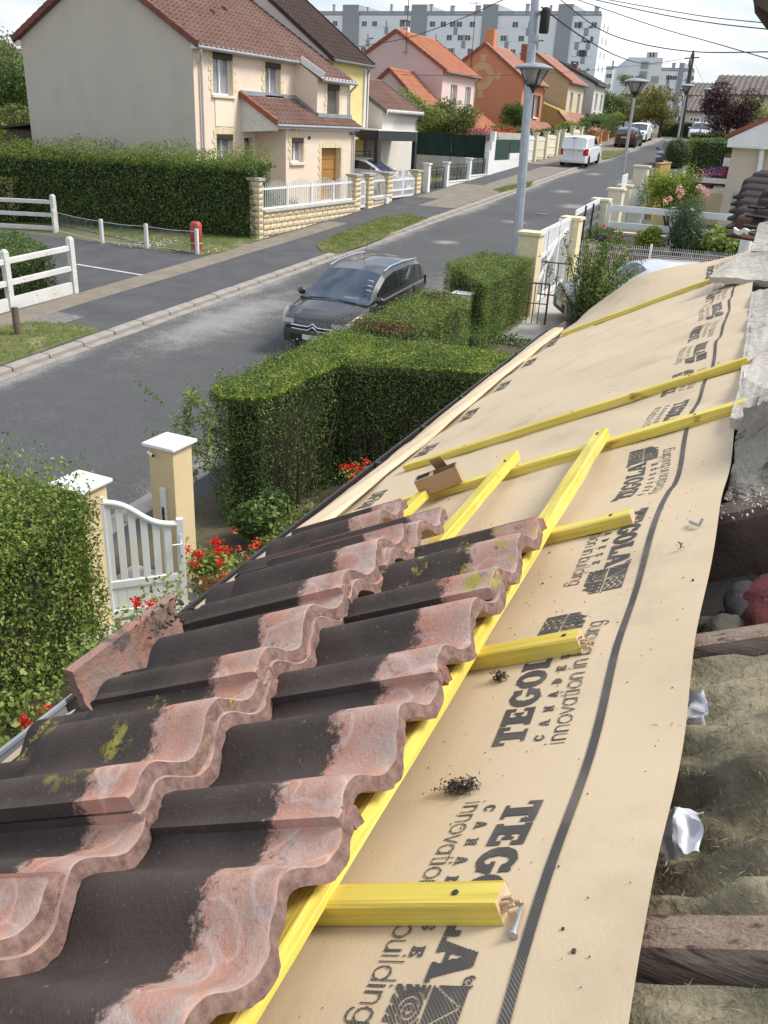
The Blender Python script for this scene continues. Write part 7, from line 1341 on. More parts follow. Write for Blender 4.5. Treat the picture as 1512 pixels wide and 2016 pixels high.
def car(label, loc, rz, W, pr, paint, cat='car', group='cars in the street', glass='carglass', screen='carglass', van=False, plate='plate', chev=False, interior=False, cabin=None, slope_=0.0, wheel=.31, rear_glass=True, sidewin=True, light='lightglass', blind=None):
    # pr: belt [(x,z)...], top [(x,z)...] (roof line from cowl to tail), xr0/xr1 windscreen, xb rear glass start, wb wheel centres, L
    L = pr['L']; root = thing('parked_van' if van else 'parked_car', loc, label, cat, group, rz); root.rotation_euler = (slope_, 0, rz)
    bx, bz = zip(*pr['belt']); txx, tz = zip(*pr['top']); belt = lambda x: float(np.interp(x, bx, bz)); top = lambda x: float(np.interp(x, txx, tz)); hw = W/2
    def wid(x): e = min(x, L-x)/pr.get('rnd', .75); return hw*(1-(.20 if not van else .10)*max(0, 1-e)**2.2)
    w1, w2 = pr['wb']; wr = wheel+.055; zs = .22
    def low(x):
        z = zs+(.06*max(0, 1-min(x, L-x)/.4))
        for c in (w1, w2):
            if abs(x-c) < wr: z = max(z, wheel+math.sqrt(wr*wr-(x-c)**2))
        return z
    X = sorted(set(np.round(np.concatenate([np.linspace(0, L, 34), [.03, L-.03], *[c+wr*np.array((-1, -.97, -.8, -.5, 0, .5, .8, .97, 1)) for c in (w1, w2)]]), 4))); rows = []
    P = lambda x, y, z: (y, -x, z)                                     # local: nose towards +Y after mirroring x
    for x in X:
        w_, zb, zl = wid(x), belt(x), low(x); h = zb-zl
        half = [(w_*.86, zl), (w_*.985, zl+.02), (w_, zl+h*.35), (w_*.995, zl+h*.62), (w_*.965, zb-.05), (w_*.91, zb-.005), (w_*.5, zb+.02), (0, zb+.03)]
        rows.append([P(x, -y, z) for y, z in half]+[P(x, y, z) for y, z in half[-2::-1]])
    m = MB(); m.grid(rows); m.face(rows[0]); m.face(rows[-1][::-1]); bd = m.build('body', MT[paint], root, smooth=38, local=True)
    m = MB(); m.box(-hw*.80, hw*.80, -L+.25, -.25, .20, .62); m.build('underbody', MT['black'], root, local=True)
    for sgn in (-1, 1):
        for c in (w1, w2):
            m = MB(); ax = ((0, 1, 0), (0, 0, 1), (1, 0, 0)); x0 = sgn*(hw-.11); m.lathe([(wheel*.66, -.105), (wheel*.95, -.105), (wheel, -.075), (wheel, .075), (wheel*.95, .105), (wheel*.66, .105)], (x0, -c, wheel), 22, ax); wl = m.build('wheel', MT['black'], root, smooth=40, local=True)
            m = MB(); m.lathe([(0, sgn*.06), (wheel*.16, sgn*.09), (wheel*.2, sgn*.07), (wheel*.58, sgn*.075), (wheel*.66, sgn*.10)], (x0, -c, wheel), 20, ax); m.build('rim', MT['alloy'], wl, smooth=30, local=True)
            m = MB()
            for k in range(5):
                a = k*1.2566+.3; d = np.array((0, math.cos(a), math.sin(a))); e = np.array((0, -math.sin(a), math.cos(a))); m.obox(np.array((x0+sgn*.092, -c, wheel))+d*wheel*.42, d*wheel*.16, e*.035, (.004, 0, 0))
            m.build('rim_gap', MT['black'], wl, kind='stuff', local=True)
    x0, x1 = txx[0], txx[-1]; XS = sorted(set(np.round(np.concatenate([np.linspace(x0, x1, 22), [pr['xr1'], pr['xb'], *pr['pill']]]), 4))); sec = []
    for x in XS:
        w_, zb, zt = wid(x)*.93, belt(x)+.015, max(top(x), belt(x)+.03); h = zt-zb; tb = pr.get('tumble', .17)
        sec.append([(w_, zb-.03), (w_-tb*.06, zb+.04*min(1, h/.2)), (w_-tb*max(0, h-.10), zb+max(.02, h-.13)), (w_-tb*h-.07*min(1, h/.3), zb+max(.03, h-.045)), (w_*.45, zt-.004), (0, zt+.012)])
    parts = {}
    def q(nm, a, b, c, d): parts.setdefault(nm, MB()).face([P(*a), P(*b), P(*c), P(*d)])
    for i in range(len(XS)-1):
        xa, xb_ = XS[i], XS[i+1]; xm = (xa+xb_)/2; A, B = sec[i], sec[i+1]
        for sgn in (-1, 1):
            f = lambda s, k, x: (x, sgn*s[k][0], s[k][1])
            for k in range(5):
                nm = 'cabin'
                if k == 1 and sidewin and pr['sg'][0] < xm < pr['sg'][1] and not any(abs(xm-p) < .05 for p in pr['pill']): nm = 'side_window_%d' % sgn
                if k >= 3 and xm < pr['xr1']: nm = 'windscreen'
                if k >= 3 and xm > pr['xb'] and rear_glass: nm = 'rear_window'
                q(nm, f(A, k, xa), f(B, k, xb_), f(B, k+1, xb_), f(A, k+1, xa))
    for i, x in ((0, XS[0]), (-1, XS[-1])):
        s = sec[i]; parts.setdefault('cabin', MB()).face([P(x, -y, z) for y, z in s]+[P(x, y, z) for y, z in s[-2::-1]])
    for nm, mb in parts.items():
        g = {'cabin': cabin or paint, 'windscreen': screen, 'rear_window': glass}.get(nm, glass)
        if blind and nm == blind[0]: g = blind[1]
        mb.build(nm.split('_-')[0].replace('_1', ''), MT[g], root, smooth=30 if nm == 'cabin' else 60, local=True)
    nose = lambda x, f, z: P(x, wid(x)*f, z)
    lz = pr.get('lz', belt(.1)-.10)
    for sgn in (-1, 1):
        m = MB(); pts = []
        for k in range(6): x = .03+.10*k; pts.append([P(x, sgn*(wid(x)*1.004), lz-.07+.025*k), P(x, sgn*(wid(x)*1.004), lz+.05+.022*k)])
        pts = [[P(-.005, sgn*wid(0)*.62, lz-.06), P(.0, sgn*wid(0)*.62, lz+.03)]]+[[P(.0, sgn*wid(0)*.93, lz-.07), P(.005, sgn*wid(0)*.93, lz+.04)]]+pts; m.grid([[tuple(np.array(p)+np.array((sgn*.006, .006, 0))) for p in r] for r in pts]); m.build('headlight', MT[light], root, smooth=50, local=True)
        m = MB(); tl0 = pr.get('tl', (.78, 1.05)); pts = []
        for k in range(4): x = L-.02-.09*k; pts.append([P(x, sgn*(wid(x)*1.006), tl0[0]), P(x, sgn*(wid(x)*1.0), tl0[1])])
        pts = [[P(L+.006, sgn*wid(L)*.78, tl0[0]), P(L+.004, sgn*wid(L)*.80, tl0[1])], [P(L+.006, sgn*wid(L)*1.0, tl0[0]), P(L+.004, sgn*wid(L)*.99, tl0[1])]]+pts; m.grid(pts); m.build('tail_light', MT['redlight'], root, smooth=50, local=True)
        m = MB(); mx_ = pr['xr0']+.28; c = np.array(P(mx_, sgn*(wid(mx_)+.07), belt(mx_)+.07)); m.lathe([(0, -.09), (.06, -.07), (.085, 0), (.06, .06), (0, .08)], c, 10, ((1.25, 0, 0), (0, .6, 0), (0, 0, 1))); m.build('mirror', MT[paint], root, smooth=60, local=True)
        m = MB()
        for xx in pr['pill']: m.bar(P(xx, sgn*wid(xx)*1.001, low(xx)+.12), P(xx, sgn*wid(xx)*.968, belt(xx)-.06), .008, .006, (1, 0, 0))
        m.build('door_gap', MT['black'], root, kind='stuff', local=True)
        for xx in pr['pill'][:2]: m = MB(); m.obox(P(xx-.12, sgn*wid(xx)*1.002, belt(xx)-.14), (.012, 0, 0), (0, .10, 0), (0, 0, .014)); m.build('door_handle', MT[paint], root, bevel=.005, local=True)
    m = MB(); m.obox(P(-.008, 0, .42), (.26, 0, 0), (0, .006, 0), (0, 0, .055)); m.build('number_plate', MT[plate], root, local=True); m = MB(); m.obox(P(L+.008, 0, pr.get('pz', .78)), (.26, 0, 0), (0, .006, 0), (0, 0, .055)); m.build('number_plate', MT[plate], root, local=True)
    m = MB(); m.obox(P(-.002, 0, .36), (hw*.62, 0, 0), (0, .008, 0), (0, 0, .10)); m.build('lower_grille', MT['plastic'], root, bevel=.02, local=True)
    m = MB(); m.tube([P(pr['xr0']-.02, -.55, belt(pr['xr0'])+.045), P(pr['xr0']+.02, .0, belt(pr['xr0'])+.055)], .010, 5); m.tube([P(pr['xr0']+.0, .62, belt(pr['xr0'])+.045), P(pr['xr0']+.03, .05, belt(pr['xr0'])+.06)], .010, 5); m.build('wipers', MT['black'], root, kind='stuff', local=True)
    if chev:
        for dz in (0, -.075):
            m = MB(); pts = []
            for y in np.linspace(-1, 1, 33):
                ay = abs(y); x = .0+.10*max(0, ay-.75)/.25*1.6; kink = .075*max(0, 1-ay/.17); pts.append(P(x-.018, y*wid(0)*.93, belt(.08)-.10+dz+kink+.03*max(0, ay-.5)))
            m.tube(pts, .011, 6); m.build('chrome_chevron', MT['chrome'], root, smooth=50, local=True)
        m = MB(); m.obox(P(-.004, 0, belt(.08)-.15), (hw*.72, 0, 0), (0, .006, 0), (0, 0, .035)); m.build('grille', MT['plastic'], root, local=True)
    if interior:
        xc = pr['xr0']; m = MB(); m.obox(P(xc+.35, 0, belt(xc)+.0), (hw*.80, 0, 0), (0, .34, 0), (0, 0, .05)); m.build('dashboard', MT['seat'], root, bevel=.03, local=True)
        for yy in (-.36, .36): m = MB(); m.obox(P(xc+1.35, yy, 1.0), (.24, 0, 0), (0, .07, .02), (0, -.05, .30)); m.obox(P(xc+1.42, yy, 1.40), (.13, 0, 0), (0, .05, 0), (0, 0, .09)); m.build('seat', MT['seat'], root, bevel=.04, local=True, kind='stuff')
        m = MB(); m.obox(P(xc+.72, 0, top(xc+.85)-.20), (.12, 0, 0), (0, .015, 0), (0, 0, .05)); m.build('rear_view_mirror', MT['black'], root, bevel=.02, local=True)
        m = MB()
        for (a, b_) in ((.30, .86), (.42, .82), (.55, .78)): m.obox(P(xc+a, -hw*b_*.9, belt(xc)+.08+a*.62), (.05, 0, 0), (0, .03, .02), (0, -.004, .004))
        m.obox(P(xc+.30, -.28, belt(xc)+.058), (.18, 0, 0), (0, .06, 0), (0, 0, .004)); m.build('windscreen_stickers', MT['plate'], root, kind='stuff', local=True); m = MB(); m.tube([P(xc+1.55, .05, top(xc+1.5)), P(xc+1.75, .05, top(xc+1.5)+.42)], .006, 5); m.build('aerial', MT['black'], root, local=True)
        for sgn in (-1, 1): m = MB(); m.tube([P(x, sgn*(wid(x)*.93-pr.get('tumble', .17)*(top(x)-belt(x))-.05), top(x)-.01) for x in np.linspace(pr['xr1']+.1, pr['xb']-.05, 10)], .018, 6); m.build('roof_rail', MT['chrome'], root, smooth=50, local=True)
    return root
MPV = dict(L=4.43, belt=[(0, .62), (.04, .72), (.12, .80), (.5, .92), (.95, 1.0), (1.4, 1.02), (3.6, 1.06), (4.3, 1.02), (4.43, .98)], top=[(.92, 1.02), (1.5, 1.33), (1.95, 1.53), (2.4, 1.60), (3.2, 1.60), (3.85, 1.54), (4.15, 1.36), (4.38, 1.08)], xr0=.95, xr1=1.95, xb=3.9, wb=(.88, 3.66), sg=(1.45, 3.92), pill=[1.62, 2.62, 3.55], tl=(.82, 1.02), tumble=.22, lz=.76)
HATCH = dict(L=4.1, belt=[(0, .55), (.05, .66), (.15, .74), (.6, .86), (1.0, .93), (3.2, .98), (3.9, .98), (4.1, .9)], top=[(.95, .95), (1.5, 1.20), (1.95, 1.40), (2.4, 1.47), (3.0, 1.46), (3.6, 1.36), (3.95, 1.12), (4.06, .99)], xr0=1.0, xr1=1.92, xb=3.45, wb=(.80, 3.35), sg=(1.4, 3.5), pill=[1.55, 2.5, 3.2])
SUV = dict(L=4.2, belt=[(0, .62), (.05, .78), (.2, .88), (.9, 1.0), (3.9, 1.06), (4.2, .96)], top=[(.95, 1.02), (1.4, 1.28), (1.8, 1.52), (2.3, 1.62), (3.4, 1.60), (3.9, 1.42), (4.15, 1.06)], xr0=1.0, xr1=1.8, xb=3.5, wb=(.82, 3.4), sg=(1.3, 3.5), pill=[1.45, 2.4, 3.2], tl=(.85, 1.1))
VAN = dict(L=4.38, belt=[(0, .66), (.05, .82), (.2, .92), (.95, 1.08), (4.3, 1.12), (4.38, 1.08)], top=[(.9, 1.10), (1.3, 1.38), (1.75, 1.70), (2.2, 1.79), (4.1, 1.80), (4.32, 1.72), (4.36, 1.62), (4.38, 1.14)], xr0=1.0, xr1=1.72, xb=4.5, wb=(.92, 3.65), sg=(1.3, 2.3), pill=[1.45, 2.35], tumble=.10, rnd=.35, tl=(.72, 1.12))
sR = math.atan(.0622)
def onroad(x, y): return (x, y, gz(y)-.10)
pc = pG(556, 676); yc = 15.85
car('dark brown grey people carrier parked by the clipped hedge, chevron badge on its nose', onroad(-9.0, yc), math.pi, 1.83, MPV, 'paint_dark', screen='screen', chev=True, interior=True, slope_=-sR)
vn = car('white panel van parked half on the far pavement', (-14.2, 62.2, gz(62.2)-.03), 0, 1.81, VAN, 'paint_white', 'van', 'cars in the street', van=True, slope_=sR, rear_glass=False)
m = MB(); m.bar((0, -4.385, .50), (0, -4.385, 1.70), .012, .012, (1, 0, 0)); m.build('door_gap', MT['plastic'], vn, local=True); m = MB(); m.obox((-.0, -4.40, .44), (.86, 0, 0), (0, .03, 0), (0, 0, .09)); m.build('bumper', MT['paint_white'], vn, bevel=.03, local=True); m = MB(); m.obox((0, -4.39, 1.72), (.16, 0, 0), (0, .02, 0), (0, 0, .02)); m.build('brake_light', MT['redlight'], vn, local=True)
for k in (0, .06): m = MB(); m.bar((.35, -4.392, .98-k), (.42, -4.392, 1.03-k), .02, .012, (0, 1, 0)); m.bar((.42, -4.392, 1.03-k), (.49, -4.392, .98-k), .02, .012, (0, 1, 0)); m.build('chevron_badge', MT['chrome'], vn, local=True, kind='stuff')
car('small black hatchback with yellow plate parked beyond the white van', (-14.5, 79.2, gz(79.2)-.02), 0, 1.7, HATCH, 'paint_black', plate='plate_y', slope_=sR)
car('white saloon parked nose towards us behind the black hatchback', (-14.9, 81.5, gz(81.5)-.02), math.pi, 1.78, HATCH, 'paint_white', slope_=-sR)
b = pG(1303, 320, .1); car('black off-road style car half hidden by the rounded hedge', onroad(-8.95, 62.0), math.pi, 1.8, SUV, 'paint_black', slope_=-sR)
b = pY(1372, 268, 88); car('pale silver car behind the low hedge near the purple tree', (b[0], 88, gz(88)-.05), math.pi, 1.75, HATCH, 'paint_silver', slope_=-sR)
car('silver hatchback in the driveway under the dark carport', (pY(806, 330, 39.4)[0], 39.4, gz(39.4)+.0), -math.pi/2, 1.78, dict(MPV, L=4.25), 'paint_silver', glass='carglass', screen='screen')
car('slate grey car with roof coloured pale as sky reflection, parked behind the flowering bush', (-5.0, 20.95, gz(21.5)+.02), math.radians(118), 1.75, dict(SUV, belt=[(0, .58), (.05, .72), (.2, .82), (.9, .95), (3.9, 1.0), (4.2, .92)], top=[(.95, .97), (1.4, 1.22), (1.8, 1.44), (2.3, 1.54), (3.4, 1.52), (3.9, 1.36), (4.15, 1.0)]), 'paint_slate', screen='screen', cabin='paint_silver', blind=('side_window_-1', 'greenblind'))  # silver cabin puts the reflected sky into the roof colour

# ================================================================== hedges, shrubs, trees, flowers
hd = hedge('hedge', 'leafy overgrown hedge at the left edge behind the white garden gate', [(-7.5, 5.95), (-6.42, 5.80), (-5.60, 5.72), (-5.42, 3), (-5.38, -.8), (-7.5, -.8)], 1.80, MT['privet'], 2600, .040, rough=.13, depth=.22, shoots=.42, lsc=2.4)
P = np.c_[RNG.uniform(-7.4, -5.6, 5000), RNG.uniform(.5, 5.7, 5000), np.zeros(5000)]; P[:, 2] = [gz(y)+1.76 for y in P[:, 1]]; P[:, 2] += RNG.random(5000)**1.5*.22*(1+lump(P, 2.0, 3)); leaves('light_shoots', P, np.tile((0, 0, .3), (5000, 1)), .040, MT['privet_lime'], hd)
L_ = [(-6.5, 8.75), (-6.15, 8.5), (-5.65, 8.75), (-5.45, 10.4), (-3.2, 11.2), (-3.3, 12.1), (-5.1, 11.9), (-6.35, 12.0)]
lh = hedge('hedge', 'large L-shaped clipped hedge between the road and the dark gutter', L_, 1.84, MT['privet_dark'], 2600, .034, rough=.09, depth=.17, lsc=2.6, shoots=.16)
q = np.array(L_); lo, hi = q.min(0), q.max(0); P = lo+(hi-lo)*RNG.random((52000, 2)); P = P[inpoly(P, L_)][:22000]; P = np.c_[P, [gz(y)+1.80 for y in P[:, 1]]]; P[:, 2] += .05*RNG.random(len(P))+.03*lump(P, 2.0, 1); leaves('clipped_top', P, np.tile((0, 0, 1.), (len(P), 1)), .036, MT['privet_lime'], lh, .6)  # lime leaves paint the light falling on the hedge top
P = []; 
for i in range(70):
    b = np.array((random.uniform(-6.85, -6.0), random.uniform(8.2, 9.0), 0)); b[2] = gz(b[1])+random.uniform(.5, 1.75); d = nrm((random.uniform(-1, .25), random.uniform(-1, .1), random.uniform(.2, .9))); L = random.uniform(.12, .5)
    P += [b+d*L*random.random()+RNG.normal(size=3)*.025 for _ in range(46)]
leaves('loose_shoots', np.array(P), np.tile((-.4, -.4, .6), (len(P), 1)), .044, MT['privet'], lh, 1.0)
m = MB()
for i in range(40): x, y = random.uniform(-6.0, -5.5), random.uniform(8.9, 10.3); b = np.array((x, y, gz(y))); m.tube([b, b+(random.uniform(.0, .14), random.uniform(-.15, .15), .7), b+(random.uniform(.05, .2), random.uniform(-.25, .25), 1.6)], [.012, .009, .004], 4)
for i in range(60): f = random.random(); x = -5.4+2*f; y = 10.42+.85*f; b = np.array((x, y+.03, gz(y))); m.tube([b, b+(random.uniform(-.1, .1), random.uniform(-.06, -.0), .5), b+(random.uniform(-.1, .1), -.02, 1.3)], [.010, .008, .004], 4)
m.build('stems', MT['bark'], lh, kind='stuff')
B2 = [(-6.65, 12.75), (-5.45, 13.1), (-5.45, 15.8), (-6.5, 15.9)]; h2 = hedge('hedge', 'clipped hedge with a dead brown patch behind the dark parked car', B2, 1.66, MT['privet'], 2300, .034, rough=.08, depth=.15, lsc=2.8, shoots=.10)
P = np.c_[RNG.normal(-6.05, .30, 4200), RNG.normal(13.05, .15, 4200), np.zeros(4200)]; P[:, 2] = [gz(y) for y in P[:, 1]]; P[:, 2] += 1.66+.06*RNG.random(4200)-.25*RNG.random(4200)**3; leaves('dead_patch', P, np.tile((0, -.3, 1.), (len(P), 1)), .034, MT['dead'], h2)
P = np.c_[RNG.normal(-6.0, .22, 900), RNG.normal(15.4, .2, 900), np.zeros(900)]; P[:, 2] = [gz(y)+1.66+.05*random.random() for y in P[:, 1]]; leaves('dead_patch', P, np.tile((0, 0, 1.), (900, 1)), .032, MT['dead'], h2)
hedge('hedge', 'tall square clipped hedge block in front of the steel pole', [(-7.45, 19.3), (-5.78, 17.65), (-5.72, 20.9), (-7.1, 20.95)], 1.52, MT['privet'], 2300, .034, rough=.04, depth=.13, lsc=2.2)
hedge('hedge', 'low green growth under the clipped hedges by the letterbox', [(-6.2, 17.0), (-5.6, 17.0), (-5.6, 18.6), (-6.2, 18.8)], .62, MT['privet_dark'], 1500, .035, rough=.1, depth=.2)
hedge('hedge', 'long tall dark hedge in front of the grey gable house', [(-17.3, 26.25), (-22, 25.4), (-33, 23.3), (-33.4, 25.2), (-22, 27.3), (-17.5, 27.6)], 2.35, MT['cypress'], 560, .085, rough=.10, depth=.2, shoots=0, lsc=1.2)
big = [o for o in bpy.data.objects if o.get('label', '').startswith('long tall dark hedge')][0]
P = np.c_[RNG.random(26000), RNG.random(26000), RNG.random(26000)]; x = -17.4-P[:, 0]*15.8; yb_ = np.interp(x, [-33.2, -22, -17.4], [23.3, 25.4, 26.3]); y = yb_+P[:, 1]*1.6; z = np.array([gz(v) for v in y])+2.22+P[:, 2]**2.4*(.62+.25*np.sin(x*3.1)*np.sin(x*1.3)); leaves('top_shoots', np.c_[x, y, z], np.tile((0, -.2, .3), (26000, 1)), .085, leafmat('lit hedge shoots', [(.11, .16, .03), (.19, .26, .045), (.31, .36, .08)]), big, .9, .4)  # shoots coloured lighter to stand for light on the hedge top
hedge('hedge', 'low boxwood hedge behind the nearer white rail fence', [(-20.6, 14.8), (-17.45, 14.8), (-17.4, 17.0), (-20.4, 18.6)], 1.15, MT['privet_dark'], 750, .06, rough=.1, depth=.2); hedge('hedge', 'brownish clipped hedge behind the far white rail fence at left', [(-31, 24.3), (-26.6, 25.1), (-26.5, 24.2), (-31, 22.4)], 1.55, MT['tree'], 500, .07, rough=.1, depth=.2)
def tree(label, base, h_tr, crown_c, r, n, leaf, m_, nc=18, name='tree', group='trees along the street', tr=.14, up_=.25, limbs=7, spread=.45):
    b = np.array(base, float); c = np.array(crown_c, float); root = thing(name, b, label, 'tree', group); cl_ = []
    for i in range(nc): d = nrm(RNG.normal(size=3)); k = spread+.35*RNG.random(); s = .28+.22*RNG.random(); cl_.append((*(c+d*np.array(r)*k), *(np.array(r)*s)))
    crown(root, cl_, n, leaf, m_, 'crown', up=up_); m = MB(); top_ = b*.25+c*.75 if h_tr is None else b+(0, 0, h_tr); m.tube([b-(0, 0, .2), (b+top_)/2+(.03, 0, 0), top_], [tr, tr*.85, tr*.7], 9); m.build('trunk', MT['bark'], root, smooth=60); m = MB()
    for i in range(limbs): e = np.array(cl_[i % nc][:3]); m.tube([top_-(0, 0, .1*i/limbs), (top_+e)/2+(0, 0, .15), e], [tr*.45, tr*.3, .015], 5)
    m.build('limbs', MT['bark'], root, kind='stuff'); return root
def gp_(x, y): return (x, y, gz(y))
for (u, v, Y, rr, lab) in ((10, 165, 44, (3.0, 2.2, 3.4), 'dense dark tree at the far left edge of the photo'), (38, 205, 42, (2.0, 1.8, 2.6), 'smaller dark tree beside the grey gable at left'), (15, 260, 40, (3.2, 1.5, 1.6), 'bushy undergrowth below the trees at far left')):
    c = pY(u, v, Y); tree(lab, gp_(c[0], Y), None, c, rr, 9000, .17, MT['cypress'] if Y != 40 else MT['tree'], group='trees at the far left')
c = pY(803, 228, 49.6); tree('bright green leafy tree in front of the low pink wing', gp_(c[0], 49.6), None, c, (2.3, 1.3, 1.4), 8500, .13, MT['tree_pale'], 14, tr=.09); c = pY(884, 234, 51.2); tree('olive green leafy tree in front of the pink house', gp_(c[0], 51.2), None, c, (2.1, 1.2, 1.25), 7500, .13, MT['tree'], 14, tr=.09); c = pY(917, 250, 51.4); tree('pale flowering shrub at the corner of the pink house', gp_(c[0]-.2, 51.4), None, c, (.9, .8, .6), 1600, .12, MT['tree_pale'], 8, tr=.05)
c = pY(1015, 226, 64); tree('clipped dark green topiary tree against the orange house', gp_(c[0], 64), None, c, (1.25, 1.2, 1.05), 6000, .11, MT['cypress'], 16, tr=.1, spread=.3)
c = pY(1300, 212, 92); rt = tree('round yellow green street tree at the end of the street', gp_(pG(1297, 267)[0], 92), 1.7, c+(0, 0, .2), (2.1, 1.9, 1.9), 7500, .17, MT['maple'], 20, tr=.2)
c = pY(1432, 212, 80); tree('dark purple leaved plum tree at the right', gp_(-7.3, 80), 1.6, c, (2.35, 2.0, 2.0), 9000, .16, MT['plum'], 20, tr=.16)
for (u, v, Y, rr, lab, mm) in ((1205, 215, 98, (2.6, 2, 1.6), 'dark green bush behind the cream house', 'cypress'), (1232, 214, 96, (2.0, 1.8, 1.9), 'olive green tree left of the second lamp head', 'tree'), (1205, 232, 92, (1.6, 1.2, .8), 'bright green low bush in front of the cream house', 'tree_pale'), (1258, 226, 94, (1.6, 1.4, .9), 'reddish green bush by the pink gable', 'maple'), (1478, 232, 82, (2.2, 1.5, 1.6), 'yellow green bush behind the purple tree', 'tree_pale'), (1246, 158, 150, (2.6, 2, 1.3), 'treetop showing before the blank white end wall', 'cypress')):
    c = pY(u, v, Y); tree(lab, gp_(c[0], Y), None, c, rr, 3200, .2, MT[mm], 12, tr=.1, group='bushes at the end of the street')
def farhedge(label, x0, x1, y0, y1, h, m_='cypress', leaf=.09, dens=260): return hedge('hedge', label, [(x0, y0), (x1, y0), (x1, y1), (x0, y1)], h, MT[m_], dens, leaf, rough=.06, depth=.12, group='hedges up the street')
farhedge('clipped dark hedge in front of the orange house', -21.2, -18.1, 60.5, 61.5, 1.9); farhedge('clipped dark hedge along the cream gates', -18.0, -17.5, 61, 76, 1.75); farhedge('clipped hedge behind the orange pillars', -19.5, -17.6, 80, 88, 1.75)
c = pY(1118, 254, 70); tree('yellow green rounded bush by the cream posts', gp_(c[0], 70), None, c, (1.1, .9, .55), 1800, .12, MT['privet_lime'], 8, tr=.05, group='bushes up the street'); farhedge('low trimmed hedge left of the purple tree, partly pale', -10.0, -5.2, 79.0, 80.2, 1.1, 'tree', .1, 160); farhedge('tall dark trimmed hedge behind the round shrub', -6.6, -2.0, 53.5, 55.5, 2.25)
farhedge('dark trimmed hedge across the end of the street', -16, -8.5, 101.8, 103, 1.5)
for (u, lab, mm, rr) in ((1333, 'rounded dark clipped bush beside the black car', 'privet_dark', (.78, .8, .80)), (1356, 'rounded bright clipped bush beside the black car', 'privet_lime', (.55, .6, .74))):
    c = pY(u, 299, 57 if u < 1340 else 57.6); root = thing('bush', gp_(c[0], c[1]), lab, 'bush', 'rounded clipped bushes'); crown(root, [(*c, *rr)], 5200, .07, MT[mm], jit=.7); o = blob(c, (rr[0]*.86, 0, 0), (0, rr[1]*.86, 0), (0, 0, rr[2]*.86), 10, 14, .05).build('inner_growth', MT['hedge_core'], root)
c = pY(535, 352, 27.9); shrub('shrub', (-18.35, 27.9, gz(27.9)), (1.0, 1.1, .80), 'rounded dark bush behind the white railing by the tall hedge', MT['privet_dark'], 4500, .07); shrub('shrub', (-18.2, 30.1, gz(30)), (.45, .5, .5), 'small climbing plant by the white railing', MT['cypress'], 900, .06)
def fl(m_, n, s, lab): return (MT[m_], n, s, lab)
c = pG(1335, 412); c = np.array((-4.4, 33.0, gz(33)+.75)); shrub('shrub', c, (1.2, .9, 1.12), 'large round yellow green shrub behind the oleander', MT['privet_lime'], 8500, .085, nclump=22); shrub('shrub', (-3.35, 28.25, gz(28.2)+.5), (.95, .8, .92), 'dark narrow-leaved oleander with pink flowers', MT['oleander'], 6500, .13, aspect=.16, flowers=fl('pink', 10, .055, 'pink'), stems=9)
P = np.array([pY(u, v, 28.6) for u, v in ((1337, 372), (1343, 377), (1338, 385), (1320, 390), (1386, 372), (1392, 380), (1312, 396), (1378, 368))]); P = np.concatenate([P+RNG.normal(size=P.shape)*.045 for _ in range(26)]); leaves('flowers', P, np.tile((0, -.5, .8), (len(P), 1)), .06, MT['pink'], [o for o in bpy.data.objects if o.get('label', '').startswith('dark narrow-leaved')][0], .8, .8)
shrub('rose_bush', (-5.4, 27.75, -3.42), (.85, .6, .45), 'rose bush with red blooms beside the cream post', MT['privet_dark'], 3000, .07, 'rose bush', flowers=fl('red', 9, .06, 'red')); shrub('hydrangea', (-2.0, 27.95, -3.18), (.80, .6, .44), 'broad-leaved green shrub at the corner of the beige house', MT['tree_pale'], 2000, .11, aspect=.75); shrub('shrub', (-4.25, 28.2, -3.25), (.52, .45, .38), 'low yellow green shrub left of the oleander', MT['privet_lime'], 1500, .08, aspect=.7); shrub('shrub', (-2.75, 28.0, -3.25), (.35, .3, .3), 'small low shrub under the oleander', MT['tree'], 700, .07)
for (u, v, mm, lab) in ((1409, 338, 'violet', 'violet flowers in a tub behind the white rails'), (1434, 341, 'magenta', 'bright pink flowers in a tub behind the white rails'), (1400, 345, 'pink', 'pale pink flowers near the white rails')): c = pY(u, v, 38.5); r_ = thing('flower_tub', (c[0], c[1], c[2]-.5), lab, 'flowers', 'flower tubs at the right'); m = MB(); m.lathe([(.16, 0), (.22, .35), (.24, .36), (.19, .37)], (c[0], c[1], c[2]-.5), 10); m.build('tub', MT['rust'], r_, smooth=50); leaves('flowers', c+RNG.normal(size=(220, 3))*np.array((.22, .2, .09)), np.tile((0, 0, 1.), (220, 1)), .07, MT[mm], r_, .8, .85)
for (u, v, Y, mm, lab, k) in ((800, 262, 50.6, 'magenta', 'pink flowers above the green screen by the pink house', 1), (945, 262, 51.5, 'magenta', 'dark pink flowering bush beside the grey band', 1), (1000, 263, 58, 'red', 'red flowers above the grey band fence', 1), (1132, 262, 74, 'pink', 'pink flowers over the orange fence', 1), (1165, 258, 76, 'pink', 'pink roses near the orange pillars', 1)):
    c = pY(u, v, Y); r_ = thing('flowering_bush', gp_(c[0], Y), lab, 'bush', 'flowering bushes along the street'); leaves('foliage', c+RNG.normal(size=(700, 3))*np.array((.6, .4, .22))-(0, 0, .1), np.tile((0, 0, 1.), (700, 1)), .11, MT['tree'], r_); leaves('flowers', c+RNG.normal(size=(260, 3))*np.array((.5, .35, .13))+(0, -.1, .1), np.tile((0, -.3, 1.), (260, 1)), .10, MT[mm], r_, .8, .8); m = MB(); m.tube([np.array(gp_(c[0], Y)), c-(0, 0, .1)], .04, 5); m.build('stem', MT['bark'], r_)
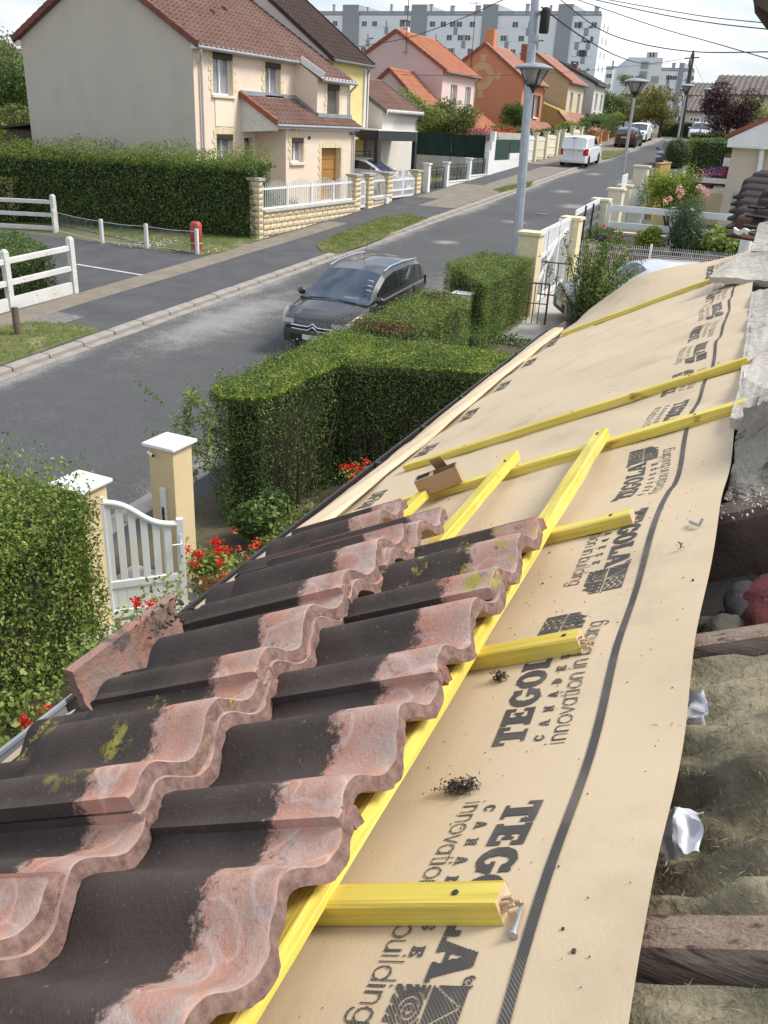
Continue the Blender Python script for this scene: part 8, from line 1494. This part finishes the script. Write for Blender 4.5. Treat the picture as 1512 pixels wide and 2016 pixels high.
# flowering bush in front of the grey car
bd_ = thing('flowering_bush', (-4.2, 20.2, gz(20.2)), 'upright leafy bush with small purple flowers before the grey car', 'bush'); P, Nn, S_, m = [], [], [], MB(); b = np.array((-4.2, 20.2, gz(20.2)))
for i in range(64):
    a = random.uniform(-2.5, 2.5); sp2 = random.uniform(.1, 1.0); e = b+np.array((random.gauss(.2, .55), random.gauss(.1, .3), random.uniform(1.0, 2.3))); k = (b+e)/2+np.array((0, 0, .2)); m.tube([b+np.array((random.uniform(-.2, .2), random.uniform(-.2, .2), 0)), k, e], [.014, .009, .003], 4)
    for f in np.linspace(.25, 1, 42): p = (1-f)**2*b+2*f*(1-f)*k+f*f*e; P.append(p+RNG.normal(size=(2, 3))*.055)
    if i % 6 == 0: S_.append(e+np.linspace(0, 1, 34)[:, None]*np.array((.06, -.03, .16))+RNG.normal(size=(34, 3))*.018)
P = np.concatenate(P); leaves('foliage', P, np.tile((0, -.3, .8), (len(P), 1)), .095, MT['privet'], bd_, 1.0, .36); S_ = np.concatenate(S_); leaves('flowers', S_, np.tile((0, 0, 1.), (len(S_), 1)), .03, MT['violet'], bd_, 1, .8); m.build('stems', MT['bark'], bd_, kind='stuff')
c = pG(1345, 415)
# garden below the gutter: geraniums, pots, leafy shrub, ground cover
def pot(c, r, h, m_, label, n=14, fm='red', spread=.20):
    t = thing('flower_pot', c, label, 'flower pot', 'potted geraniums'); m = MB(); m.lathe([(r*.62, 0), (r*.95, h*.82), (r*1.06, h*.83), (r*1.08, h), (r*.92, h), (r*.86, h*.88), (0, h*.88)], c, 18); m.build('pot', MT[m_], t, smooth=35); c = np.array(c); P = c+(0, 0, h+.10)+RNG.normal(size=(900, 3))*np.array((spread*.62, spread*.62, .07)); leaves('foliage', P, np.tile((0, -.2, 1.), (900, 1)), .042, MT['tree_pale'], t, .8, .9)
    P = []; m = MB()
    for i in range(n): e = c+np.array((random.gauss(0, spread*.7), random.gauss(0, spread*.7), h+random.uniform(.12, .34))); m.tube([c+(0, 0, h*.9), (c+e)/2+(0, 0, h*.5), e], .004, 4); P.append(e+RNG.normal(size=(46, 3))*.024)
    m.build('stems', MT['privet_dark'], t, kind='stuff'); P = np.concatenate(P); leaves('flowers', P, P-(c+(0, 0, h)), .026, MT[fm], t, .7, .9); return t
c = pG(422, 1165, .0); pot((-5.36, 7.12, gz(7.12)+.03), .19, .28, 'terracotta', 'terracotta pot of bright red geraniums beside the gate pillar', 11); c = pG(684, 955, .05); pot((-4.92, 10.05, gz(10)+.02), .17, .26, 'concrete', 'pale pot of red geraniums in the shade of the clipped hedge', 10)
bed = thing('flower_bed', (-4.7, 8.6, gz(8.6)), 'bed of small red geraniums along the foot of the hedge', 'flower bed'); P = np.c_[RNG.uniform(-5.6, -3.6, 9000), RNG.uniform(6.9, 10.2, 9000), np.zeros(9000)]; kp = np.abs(P[:, 0]+4.9-(P[:, 1]-8.6)*.16) < .55+.2*np.sin(P[:, 1]*3); P = P[kp]; P[:, 2] = [gz(y)+.05 for y in P[:, 1]]; P[:, 2] += (.22+.16*lump(P, 2.4, 1))*RNG.random(len(P)); leaves('foliage', P, np.tile((0, -.2, 1.), (len(P), 1)), .05, MT['privet'], bed, .9, .75)
P = []
for i in range(64): x, y = random.gauss(-4.85, .30), random.uniform(7.0, 10.1); x += (y-8.6)*.16; P.append(np.array((x, y, gz(y)+random.uniform(.26, .50)))+RNG.normal(size=(20, 3))*.024)
P = np.concatenate(P); leaves('flowers', P, np.tile((0, -.2, 1.), (len(P), 1)), .030, MT['orange_red'], bed, .8, .85)
shrub('shrub', (-5.5, 8.3, gz(8.3)), (.42, .5, .42), 'broad-leaved dark shrub between the gate pillar and the clipped hedge', MT['privet_dark'], 2300, .085, aspect=.5, nclump=9, stems=9)
P = np.c_[RNG.uniform(-7.0, -2.5, 9000), RNG.uniform(12.6, 19.2, 9000), np.zeros(9000)]; kp = lump(P, .9, 2) > .05; P = P[kp]; P[:, 2] = [gz(y)+.03 for y in P[:, 1]]; P[:, 2] += .10*RNG.random(len(P)); tag(leaves('ground_cover', P, np.tile((0, 0, 1.), (len(P), 1)), .05, MT['privet_dark'], None), 'patchy green ground cover on the bare garden soil', 'ground cover')
ic = thing('ivy', (-4.9, 18.6, gz(18.6)), 'dark creeping ivy along the end of the garden soil', 'ivy'); P = np.c_[RNG.uniform(-6.2, -3.2, 2600), RNG.normal(18.7, .16, 2600), np.zeros(2600)]; P[:, 2] = [gz(y)+.04+.1*random.random() for y in P[:, 1]]; leaves('foliage', P, np.tile((0, 0, 1.), (2600, 1)), .06, MT['cypress'], ic)
for (u, v, lab) in ((88, 1398, 'red roses low on the foliage at the left edge, upper bloom'), (47, 1420, 'red roses low on the foliage at the left edge, lower bloom'), (268, 1186, 'spidery red flowers by the garden gate'), (298, 1192, 'single red bloom by the broken verge tile')):
    c = pX(u, v, -5.0) if u < 200 else pX(u, v, -4.75); P = c+RNG.normal(size=(70, 3))*.028; r_ = thing('red_flower', c-(0, 0, .5), lab, 'flowers', 'red flowers at the left'); leaves('petals', P, P-c, .026, MT['red'], r_, .7, .9); m = MB(); m.tube([c-(0, 0, .6), c], .004, 4); m.build('stem', MT['privet_dark'], r_)
lf_ = thing('rose_bush', (-5.0, 4.0, gz(4)), 'low rose foliage at the foot of the leafy hedge', 'rose bush'); P = np.c_[RNG.normal(-5.05, .14, 2500), RNG.uniform(2.5, 6.2, 2500), np.zeros(2500)]; P[:, 2] = [gz(y) for y in P[:, 1]]; P[:, 2] += RNG.random(2500)*.9; leaves('foliage', P, np.tile((.4, -.2, .8), (2500, 1)), .06, MT['tree_pale'], lf_, .9, .6)
